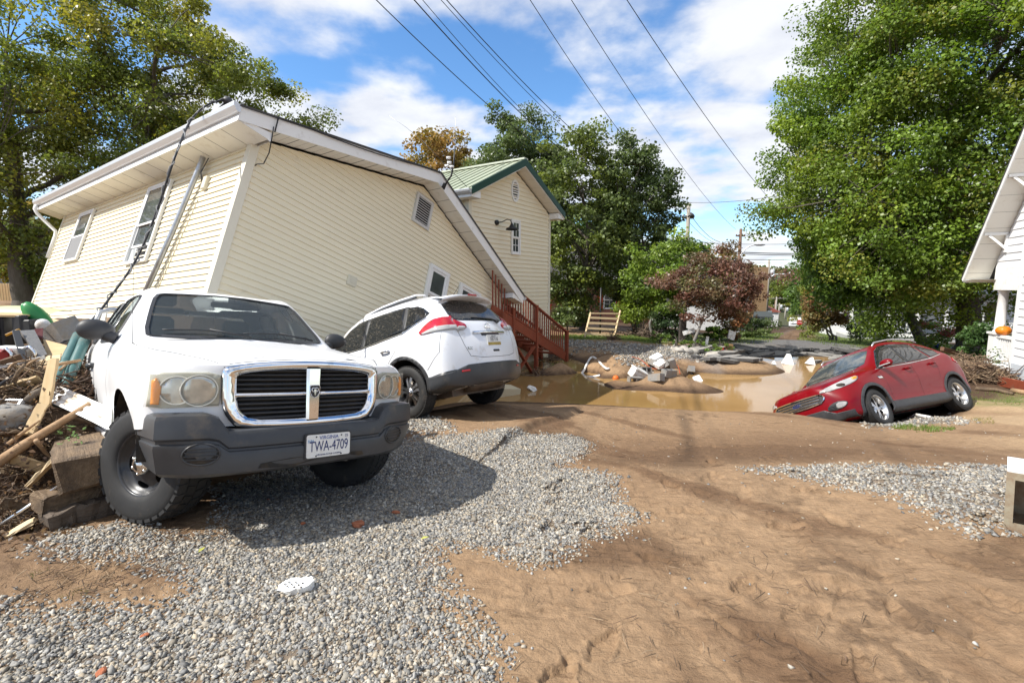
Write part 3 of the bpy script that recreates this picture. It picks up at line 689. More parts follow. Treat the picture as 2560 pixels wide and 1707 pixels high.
def make_gravel():
    r = np.random.default_rng(11)
    def fill(poly, n, edge=.22, smin=.010, smax=.026, box=None, pw=1.0):
        p = np.array(poly); lo, hi = p.min(0) - .2, p.max(0) + .2
        if box: lo = np.maximum(lo, box[:2]); hi = np.minimum(hi, box[2:])
        X = r.uniform(lo, hi, (n, 2)); X = X[np.hypot(X[:, 0], X[:, 1]) > 1.2]; d = poly_dist(X[:, 0], X[:, 1], poly)
        keep = r.random(len(X)) < sstep(-edge, edge*.6, d + .15*noise2(X[:, 0], X[:, 1], 31, 4, 2.2)); X = X[keep]
        z = ground_z(X[:, 0], X[:, 1]); keep = z > WATER_Z; X = X[keep]; z = z[keep]
        s = smin + (smax - smin)*r.random(len(X))**1.6
        return np.column_stack([X, z]), s
    pal = [(.225, .223, .220), (.16, .160, .162), (.29, .285, .272), (.20, .199, .197), (.33, .312, .28), (.25, .225, .19), (.125, .127, .131), (.30, .26, .205), (.18, .178, .172), (.23, .208, .175)]
    near = GRAVW['near']; near = [(a, b) for a, b in near]
    # finer and denser close to the viewer, coarser count further off
    P1, S1 = fill(near, 120000, smin=.0042, smax=.0145, box=(-4.2, 1.2, 1.6, 4.2))
    P1b, S1b = fill(near, 8000, smin=.012, smax=.021, box=(-4.2, 1.2, 1.6, 4.2))
    P2, S2 = fill(near, 46000, smin=.007, smax=.018, box=(-4.2, 4.2, 2.5, 9))
    scatter_stones('gravel', np.concatenate([P1, P1b, P2]), np.concatenate([S1, S1b, S2]), STONE, pal, 3, label='loose grey crushed stone spread from the truck to the foreground')
    P, S = fill(GRAVW['right'], 17000, edge=.3, smin=.007, smax=.021); scatter_stones('gravel', P, S, STONE, pal, 4, label='strip of pale grey crushed stone beside the rusty metal box')
    P, S = fill(GRAVW['esc'], 3500, edge=.2, smin=.02, smax=.04); scatter_stones('gravel', P, S, STONE, pal, 5, label='patch of grey crushed stone under the sill of the red car')
    P, S = fill(GRAVW['rogue'], 1800, edge=.2, smin=.012, smax=.026); scatter_stones('gravel', P, S, STONE, pal, 6, label='thin grey crushed stone behind the white SUV wheel')
    P, S = fill(GRAVW['drive'], 8000, edge=.6, smin=.03, smax=.055); scatter_stones('gravel', P, S, STONE, pal, 8, label='grey crushed stone of the far driveway above the water')
    # stray stones on the mud
    X = r.uniform((-.5, 1.6), (7, 8), (420, 2)); z = ground_z(X[:, 0], X[:, 1]); scatter_stones('stray_stones', np.column_stack([X, z]), .006 + .010*r.random(len(X))**2, STONE, pal, 9, label='small stray stones dotted over the bare mud')
make_gravel()
# ------------------------------------------------------------------ houses
CREAM = M('cream_vinyl_siding', (.76, .69, .51), .55, col2=(.82, .75, .575), scale=1.2, var=.9, dirt=(.56, .50, .37), dirt_amt=.27, dirt_scale=3.5, bump=.08, bscale=30, stretch=(1, 1, 6))
TRIMW = M('white_trim', (.80, .80, .78), .5, dirt=(.55, .52, .46), dirt_amt=.33, dirt_scale=5)
SOFFIT = M('white_soffit', (.74, .72, .66), .6, dirt=(.52, .47, .38), dirt_amt=.32, dirt_scale=3)
GUTTER = M('aluminium_gutter', (.66, .67, .68), .32, metal=.35)
SHINGLE = M('dark_shingle', (.045, .043, .042), .9, col2=(.08, .078, .075), scale=30, bump=.4, bscale=40)
HGLASS = M('house_glass', (.035, .042, .045), .04, spec=.7, col2=(.10, .11, .11), scale=1.5)
SCREEN = M('insect_screen', (.22, .22, .22), .8)
CURTAIN = M('curtain', (.52, .54, .53), .9, col2=(.36, .38, .38), scale=14, stretch=(6, 6, .2))
METALR = M('green_metal_roof', (.36, .39, .28), .42, col2=(.31, .345, .245), scale=2)
GREENT = M('dark_green_trim', (.012, .052, .038), .4)
BLACKM = M('black_metal', (.015, .015, .016), .45)
WHITES = M('white_siding', (.72, .73, .74), .55, dirt=(.55, .52, .48), dirt_amt=.32, dirt_scale=3)
REDSTAIN = M('red_brown_stain', (.27, .062, .026), .6, col2=(.20, .040, .018), scale=5, bump=.2, bscale=40, stretch=(1, 1, 1), dirt=(.16, .08, .05), dirt_amt=.36, dirt_scale=6)
BRICK = M('red_brick', (.27, .12, .085), .85, col2=(.36, .19, .14), scale=9, bump=.2, bscale=25)
def siding(parent, bm_fn, z0, z1, e, spans, axis, off, material, proud=.025):
    """one object per course. spans(z) -> (a,b) extent at height z (None to skip). axis 'x': wall in the x-z plane at y=off facing -y; 'y': wall in the y-z plane at x=off facing -x"""
    n = int(math.ceil((z1 - z0)/e - 1e-6))
    for k in range(n):
        za = z0 + k*e; zb = min(za + e, z1); sa = spans(za); sb = spans(zb)
        if sa is None or sa[1] - sa[0] < .02: continue
        if sb is None or sb[1] - sb[0] < 0: m = (sa[0] + sa[1])/2; sb = (m, m + .001)
        bm = BM(); top = -.002
        P = lambda a, d, z: (a, off - d, z) if axis == 'x' else (off - d, a, z)
        jit = random.uniform(-.0015, .0015)
        pts = [P(sa[0], 0, za), P(sa[1], 0, za), P(sb[1], 0, zb), P(sb[0], 0, zb), P(sa[0], proud + jit, za), P(sa[1], proud + jit, za), P(sb[1], .003, zb), P(sb[0], .003, zb)]
        v = [bm.verts.new(p) for p in pts]
        for f in ((4, 5, 6, 7), (0, 1, 5, 4), (1, 2, 6, 5), (3, 0, 4, 7), (2, 3, 7, 6)): bm.faces.new([v[q] for q in f])
        if axis == 'y': bmesh.ops.reverse_faces(bm, faces=bm.faces)
        build('siding_board', bm, material, parent)
def window_part(parent, T, w, h, depth=.05, frame=.06, mid=True, grid=None, material=TRIMW, glass=HGLASS, open_sash=0., curtain=False, screen=False):
    """T maps (across, out, up) from the lower left corner"""
    bm = BM()
    for a in ((0, w, 0, frame), (0, w, h - frame, h), (0, frame, frame, h - frame), (w - frame, w, frame, h - frame)): box(bm, a[0], a[1], 0, depth, a[2], a[3], T)
    f = build('window', bm, material, parent)
    g = BM(); m = h*.48; s = frame*.8
    def sash(z0, z1, o):
        sb = BM()
        for a in ((frame, w - frame, z0, z0 + s), (frame, w - frame, z1 - s, z1), (frame, frame + s, z0 + s, z1 - s), (w - frame - s, w - frame, z0 + s, z1 - s)): box(sb, a[0], a[1], o, o + .022, a[2], a[3], T)
        if grid:
            for k in range(1, grid[0]): x = frame + s + (w - 2*frame - 2*s)*k/grid[0]; box(sb, x - .009, x + .009, o + .006, o + .018, z0 + s, z1 - s, T)
            for k in range(1, grid[1]): z = z0 + s + (z1 - z0 - 2*s)*k/grid[1]; box(sb, frame + s, w - frame - s, o + .007, o + .017, z - .009, z + .009, T)
        build('sash', sb, material, f); pb = BM(); box(pb, frame + s*.5, w - frame - s*.5, o + .008, o + .012, z0 + s*.5, z1 - s*.5, T); build('pane', pb, glass, f)
    if mid: sash(m, h - frame, .018); sash(frame + open_sash, m + .02 + open_sash, -.006)
    else: sash(frame, h - frame, .012)
    bb = BM(); box(bb, frame, w - frame, -.008, -.004, frame, h - frame, T); build('dark_room', bb, mat('dark_interior', (.012, .012, .013), .9), f)
    if curtain: cb = BM(); box(cb, frame, frame + (w - 2*frame)*.30, -.003, .003, frame, h*.96 - frame, T); build('curtain', cb, CURTAIN, f)
    if screen: sb = BM(); box(sb, frame, w - frame, .036, .038, frame, m, T); build('screen', sb, SCREEN, f)
    return f
def house_one():
    W_, L_, ZB = 7.07, 8.40, -.42; SL = .347; XR = W_/2; ZR = 3.90     # ridge
    Mx = pose((-4.299, 6.876, .555), (-.635, 16.715, 57.158))
    t = empty('tilted_house', 'cream sided house knocked off its footing and leaning to one side', 'house', Mx.translation, Mx.to_euler())
    roof = lambda x: ZR - SL*abs(x - XR)
    wt = lambda x: roof(x) - .285
    # core walls
    bm = BM(); prof = [(0, ZB), (W_, ZB), (W_, wt(W_)), (XR, wt(XR)), (0, wt(0))]
    a = [bm.verts.new((x, 0, z)) for x, z in prof]; b = [bm.verts.new((x, L_, z)) for x, z in prof]
    bm.faces.new(a); bm.faces.new(b[::-1])
    for k in range(5): bm.faces.new((a[k], b[k], b[(k + 1) % 5], a[(k + 1) % 5]))
    bmesh.ops.recalc_face_normals(bm, faces=bm.faces); build('wall', bm, CREAM, t)
    fb = BM(); box(fb, -.02, W_ + .02, -.02, L_ + .02, ZB - .30, ZB + .01); build('floor_deck', fb, mat('joist_wood', (.20, .13, .08), .85, col2=(.30, .21, .13), scale=6), t)
    e = .1016; z0 = ZB + .0
    def sp(z):
        if z <= wt(0): return (.085, W_ - .085)
        d = (z - wt(0))/SL; lo, hi = max(.085, d), min(W_ - .085, W_ - d); return (lo, hi) if hi > lo else None
    siding(t, None, z0, wt(XR) - .01, e, sp, 'x', 0., CREAM)
    siding(t, None, z0, 2.30, e, lambda z: (.085, L_ - .06), 'y', 0., CREAM)
    for (x0, x1, y0, y1) in ((-.036, .09, -.036, -.0005), (-.036, -.0005, -.0005, .09), (W_ - .09, W_ + .036, -.036, -.0005), (W_ + .0005, W_ + .036, -.0005, .09), (-.036, -.0005, L_ - .08, L_ + .01)):
        cb = BM(); box(cb, x0, x1, y0, y1, ZB - .02, 2.33); build('corner_board', cb, mat('cream_trim', (.70, .66, .54), .5), t)
    # roof planes, fascia, soffits
    OV, EV = .42, .46
    for s in (-1, 1):
        xe = XR + s*(XR + EV); rb = BM(); y0, y1 = -OV - .03, L_ + OV
        pts = [(XR, roof(XR)), (xe + s*.03, roof(xe) - .01)]
        v = []
        for x, z in pts:
            for y in (y0, y1):
                for dz in (0, -.035): v.append(rb.verts.new((x, y, z + dz)))
        for f in ((0, 4, 6, 2), (1, 3, 7, 5), (0, 1, 5, 4), (2, 6, 7, 3), (4, 5, 7, 6)): rb.faces.new([v[q] for q in f])
        bmesh.ops.recalc_face_normals(rb, faces=rb.faces); build('roof', rb, SHINGLE, t)
        # rake fascia (front)
        fb = BM(); q = [(XR, roof(XR) - .036), (xe, roof(xe) - .036), (xe, roof(xe) - .24), (XR, roof(XR) - .262)]
        prism(fb, [(x, z) for x, z in q], 0, .022, Matrix(((1, 0, 0, 0), (0, 0, -1, -OV + .022), (0, 1, 0, 0), (0, 0, 0, 1)))); build('rake_fascia', fb, TRIMW, t)
        fb = BM(); prism(fb, [(x, z + .055) for x, z in ((XR, roof(XR) - .075), (xe, roof(xe) - .075), (xe, roof(xe) - .10), (XR, roof(XR) - .10))], 0, .012, Matrix(((1, 0, 0, 0), (0, 0, -1, -OV - .001), (0, 1, 0, 0), (0, 0, 0, 1)))); build('drip_edge', fb, GUTTER, t)
        # rake soffit strips
        n = 26
        for k in range(n):
            xa = XR + (xe - XR)*k/n; xb = XR + (xe - XR)*(k + 1)/n
            sb = BM(); za, zb = roof(xa) - .235, roof(xb) - .235; d = .004 if k % 2 else 0
            v = [sb.verts.new(p) for p in ((xa, -OV + .02, za - d), (xb - s*.006, -OV + .02, zb - d), (xb - s*.006, .0, zb - d), (xa, .0, za - d))]; sb.faces.new(v); build('soffit_panel', sb, SOFFIT, t)
        # eave box: horizontal soffit, fascia, gutter
        xo = xe; xi = XR + s*XR; ze = roof(xe) - .24
        n = 36
        for k in range(n):
            ya = -OV + (L_ + 2*OV)*k/n; yb = -OV + (L_ + 2*OV)*(k + 1)/n; sb = BM(); v = [sb.verts.new(p) for p in ((xi, ya, ze + (.003 if k % 2 else 0)), (xo, ya, ze + (.003 if k % 2 else 0)), (xo, yb - .006, ze + (.003 if k % 2 else 0)), (xi, yb - .006, ze + (.003 if k % 2 else 0)))]; sb.faces.new(v); build('soffit_panel', sb, SOFFIT, t)
        fb = BM(); box(fb, min(xo, xo - s*.02), max(xo, xo - s*.02), -OV + .023, L_ + OV - .02, ze - .006, roof(xe) - .03); build('fascia', fb, TRIMW, t)
        cb = BM(); v = [cb.verts.new(p) for p in ((xo, -OV + .023, ze), (xi - s*.05, -OV + .023, ze), (xi - s*.05, -OV + .023, roof(xi) - .26), (xo, -OV + .023, roof(xo) - .20))]; cb.faces.new(v); build('eave_return', cb, TRIMW, t)
        v = None; cb = BM(); vv = [cb.verts.new(p) for p in ((xi - s*.05, -OV + .023, ze), (xi - s*.05, 0, ze), (xi - s*.05, 0, roof(xi) - .26), (xi - s*.05, -OV + .023, roof(xi) - .26))]; cb.faces.new(vv); build('eave_return', cb, TRIMW, t)
        gb = BM(); pr = [(0, 0), (.0, -.11), (.045, -.115), (.10, -.06), (.115, -.02), (.115, .0), (.10, .0), (.09, -.05), (.045, -.10), (.012, -.10), (.012, 0)]
        loft(gb, [[(xo + s*(a_ + .003), y, roof(xe) - .02 + b_) for a_, b_ in pr] for y in (-OV - .02, L_ + OV)], smooth=False)
        for y in (-OV - .02, L_ + OV): gb.faces.new([gb.verts.new((xo + s*(a_ + .003), y, roof(xe) - .02 + b_)) for a_, b_ in pr[:6]])
        build('gutter', gb, GUTTER, t)
    db = BM(); zg = roof(-EV) - .14; tube(db, [(-EV - .05, L_ + .28, zg), (-EV - .05, L_ + .28, zg - .10), (-EV + .02, L_ + .25, zg - .20), (-.07, L_ + .05, zg - .50), (-.055, L_ - .0, zg - .62), (-.05, L_ - .02, zg - 1.2)], .04, 8); build('downspout', db, TRIMW, t)
    # windows
    Tx = lambda x, z: Matrix(((1, 0, 0, x), (0, -1, 0, -.022), (0, 0, 1, z), (0, 0, 0, 1))); Ty = lambda y, z: Matrix(((0, -1, 0, -.022), (-1, 0, 0, y), (0, 0, 1, z), (0, 0, 0, 1)))
    window_part(t, Tx(4.13, .80), .68, 1.28, .06, .075); window_part(t, Tx(5.24, 1.05), .84, 1.0, .06, .075, mid=False)
    window_part(t, Ty(7.04, .93), .86, 1.21, .05, .05, screen=True); window_part(t, Ty(3.40, .57), .95, 1.57, .05, .05, open_sash=.28, curtain=True)
    # gable vent
    vb = BM()
    for a in ((3.36, 3.88, 2.73, 2.79), (3.36, 3.88, 3.34, 3.40), (3.36, 3.42, 2.79, 3.34), (3.82, 3.88, 2.79, 3.34)): box(vb, a[0], a[1], -.062, -.0, a[2], a[3])
    vt = build('gable_vent', vb, mat('vent_grey', (.56, .55, .52), .6), t); bb = BM(); box(bb, 3.41, 3.83, -.030, -.028, 2.78, 3.35); build('vent_backing', bb, DARKV(), vt)
    for k in range(10): sb = BM(); z = 2.81 + k*.055; v = box(sb, 3.42, 3.82, -.056, -.032, z, z + .010); [setattr(q, 'co', q.co + Vector((0, 0, .022 if q.co.y > -.045 else 0))) for q in v]; build('slat', sb, mat('vent_grey', (.56, .55, .52), .6), vt)
    eb = BM(); box(eb, 2.16, 2.37, -.05, .0, .84, 1.03, bev=.015); o = build('junction_box', eb, mat('box_cream', (.62, .58, .46), .5), t); eb = BM(); box(eb, 2.21, 2.32, -.057, -.051, .90, .985); build('box_cover', eb, mat('box_cream', (.6, .56, .45), .5), o)
    # service mast and meter socket on the sunny wall
    mb = BM(); tube(mb, [(-.13, 1.25, 2.36), (-.11, 1.33, 2.1), (-.09, 1.62, .98), (-.10, 1.98, -.40)], .042, 10); ms = build('service_mast', mb, mat('galvanised', (.45, .46, .47), .35, metal=.7, dirt=(.3, .29, .27), dirt_amt=.4, dirt_scale=8), t)
    mb = BM(); box(mb, -.075, -.005, 1.04, 1.16, 1.70, 1.93, bev=.01); build('meter_base', mb, mat('box_cream', (.6, .56, .45), .5), t)
    for (dy, dz) in ((.0, .0), (.03, .05)): wb = BM(); tube(wb, [(-.06, 1.18 + dy, 1.86), (-.10, 1.22 + dy, 2.0), (-.09, 1.17, 2.2), (-.06, 1.2 + dy, 2.31)], .006, 5); build('mast_wire', wb, BLACKM, t)
    for (y0, y1) in ((1.35, 1.72), (1.22, 1.66)): wb = BM(); tube(wb, [(-.03, y0, 1.55), (-.035, y0 + .1, 1.1), (-.03, y1, .0), (-.03, y1 + .04, -.4)], .007, 5); build('wall_cable', wb, mat('cable_cream', (.45, .40, .30), .6), t)
    wb = BM(); tube(wb, [(.02, -.43, 2.50), (.06, -.40, 2.28), (.12, -.30, 2.15), (.18, -.10, 2.05), (.12, -.03, 2.02), (.10, -.03, 1.98)], .008, 6); build('loose_wire', wb, BLACKM, t)
    wb = BM(); pr = [(.05, -.45, roof(.05) - .04), (.05, -.455, roof(.05) - .16)]; tube(wb, [(.04, -.45, roof(.05) - .02), (.045, -.455, roof(.05) - .27)], .010, 6); build('loose_wire', wb, BLACKM, t)
    wb = BM(); tube(wb, [(x, -.45, roof(x) - .015 - .06*abs(math.sin((x - .4)*1.15))*(1 if x > .6 else .3)) for x in np.linspace(.1, 3.5, 36)], .009, 6); build('fascia_cable', wb, BLACKM, t)
    wb = BM(); tube(wb, [(-.40, .55, 2.62), (-.38, .50, 2.80), (-.34, .45, 2.92)], .02, 8); lathe(wb, [(.0, .10), (.06, .07), (.075, 0), (.05, -.02), (0, -.02)], 12, 'Z', Matrix.Translation((-.34, .42, 2.90))); build('weatherhead', wb, mat('weatherhead_grey', (.07, .07, .075), .5), t)
    return t, Mx
def DARKV(): return mat('vent_dark', (.02, .02, .02), .9)
HOUSE1, H1M = house_one()

def tv_antenna():
    p = H1M @ Vector((3.62, -.47, 3.72)); t = empty('roof_antenna', 'bent television antenna on a dark mast at the gable peak', 'antenna', p)
    at = lambda u, v: px(u, v, y=p.y - .05) - p
    b = BM(); tube(b, [Vector((0, .04, -.16)), at(1117, 455), at(1128, 440), at(1134, 410), at(1138, 366)], [.02, .02, .02, .018, .014], 8); tube(b, [at(1112, 458), at(1106, 470)], .03, 6); build('mast', b, BLACKM, t)
    b = BM(); tube(b, [at(1140, 366), at(1139, 330), at(1138, 285)], [.004, .003, .002], 5); build('whip', b, mat('galvanised', (.4, .4, .4), .4), t)
    b = BM(); tube(b, [at(1052, 348), at(1100, 398), at(1168, 468)], .006, 5); build('boom', b, BLACKM, t)
    b = BM(); tube(b, [at(970, 288), at(1010, 315), at(1052, 348)], [.002, .003, .005], 5); build('boom_tip', b, mat('galvanised', (.4, .4, .4), .4), t)
    for k, (u, v) in enumerate(((1124, 407), (1118, 415), (1122, 395), (1130, 417))): b = BM(); q = at(u, v); lathe(b, [(0, -.05), (.03, -.05), (.03, .04), (0, .04)], 10, 'X', Matrix.Translation(q)); build('insulator', b, TRIMW, t)
tv_antenna()

def house_two():
    e = .134; cr = px(1371, 800, y=17.5); d = Vector((.54, .8417, 0)); nb = Vector((-.8417, .54, 0)); Wd = 4.68; R = Matrix(((d.x, nb.x, 0), (d.y, nb.y, 0), (0, 0, 1)))
    o = Vector((cr.x, 17.5, 0)) - d*Wd; ZB, ZT = -1.25, 4.10; XR = Wd/2; SL = .47; L_ = 7.5; OV = .42; EV = .40
    t = empty('upright_cream_house', 'upright cream sided house with green metal roof and red stairs', 'house', o, R.to_4x4().to_euler())
    wt = lambda x: ZT + SL*(XR - abs(x - XR)); roof = lambda x: wt(x) + .26
    bm = BM(); prof = [(0, ZB), (Wd, ZB), (Wd, ZT), (XR, wt(XR)), (0, ZT)]; a = [bm.verts.new((x, 0, z)) for x, z in prof]; b = [bm.verts.new((x, L_, z)) for x, z in prof]
    bm.faces.new(a); bm.faces.new(b[::-1])
    for k in range(5): bm.faces.new((a[k], b[k], b[(k + 1) % 5], a[(k + 1) % 5]))
    bmesh.ops.recalc_face_normals(bm, faces=bm.faces); build('wall', bm, CREAM, t)
    def sp(z):
        if z <= ZT: return (.08, Wd - .08)
        k = (z - ZT)/SL; lo, hi = max(.08, k), min(Wd - .08, Wd - k); return (lo, hi) if hi > lo else None
    siding(t, None, -.75, wt(XR) - .02, e, sp, 'x', 0., CREAM, .028); siding(t, None, 1.5, ZT - .05, e, lambda z: (.08, L_), 'y', 0., CREAM, .028)
    for (x0, x1, y0, y1) in ((-.04, .09, -.04, -.0005), (-.04, -.0005, -.0005, .09), (Wd - .09, Wd + .04, -.04, -.0005), (Wd + .0005, Wd + .03, -.0005, .09)): cb = BM(); box(cb, x0, x1, y0, y1, -.8, ZT + .0); build('corner_board', cb, mat('cream_trim', (.7, .66, .54), .5), t)
    for s in (-1, 1):
        xe = XR + s*(XR + EV); n = 18
        rb = BM(); y0, y1 = -OV, L_ + OV; v = []
        for x, z in ((XR, roof(XR)), (xe, roof(xe))):
            for y in (y0, y1):
                for dz in (0, -.03): v.append(rb.verts.new((x, y, z + dz)))
        for f in ((0, 4, 6, 2), (1, 3, 7, 5), (0, 1, 5, 4), (2, 6, 7, 3), (4, 5, 7, 6)): rb.faces.new([v[q] for q in f])
        bmesh.ops.recalc_face_normals(rb, faces=rb.faces); rf = build('roof', rb, METALR, t)
        for k in range(28):
            y = y0 + .1 + (y1 - y0 - .2)*k/27; rb = BM(); beam(rb, (XR, y, roof(XR) + .012), (xe, y, roof(xe) + .012), .035, .03, up=(0, 0, 1)); build('roof_rib', rb, METALR, rf)
        fb = BM(); q = [(XR, roof(XR) + .03), (xe, roof(xe) + .03), (xe, roof(xe) - .17), (XR, roof(XR) - .19)]; prism(fb, q, 0, .025, Matrix(((1, 0, 0, 0), (0, 0, -1, -OV), (0, 1, 0, 0), (0, 0, 0, 1)))); build('rake_trim', fb, GREENT, t)
        fb = BM(); q = [(XR, roof(XR) - .17), (xe, roof(xe) - .15), (xe, roof(xe) - .20), (XR, roof(XR) - .22)]; prism(fb, q, 0, .015, Matrix(((1, 0, 0, 0), (0, 0, -1, -OV + .02), (0, 1, 0, 0), (0, 0, 0, 1)))); build('rake_fascia', fb, TRIMW, t)
        for k in range(14):
            xa = XR + (xe - XR)*k/14; xb = XR + (xe - XR)*(k + 1)/14; sb = BM(); za, zb = roof(xa) - .20 - .004*(k % 2), roof(xb) - .20 - .004*(k % 2); sb.faces.new([sb.verts.new(p) for p in ((xa, -OV + .01, za), (xb, -OV + .01, zb), (xb, 0, zb), (xa, 0, za))]); build('soffit_panel', sb, SOFFIT, t)
        xi = XR + s*XR; ze = roof(xe) - .22; sb = BM(); sb.faces.new([sb.verts.new(p) for p in ((xi, -OV + .02, ze), (xe, -OV + .02, ze), (xe, L_ + OV, ze), (xi, L_ + OV, ze))]); build('eave_soffit', sb, SOFFIT, t)
        sb = BM(); box(sb, min(xe, xe - s*.02), max(xe, xe - s*.02), -OV + .03, L_ + OV, ze - .004, roof(xe) - .03); build('fascia', sb, TRIMW, t)
        cb = BM(); cb.faces.new([cb.verts.new(p) for p in ((xe, -OV + .03, ze), (xi - s*.04, -OV + .03, ze), (xi - s*.04, -OV + .03, roof(xi) - .22), (xe, -OV + .03, roof(xe) - .15))]); cb.faces.new([cb.verts.new(p) for p in ((xi - s*.04, -OV + .03, ze), (xi - s*.04, 0, ze), (xi - s*.04, 0, roof(xi) - .22), (xi - s*.04, -OV + .03, roof(xi) - .22))]); build('eave_return', cb, TRIMW, t)
        if s < 0:
            gb = BM(); pr = [(0, 0), (.0, -.11), (.045, -.115), (.10, -.06), (.115, -.02), (.115, .0)]; loft(gb, [[(xe + s*(a_ + .003), y, roof(xe) - .03 + b_) for a_, b_ in pr] for y in (-OV, L_ + OV)], smooth=False); gb.faces.new([gb.verts.new((xe + s*(a_ + .003), -OV, roof(xe) - .03 + b_)) for a_, b_ in pr]); build('gutter', gb, GUTTER, t)
    rc = BM(); beam(rc, (XR, -OV - .02, roof(XR) + .02), (XR, L_ + OV, roof(XR) + .02), .22, .05); build('ridge_cap', rc, mat('pale_ridge', (.55, .58, .48), .4), t)
    def loc(u, v):      # photo pixel on the gable wall plane -> (x, z)
        q = px(u, v, y=10); dr = q - Vector((0, 0, CAM_Z)); k = (o - Vector((0, 0, CAM_Z))).dot(nb)/dr.dot(nb); w = Vector((0, 0, CAM_Z)) + dr*k; return (w - o).dot(d), w.z
    (x0, z1), (x1, z0) = loc(1275.5, 548), loc(1297, 638)
    T = Matrix(((1, 0, 0, x0), (0, -1, 0, -.026), (0, 0, 1, z0), (0, 0, 0, 1))); window_part(t, T, x1 - x0, z1 - z0, .05, .055, grid=(2, 2), curtain=True)
    cx, cz = loc(1286, 478); vb = BM(); R0, R1 = .20, .31
    ring = lambda k: [(cx + k*R0*math.cos(a), cz + k*R1*math.sin(a)) for a in np.linspace(0, 2*math.pi, 16, endpoint=False)]
    loft(vb, [[(x, -.002, z) for x, z in ring(1.15)], [(x, -.05, z) for x, z in ring(1.12)], [(x, -.05, z) for x, z in ring(.88)], [(x, -.014, z) for x, z in ring(.85)]], smooth=False); v_ = build('gable_vent', vb, TRIMW, t); bb = BM(); bb.faces.new([bb.verts.new((x, -.018, z)) for x, z in ring(.86)]); build('vent_backing', bb, DARKV(), v_)
    for k in range(7): dz = -.22 + .073*k; w = R0*.86*math.sqrt(max(.02, 1 - (dz/(R1*.9))**2)); sb = BM(); box(sb, cx - w, cx + w, -.044, -.024, cz + dz - .012, cz + dz + .012); build('slat', sb, TRIMW, v_)
    lx, lz = loc(1239, 557); lb = BM(); lathe(lb, [(0, -.06), (.075, -.06), (.08, 0)], 16, 'Y', Matrix.Translation((lx, -.015, lz))); tube(lb, [(lx, -.07, lz), (lx + .10, -.16, lz + .02), (lx + .20, -.28, lz + .10), (lx + .26, -.36, lz + .08), (lx + .28, -.40, lz - .02)], .013, 8); lathe(lb, [(.02, .02), (.05, -.04), (.09, -.10), (.17, -.14), (.19, -.19), (.16, -.18)], 20, 'Z', Matrix.Translation((lx + .28, -.40, lz - .02))); tag(build('gooseneck_lamp', lb, BLACKM, None), 'black gooseneck barn lamp on the upright cream wall', 'lamp', None, 'thing')
    ob = bpy.data.objects['gooseneck_lamp']; ob.matrix_world = t.matrix_basis
    return t, o, d, nb
HOUSE2, H2O, H2D, H2N = house_two()

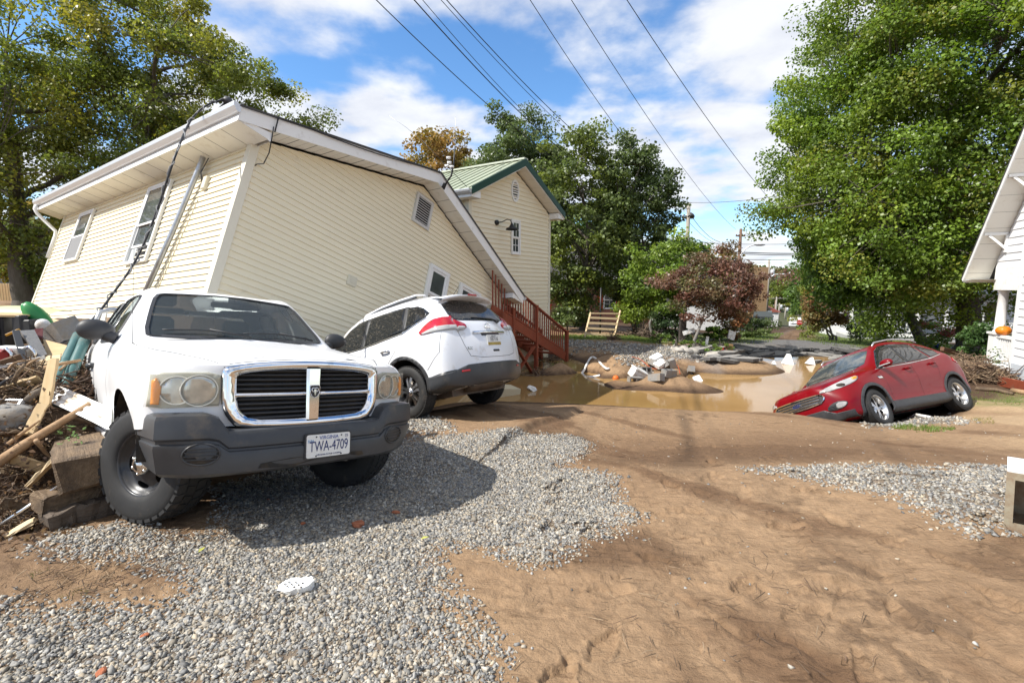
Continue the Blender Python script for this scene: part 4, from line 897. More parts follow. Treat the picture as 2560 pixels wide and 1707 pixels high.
def staircase():
    # runs down along the gable wall of the upright house
    D = H2D; N = -H2N; out = .35; wdt = 1.0
    def hit(u, v, off):     # pixel on the vertical plane parallel to the wall, 'off' metres in front
        dr = px(u, v, y=10) - Vector((0, 0, CAM_Z)); p0 = H2O + N*off; k = (p0 - Vector((0, 0, CAM_Z))).dot(N)/dr.dot(N); return Vector((0, 0, CAM_Z)) + dr*k
    off = 1.15; A = hit(1291, 725, off); B = hit(1419, 832, off)      # top rail line
    C0 = hit(1262, 795, off); C1 = hit(1408, 888, off)               # stringer centre line
    root = empty('wooden_staircase', 'red brown stained outdoor wooden staircase with balusters standing in the water', 'staircase', Vector((C1.x, C1.y, -1.)))
    base = Vector(root.location); P = lambda n, bm: build(n, bm, REDSTAIN, root)
    rel = lambda p: Vector(p) - base
    sdir = (C1 - C0); 
    for o_, k in ((Vector((0, 0, 0)), 0), (-N*wdt, 1)):
        b = BM(); ext = (C0 - C1)*.18; beam(b, rel(C0 + ext + o_), rel(C1 + sdir*.03 + o_), .05, .27); P('stringer', b)
        b = BM(); beam(b, rel(A + (A - B)*.25 + o_), rel(B + o_), .10, .045); P('handrail', b)
        b = BM(); lowA, lowB = C0 + Vector((0, 0, .19)), C1 + Vector((0, 0, .19)); beam(b, rel(lowA + o_), rel(lowB + o_), .05, .05); P('bottom_rail', b)
        n = 30
        for i in range(n):
            f = -.16 + 1.14*i/(n - 1); a = C0 + (C1 - C0)*f; tp = A + (B - A)*((a - A).dot(D)/(B - A).dot(D)); tp = Vector((a.x, a.y, tp.z)) ; b = BM(); beam(b, rel(a + o_ + Vector((0, 0, .05))), rel(tp + o_), .038, .038); P('baluster', b)
    for u, top, bot in ((1341, 765, 934), (1417, 828, 900)):
        for o_ in (Vector((0, 0, 0)), -N*wdt):
            p = hit(u, top, off) + o_; b = BM(); zb = -1.35 if u < 1400 else -.95; beam(b, rel((p.x, p.y, zb)), rel((p.x, p.y, p.z + .03)), .105, .105, up=(D.x, D.y, 0)); P('post', b)
    pu = hit(1282, 760, off)
    for o_ in (Vector((0, 0, 0)), -N*wdt): b = BM(); p = hit(1282, 900, off) + o_; beam(b, rel((p.x, p.y, -1.35)), rel((p.x, p.y, 1.0)), .105, .105, up=(D.x, D.y, 0)); P('post', b)
    pa, pb = hit(1290, 870, off), hit(1330, 935, off); pc, pd = hit(1333, 866, off), hit(1290, 930, off)
    for a, c in ((pa, pb), (pc, pd)): b = BM(); beam(b, rel(a + N*.03), rel(c + N*.03), .045, .10, up=tuple(N)); P('cross_brace', b)
    n = 9
    for i in range(n):
        f = .02 + .96*i/(n - 1); a = C0 + (C1 - C0)*f + Vector((0, 0, .03)); b = BM(); T, l = frame_from(rel(a), rel(a - N*wdt)); box(b, 0, l, -.13, .13, -.02, .02, T); P('tread', b)
    lp = hit(1255, 775, off); b = BM()
    for i in range(8): bb = BM(); a = lp - D*(.14*i); beam(bb, rel(a), rel(a - N*wdt), .13, .03); P('landing_board', bb)
    b = BM(); beam(b, rel(lp - D*1.2 + Vector((0, 0, -.12))), rel(lp + Vector((0, 0, -.12))), .05, .2); P('landing_joist', b)
staircase()

def right_house():
    # white house on the right: its left flank runs away from the viewer, an open porch at the far end
    dv = Vector((.40, .9165, 0)); nv = Vector((-.9165, .40, 0))       # along the wall (away) / outward normal
    c = px(2532, 900, y=12.6); o = Vector((c.x, c.y, 0))              # corner where wall meets porch
    R = Matrix(((dv.x, -nv.x, 0), (dv.y, -nv.y, 0), (0, 0, 1)))       # local x = away, local y = into the house
    t = empty('white_house', 'white sided house with open porch and bracketed eaves', 'house', o, R.to_4x4().to_euler()); G = -.95
    def loc(u, v, off=0.):
        dr = px(u, v, y=10) - Vector((0, 0, CAM_Z)); p0 = o + nv*off; k = (p0 - Vector((0, 0, CAM_Z))).dot(nv)/dr.dot(nv); w = Vector((0, 0, CAM_Z)) + dr*k; return (w - o).dot(dv), w.z
    ex, ez = loc(2410, 698, .55); rx, rz = loc(2560, 335, .55); SL = (rz - ez)/(rx - ex)
    roofz = lambda x: ez + SL*(x - ex)
    XN = -4.5; top = lambda x: roofz(x) - .10
    wb = BM(); v = [wb.verts.new(p) for p in ((0, .0, G), (XN, 0, G), (XN, 0, top(XN)), (0, 0, top(0)))]; wb.faces.new(v[::-1]); w2 = [wb.verts.new(p) for p in ((0, 0, G), (0, 4, G), (0, 4, top(0)), (0, 0, top(0)))]; wb.faces.new(w2); build('wall', wb, WHITES, t)
    fb = BM(); box(fb, XN, -.02, -.04, .3, G - .3, -.42); build('foundation', fb, mat('painted_block', (.52, .55, .58), .8, bump=.3, bscale=20), t)
    e = .205
    siding(t, None, -.42, 5.5, e, lambda z: (XN, 0. if z < top(0) - .02 else min(0, ex + (z + .10 - ez)/SL)) , 'x', 0., WHITES, .022)
    cb = BM(); box(cb, -.02, .10, -.035, -.0005, G + .3, top(0)); build('corner_board', cb, TRIMW, t)
    # gable part over the porch
    gx, gz0 = loc(2490, 690); gb = BM(); pe, pz = loc(2488, 705)
    band0, band1 = loc(2490, 725)[1], loc(2490, 672)[1]
    bb = BM(); box(bb, .10, pe, -.02, .10, band0, band1); build('porch_beam', bb, TRIMW, t)
    siding(t, None, band1, top(.1), e, lambda z: (.10, min(pe, ex + (z + .10 - ez)/SL)) if ex + (z + .10 - ez)/SL < pe else (.10, pe), 'x', .0, WHITES, .022)
    # roof overhang: slab, soffit boards, fascia
    for k in range(46):
        xa = ex + (XN - ex)*k/46; xb = ex + (XN - ex)*(k + 1)/46; sb = BM(); d_ = .006*(k % 2)
        sb.faces.new([sb.verts.new(p) for p in ((xa, -.55, roofz(xa) - .03 + d_), (xb - .004, -.55, roofz(xb) - .03 + d_), (xb - .004, .02, roofz(xb) - .03 + d_), (xa, .02, roofz(xa) - .03 + d_))]); build('soffit_board', sb, SOFFIT, t)
    rb = BM(); v = [rb.verts.new(p) for p in ((ex + .05, -.60, roofz(ex) + .0), (XN, -.60, roofz(XN) + .0), (XN, 5, roofz(XN) + .0), (ex + .05, 5, roofz(ex) + .0))]; u_ = [rb.verts.new(q.co + Vector((0, 0, .05))) for q in v]; rb.faces.new(u_); rb.faces.new(v[::-1])
    for k in range(4): rb.faces.new((v[k], v[(k + 1) % 4], u_[(k + 1) % 4], u_[k]))
    build('roof', rb, SHINGLE, t)
    fb = BM(); T, l = frame_from((ex + .02, -.57, roofz(ex) - .035), (XN, -.57, roofz(XN) - .035)); box(fb, 0, l, -.015, .015, -.065, .06, T); build('rake_board', fb, TRIMW, t)
    eb = BM(); box(eb, ex - .02, ex + .03, -.55, 4, roofz(ex) - .10, roofz(ex) - .005); build('eave_board', eb, TRIMW, t)
    eb = BM(); eb.faces.new([eb.verts.new(p) for p in ((ex, -.55, ez - .06), (ex, 4, ez - .06), (pe - .1, 4, ez - .02), (pe - .1, -.55, ez - .02))]); build('eave_soffit', eb, SOFFIT, t)
    for (u, v_) in ((2520, 612), (2588, 455)):
        bx, bz = loc(u, v_); zt = roofz(bx) - .06; kb = BM(); beam(kb, (bx, -.03, zt), (bx, -.53, zt), .07, .07, up=(1, 0, 0)); beam(kb, (bx, -.03, zt), (bx, -.03, zt - .50), .07, .07, up=(1, 0, 0)); beam(kb, (bx, -.05, zt - .40), (bx, -.42, zt - .04), .06, .06, up=(1, 0, 0)); build('bracket', kb, TRIMW, t)
    # porch: floor, parapet, column, railing
    p0 = loc(2532, 830)[0]; p1 = pe - .02; zt = loc(2480, 829)[1]
    fl = BM(); box(fl, .0, p1 + .05, -.04, 2.6, G + .28, G + .40); build('porch_floor', fl, TRIMW, t)
    pb = BM(); box(pb, p1 - .32, p1, -.02, .30, G - .1, zt - .06); build('column_base', pb, TRIMW, t); pb = BM(); box(pb, p1 - .36, p1 + .04, -.06, .34, zt - .06, zt); build('base_cap', pb, TRIMW, t)
    cl = BM(); lathe(cl, [(.14, zt), (.14, zt + .05), (.118, zt + .07), (.105, band0 - .08), (.13, band0 - .06), (.13, band0)], 24, 'Z', Matrix.Translation((p1 - .16, .14, 0))); build('column', cl, TRIMW, t)
    rb = BM(); box(rb, .10, p1 - .32, .02, .14, zt - .14, zt - .06); build('porch_rail', rb, TRIMW, t); rb = BM(); box(rb, .10, p1 - .32, .02, .12, G + .44, G + .50); build('porch_rail', rb, TRIMW, t)
    n = 8
    for k in range(n): bb = BM(); x = .14 + (p1 - .50)*k/(n - 1); box(bb, x - .018, x + .018, .05, .09, G + .5, zt - .14); build('baluster', bb, TRIMW, t)
    bb = BM(); box(bb, .05, p1 + .02, 2.4, 2.5, G, band1); build('porch_back_wall', bb, WHITES, t)
    # pumpkin on the parapet cap
    pp = o + R @ Vector((p1 - .50, .09, 0)); pk = empty('pumpkin', 'orange pumpkin sitting on the white porch rail', 'pumpkin', (pp.x, pp.y, zt - .062)); pm = BM(); bmesh.ops.create_uvsphere(pm, u_segments=48, v_segments=16, radius=1)
    for v in pm.verts:
        a = math.atan2(v.co.y, v.co.x); k = 1 + .05*abs(math.cos(a*5)) ; v.co = Vector((v.co.x*.165*k, v.co.y*.165*k, (v.co.z*.135 - .03*math.exp(-((v.co.x**2 + v.co.y**2)/.06))*(1 if v.co.z > 0 else -1)) + .13))
    for f in pm.faces: f.smooth = True
    build('shell', pm, mat('pumpkin_skin', (.78, .24, .015), .42, col2=(.62, .17, .01), scale=9), pk); sm = BM(); tube(sm, [(0, 0, .22), (.005, 0, .26), (.02, .01, .29)], [.02, .014, .016], 8); build('stem', sm, mat('stem_tan', (.22, .17, .07), .8), pk)
    # planter below the railing
    pq = o + R @ Vector((.55, -.16, 0)); pl = empty('window_box_planter', 'white planter box with young leafy sprigs on the porch', 'planter', (pq.x, pq.y, G + .28), R.to_4x4().to_euler()); bb = BM(); box(bb, -.40, .40, -.12, .12, 0, .16, bev=.01); build('box', bb, TRIMW, pl)
    lf = BM(); r = random.Random(4)
    for k in range(60):
        x, y, z = r.uniform(-.3, .3), r.uniform(-.08, .08), .16 + r.random()**1.5*.42; T = Matrix.Translation((x, y, z)) @ Euler((r.uniform(-1, 1), r.uniform(-1, 1), r.uniform(0, 6))).to_matrix().to_4x4(); lf.faces.new([lf.verts.new(T @ Vector(q)) for q in ((0, 0, 0), (.03, .025, 0), (.075, 0, .01), (.03, -.025, 0))])
    tag(build('leaves', lf, mat('sprig_green', (.10, .17, .035), .6), pl), kind='stuff')
    for ch in t.children: ch.data.transform(Matrix.Diagonal((-1, 1, 1, 1))); ch.data.flip_normals()
    R2 = Matrix(((-dv.x, -nv.x, 0), (-dv.y, -nv.y, 0), (0, 0, 1))); t.rotation_euler = R2.to_4x4().to_euler(); pl.rotation_euler = t.rotation_euler
    return t
right_house()
# ------------------------------------------------------------------ white pickup
def car_root(name, label, cat, pos, rpy):
    Mx = pose(pos, rpy); return empty(name, label, cat, Mx.translation, Mx.to_euler())
def make_truck():
    t = car_root('pickup_truck', 'white pickup truck with chrome crosshair grille, dark grey bumper and hazed headlights', 'pickup truck', (-2.004, 3.792, -1.376), (-4.2, -3.12, -43.54))
    b = lambda y1, z1, y2, z2, y3, z3, y4, z4: ((y1, z1), (y2, z2), (y3, z3), (y4, z4))
    st = [
     (.60, *b(.74, .48, .84, .62, .865, .82, .845, 1.015), (.79, .525, 1.045), (.825, 1.075)),
     (.40, *b(.80, .46, .895, .60, .925, .82, .885, 1.045), (.50, .60, 1.115), (.52, 1.150)),
     (.00, *b(.81, .44, .905, .58, .930, .84, .900, 1.080), (.05, .66, 1.165), (.05, 1.200)),
     (-.38, *b(.80, .43, .895, .57, .925, .86, .905, 1.115), (-.33, .71, 1.210), (-.35, 1.245)),
     (-.60, *b(.80, .43, .885, .57, .920, .88, .900, 1.150), (-.55, .735, 1.255), (-.47, 1.262)),
     (-.78, *b(.80, .43, .885, .57, .920, .88, .892, 1.180), (-.84, .680, 1.475), (-.74, 1.485)),
     (-1.00, *b(.80, .43, .885, .57, .920, .88, .888, 1.190), (-1.12, .620, 1.680), (-1.04, 1.712)),
     (-1.45, *b(.80, .43, .885, .57, .920, .88, .886, 1.195), (-1.48, .620, 1.725), (-1.45, 1.755)),
     (-1.95, *b(.80, .43, .885, .57, .920, .88, .884, 1.195), (-1.95, .618, 1.720), (-1.95, 1.752)),
     (-2.38, *b(.80, .43, .885, .57, .915, .88, .880, 1.195), (-2.34, .610, 1.690), (-2.36, 1.722)),
     (-2.48, *b(.78, .43, .870, .57, .900, .88, .865, 1.195), (-2.47, .640, 1.200), (-2.48, 1.200))]
    cr = [(i, 4, i + 1, 4, .45) for i in range(3, 10)] + [(i, 5, i + 1, 5, .35) for i in range(4, 9)] + [(10, r, 10, r + 1, .7) for r in range(1, 7)] + [(9, 5, 9, 6, .5), (9, 6, 9, 7, .5), (6, 5, 6, 6, .3), (6, 6, 6, 7, .3), (4, 5, 4, 6, .8), (4, 6, 4, 7, .8), (0, 5, 0, 6, .6), (0, 6, 0, 7, .6), (0, 4, 0, 5, .5)]
    bm = car_shell(st, (.80, .82, .835, .83), (-2.49, -2.49, -2.49, -2.48), cr, 3)
    bm.verts.index_update(); full = bm.copy(); full.verts.index_update(); bvh = BVHTree.FromBMesh(full)
    P = lambda n, q, m, par=t, **k: build(n, q, m, par, **k)
    # wheel arches
    for s in (1, -1):
        fs = cut_poly(bm, arc(.02, .40, .485, -35, 215, 30), 'y', lambda c, n, s=s: c.y*s > .35); bmesh.ops.delete(bm, geom=fs, context='FACES')
    fs = [f for f in bm.faces if f.calc_center_median().z < .50 and abs(f.normal.z) > .7]; bmesh.ops.delete(bm, geom=fs, context='FACES')
    fs = [f for f in bm.faces if f.calc_center_median().x > .42 and f.calc_center_median().z < .66]; bmesh.ops.delete(bm, geom=fs, context='FACES')
    # windscreen and windows cut out of the shell
    ws = smooth_poly([(-.708, 1.290), (-.640, 1.50), (-.578, 1.658), (-.50, 1.678), (0, 1.700), (.50, 1.678), (.578, 1.658), (.640, 1.50), (.708, 1.290), (.66, 1.268), (0, 1.278), (-.66, 1.268)], 1)
    fs = cut_poly(bm, ws, 'x', lambda c, n: c.x > -1.2 and c.x < -.35 and n.x > .15 and c.z > 1.2); g = take(bm, fs, -.004); P('windshield', g, GLASSW, smooth=True)
    sidew = [('window', smooth_poly([(-.86, 1.235), (-1.06, 1.52), (-1.16, 1.645), (-1.25, 1.665), (-1.80, 1.665), (-1.83, 1.64), (-1.86, 1.245)], 1)), ('window', smooth_poly([(-1.925, 1.245), (-1.90, 1.65), (-2.18, 1.645), (-2.28, 1.60), (-2.34, 1.25)], 1))]
    for s in (1, -1):
        for nm, pl in sidew:
            fs = cut_poly(bm, pl, 'y', lambda c, n, s=s: c.y*s > .45 and c.z > 1.15); g = take(bm, fs, -.006); P(nm, g, GLASSW, smooth=True)
            fr = patch(full, [(x, z) for x, z in pl], 'y', lambda c, n, s=s: c.y*s > .45 and c.z > 1.15, .002, 0)
            be = [e for e in fr.edges if len(e.link_faces) == 1]; tb = BM()
            for e in be: beam(tb, e.verts[0].co, e.verts[1].co, .018, .012)
            fr.free(); P('window_seal', tb, BLACKP)
    rw = rrect(-.56, .56, 1.26, 1.62, .05); fs = cut_poly(bm, rw, 'x', lambda c, n: c.x < -2.2 and n.x < -.2); g = take(bm, fs, -.004); P('rear_window', g, GLASSW, smooth=True)
    fs = cut_poly(bm, [(-.47, .70), (-.49, .80), (-.49, .97), (-.46, 1.02), (.46, 1.02), (.49, .97), (.49, .80), (.47, .70)], 'x', lambda c, n: c.x > .6 and n.x > .3); bmesh.ops.delete(bm, geom=fs, context='FACES')
    bmesh.ops.recalc_face_normals(bm, faces=bm.faces)
    body = P('body', bm, WHITE_PAINT, sharp=38)
    # black windscreen frit / pillar trim
    tb = BM(); n = len(ws)
    for k in range(n):
        a, c = ws[k], ws[(k + 1) % n]; h = []
        for q in (a, c):
            r = bvh.ray_cast(Vector((.6, q[0], q[1])), Vector((-1, 0, 0))); h.append(r[0])
        if None not in h: beam(tb, h[0], h[1], .026, .012)
    P('windshield_trim', tb, BLACKP)
    tb = BM(); xs = [(-.62, 1.268), (-.3, 1.272), (0, 1.276), (.3, 1.272), (.62, 1.268)]
    loft(tb, [[(-.50 + .05*abs(y), y, z - .005) for y, z in xs], [(-.545 + .05*abs(y), y, z + .018) for y, z in xs]], closed=False); P('cowl', tb, BLACKP)
    # panel gaps
    sb = BM()
    for s in (1, -1):
        fr = 2*s
        seam(sb, bvh, [(-.70, 1.17), (-.72, .9), (-.70, .52)], 'y', fr); seam(sb, bvh, [(-1.89, 1.66), (-1.89, 1.2), (-1.87, .52)], 'y', fr); seam(sb, bvh, [(-.70, .52), (-1.87, .52), (-2.38, .53)], 'y', fr); seam(sb, bvh, [(-2.38, .53), (-2.40, 1.2), (-2.33, 1.66)], 'y', fr)
        seam(sb, bvh, [(.795, .535*s), (.50, .665*s), (.10, .745*s), (-.30, .795*s), (-.50, .80*s)], 'z', 3)
        seam(sb, bvh, [(.79, .525*s), (.79, .4*s), (.79, .2*s), (.79, 0)], 'z', 3)
    tag(P('panel_gap', sb, GAP), kind='stuff')
    # hood creases are raised ribs that fade toward the grille
    for s in (1, -1):
        rb = BM(); pr = []
        for k in range(15):
            x = .72 - 1.1*k/14; y = s*(.30 + .12*k/14); h = bvh.ray_cast(Vector((x, y, 3)), Vector((0, 0, -1)))[0]; pr.append((x, y, h.z))
        loft(rb, [[(x, y - .05, z - .002) for x, y, z in pr], [(x, y - .018, z + .007*math.sin(math.pi*min(1, (k + 1)/8))) for k, (x, y, z) in enumerate(pr)], [(x, y + .03, z + .006) for x, y, z in pr], [(x, y + .10, z - .006) for x, y, z in pr]], closed=False); P('hood_crease', rb, WHITE_PAINT)
    # headlights
    hl = [(.535, .800), (.535, .985), (.60, 1.005), (.80, 1.000), (.855, .985), (.868, .80), (.80, .79)]
    for s in (1, -1):
        cond = lambda c, n, s=s: c.y*s > .4 and c.x > .42 and n.x > .02
        h = P('headlight', patch(full, [(y*s, z) for y, z in hl], 'x', cond, .012, .03), LENSY, smooth=False)
        for q, (cy, r0, r1) in enumerate(((.735, .076, .080), (.632, .084, .090))):
            el = [(s*(cy + r0*math.cos(a)), .895 + r1*math.sin(a)) for a in np.linspace(0, 2*math.pi, 28, endpoint=False)]
            build('reflector', patch(full, el, 'x', cond, .019 + .006*q, .012), mat('lamp_reflector', (.34, .35, .33), .2, metal=.7, col2=(.66, .66, .60), scale=18, coat=.6), h)
            el2 = [(s*(cy + r0*k*math.cos(a)), .895 + r1*k*math.sin(a)) for k in (1.05, ) for a in np.linspace(0, 2*math.pi, 28, endpoint=False)]
            pt = patch(full, el2, 'x', cond, .019 + .006*q, 0); be = [e for e in pt.edges if len(e.link_faces) == 1]; tb = BM()
            for e in be: beam(tb, e.verts[0].co, e.verts[1].co, .006, .006)
            pt.free(); build('bezel', tb, mat('lamp_bezel', (.75, .74, .66), .25, coat=.5), h)
        build('lens_cover', patch(full, [(y*s, z) for y, z in hl], 'x', cond, .036, .024), mat('hazy_cover', (.62, .60, .48), .3, alpha=.14, coat=.6, col2=(.72, .71, .62), scale=7), h)
        build('turn_signal', patch(full, [(s*y, z) for y, z in ((.812, .812), (.845, .812), (.845, .95), (.825, .965), (.805, .91))], 'x', cond, .026, .01), AMBER, h)
    # grille: chrome surround, crosshair, slats
    gx = lambda y: .862 - .075*(abs(y)/.53)**2.2
    outer = [(-.535, .985), (-.532, 1.030), (-.42, 1.058), (-.2, 1.078), (0, 1.083), (.2, 1.078), (.42, 1.058), (.532, 1.030), (.535, .985), (.530, .80), (.50, .72), (.44, .655), (.2, .645), (0, .643), (-.2, .645), (-.44, .655), (-.50, .72), (-.530, .80)]
    outer = smooth_poly(outer, 1); cz = .86
    def scl(pts, dy, dz): return [(y*(1 - dy/.53), cz + (z - cz)*(1 - dz/.21)) for y, z in pts]
    o1 = outer; o2 = scl(outer, .018, .016); o3 = scl(outer, .072, .052); o4 = scl(outer, .080, .060); gb = BM()
    loft(gb, [[(gx(y) - .10, y, z) for y, z in o1], [(gx(y) + .015, y, z) for y, z in o1], [(gx(y) + .030, y, z) for y, z in o2], [(gx(y) + .018, y, z) for y, z in o3], [(gx(y) - .055, y, z) for y, z in o4]])
    gr = P('grille', gb, CHROME)
    bb = BM(); bb.faces.new([bb.verts.new((gx(y) - .05, y, z)) for y, z in scl(outer, .06, .055)]); build('backing', bb, DARK, gr)
    cb = BM()
    for q in ((-.050, -.018), (.018, .050)): pass
    loft(cb, [[(gx(0) - .04, y, z) for y, z in ((-.058, 1.03), (-.052, .69))], [(gx(0) + .018, y, z) for y, z in ((-.050, 1.03), (-.044, .69))], [(gx(0) + .036, y, z) for y, z in ((-.036, 1.03), (-.031, .69))], [(gx(0) + .036, y, z) for y, z in ((.036, 1.03), (.031, .69))], [(gx(0) + .018, y, z) for y, z in ((.050, 1.03), (.044, .69))], [(gx(0) - .04, y, z) for y, z in ((.058, 1.03), (.052, .69))]], closed=False, smooth=False); build('grille_bar', cb, CHROME, gr)
    for s in (1, -1):
        tb = BM(); tube(tb, [(gx(y) + .006, s*y, .862) for y in np.linspace(.04, .475, 9)], .0135, 10); build('grille_bar', tb, CHROME, gr)
        for z in (.712, .742, .772, .802, .832, .895, .925, .955, .985, 1.012):
            tb = BM(); yy = np.linspace(.045, .455 - .05*max(0, .76 - z)/.05, 8); loft(tb, [[(gx(y) - .042, s*y, z + .012) for y in yy], [(gx(y) - .012, s*y, z + .004) for y in yy], [(gx(y) - .012, s*y, z - .004) for y in yy], [(gx(y) - .042, s*y, z - .006) for y in yy]], closed=False); build('slat', tb, BLACKP, gr)
    em = BM(); shield = [(-.033, .030), (-.024, .038), (.024, .038), (.033, .030), (.030, -.012), (.016, -.034), (0, -.042), (-.016, -.034), (-.030, -.012)]
    T = Matrix(((0, 0, 1, gx(0) + .034), (1, 0, 0, 0), (0, 1, 0, .878), (0, 0, 0, 1))); prism(em, shield, 0, .008, T); e = build('emblem', em, BLACKP, gr)
    em = BM(); tube(em, [T @ Vector((x*1.04, y*1.04, .008)) for x, y in shield], .0022, 6, closed=True); build('emblem_rim', em, CHROME, e)
    em = BM()
    for s in (1, -1): tube(em, [T @ Vector((s*(.004 + .013*math.cos(a)*(1 - k*.028) + .007), .008 + .016*math.sin(a)*(1 - k*.028), .011)) for k, a in enumerate(np.linspace(2.6, -3.0, 16))], .0034, 6)
    prism(em, [(-.008, .012), (.008, .012), (.0045, -.024), (0, -.03), (-.0045, -.024)], .008, .015, T); build('emblem_ram', em, CHROME, e)
    # bumper
    yy = np.concatenate([np.linspace(-1, 1, 41)]); path = []
    for s_ in yy:
        a = abs(s_); y = math.copysign(.862*min(1, a*1.18), s_); x = .935 - .15*(min(1, a*1.18))**2.6 - max(0, a - .847)/.153*.36; y += math.copysign(max(0, a - .847)/.153*.03, s_); path.append((x, y, a*1.18))
    bb = BM(); prof = []
    for x, y, a in path:
        zt = .655 + .105*float(sstep(.50, .585, np.array(abs(y)))); zb = .385 + .03*max(0, a - .8); d = 1.
        nx = Vector((1, 0, 0)) if a < .9 else Vector((.6, math.copysign(.8, y), 0)); ring = []
        for f, off in ((-.02, -.16), (0., -.10), (.0, -.02), (.06, .004), (.46, .012), (.52, .006), (.54, -.010), (.58, -.012), (.62, .0), (.90, -.004), (.97, -.014), (1., -.04), (1., -.16)):
            p = Vector((x, y, zb + (zt - zb)*f)) + nx*off; e_ = max(0, a - .72)/.46*max(0, .62 - f); p.x -= .20*e_; p.y *= 1 - .12*e_; ring.append(tuple(p))
        prof.append(ring)
    loft(bb, prof, closed=False); bmesh.ops.recalc_face_normals(bb, faces=bb.faces); bu = P('front_bumper', bb, GREYP, sharp=28); bvb = BVHTree.FromObject(bu, bpy.context.evaluated_depsgraph_get())
    for s in (1, -1):
        fc = BM(); ring = []; h0 = None
        pts = [(s*.645 + .088*math.cos(a), .525 + .062*math.sin(a)) for a in np.linspace(0, 2*math.pi, 28, endpoint=False)]
        hit = [bvb.ray_cast(Vector((2, y, z)), Vector((-1, 0, 0)))[0] for y, z in pts]
        fc.faces.new([fc.verts.new(h + Vector((.004, 0, 0))) for h in hit]); fg = build('fog_lamp_blank', fc, DARK, bu)
        rb = BM(); tube(rb, [h + Vector((.004, 0, 0)) for h in hit], .006, 6, closed=True); build('bezel', rb, GREYP, fg)
        for dz in (-.03, -.008, .014, .036):
            w = math.sqrt(max(0, 1 - (dz/.062)**2))*.082; rb = BM(); a = bvb.ray_cast(Vector((2, s*.645 - w, .525 + dz)), Vector((-1, 0, 0)))[0]; c = bvb.ray_cast(Vector((2, s*.645 + w, .525 + dz)), Vector((-1, 0, 0)))[0]
            beam(rb, a + Vector((.008, 0, 0)), c + Vector((.008, 0, 0)), .012, .005); build('slat', rb, BLACKP, fg)
    ib = BM(); hit = [bvb.ray_cast(Vector((2, y, z)), Vector((-1, 0, 0)))[0] for y, z in smooth_poly([(-.36, .40), (-.33, .455), (.34, .455), (.37, .40)], 1)]; ib.faces.new([ib.verts.new(h + Vector((.004, 0, 0))) for h in hit]); build('intake', ib, DARK, bu)
    # licence plate on the bumper
    py, pz = .085, .515; pxx = .955; pl = P('licence_plate', BM(), PLATEW) if False else None
    pb = BM(); T = Matrix(((0, 0, 1, pxx), (1, 0, 0, py), (0, 1, 0, pz), (0, 0, 0, 1))); prism(pb, rrect(-.1525, .1525, -.076, .076, .014), 0, .003, T); pl = P('licence_plate', pb, PLATEW)
    tb = BM(); prism(tb, rrect(-.162, .162, -.085, .085, .016), -.03, -.001, T); build('plate_holder', tb, BLACKP, pl)
    rt = (math.pi/2, 0, math.pi/2)
    text('plate_number', 'TWA-4709', .098, NAVY, pl, (pxx + .004, py + .002, pz - .006), rt, .60); text('plate_state', 'VIRGINIA', .034, mat('plate_blue', (.05, .09, .32), .4), pl, (pxx + .004, py, pz + .052), rt, .95)
    text('plate_slogan', 'VIRGINIA IS FOR LOVERS', .0155, NAVY, pl, (pxx + .004, py, pz - .060), rt); text('plate_month', 'JUN', .022, mat('plate_sticker', (.12, .30, .55), .4), pl, (pxx + .004, py - .125, pz + .036), rt); text('plate_year', '25', .024, NAVY, pl, (pxx + .004, py + .125, pz + .054), rt)
    for u, v in ((-.088, .060), (.088, .060), (-.088, -.066), (.088, -.066)): tb = BM(); lathe(tb, [(.0, .006), (.005, .006), (.005, .002)], 10, 'X', Matrix.Translation((pxx, py + u, pz + v))); build('plate_bolt', tb, BLACKP, pl)
    # mirrors
    for s in (1, -1):
        mb = BM(); bmesh.ops.create_uvsphere(mb, u_segments=20, v_segments=12, radius=1)
        for v in mb.verts:
            c = v.co; x, y, z = c.x*.065, c.y*.12, c.z*.082
            if c.x < 0: x *= .55
            v.co = Vector((-.83 + x, s*(.985 + y), 1.315 + z*(1 - .15*c.y*s)))
        for f in mb.faces: f.smooth = True
        mi = P('side_mirror', mb, BLACKP); ab = BM(); tube(ab, [(-.80, s*.86, 1.25), (-.81, s*.90, 1.262), (-.83, s*.94, 1.285)], [.05, .045, .045], 10); build('mirror_arm', ab, BLACKP, mi)
        gb = BM(); prism(gb, [(.10*math.cos(a), .065*math.sin(a)) for a in np.linspace(0, 2*math.pi, 20, endpoint=False)], 0, .003, Matrix(((0, 0, -1, -.870), (1, 0, 0, s*.985), (0, 1, 0, 1.315), (0, 0, 0, 1)))); build('mirror_glass', gb, CHROME, mi)
        hb = handle_mesh(.17, .05, .04); hb.transform(Matrix.Translation((-1.66, s*.905, 1.03)) @ (Matrix.Rotation(0, 4, 'Z') if s > 0 else Matrix.Rotation(math.pi, 4, 'Z'))); P('door_handle', hb, GREYP)
    # wipers
    for (y0, y1) in ((-.60, -.02), (-.02, .56)):
        wb = BM(); pr = []
        for k in range(10):
            y = y0 + (y1 - y0)*k/9; z = 1.315 + .02*math.sin(k/9*math.pi) - .012*k/9; h = bvh.ray_cast(Vector((.6, y, z)), Vector((-1, 0, 0)))[0]; pr.append(h + Vector((.018, 0, .012)))
        tube(wb, pr, .006, 6); tube(wb, [pr[5] + Vector((.012, 0, .008)), pr[9] + Vector((.03, .05, -.02))], .009, 6); P('wiper', wb, BLACKP)
    ab = BM(); tube(ab, [(-.46, -.80, 1.17), (-.50, -.805, 1.35), (-.58, -.81, 1.95)], [.004, .002, .0012], 6); lathe(ab, [(0, .03), (.012, .028), (.02, .0)], 10, 'Z', Matrix.Translation((-.46, -.80, 1.165))); P('antenna', ab, BLACKP)
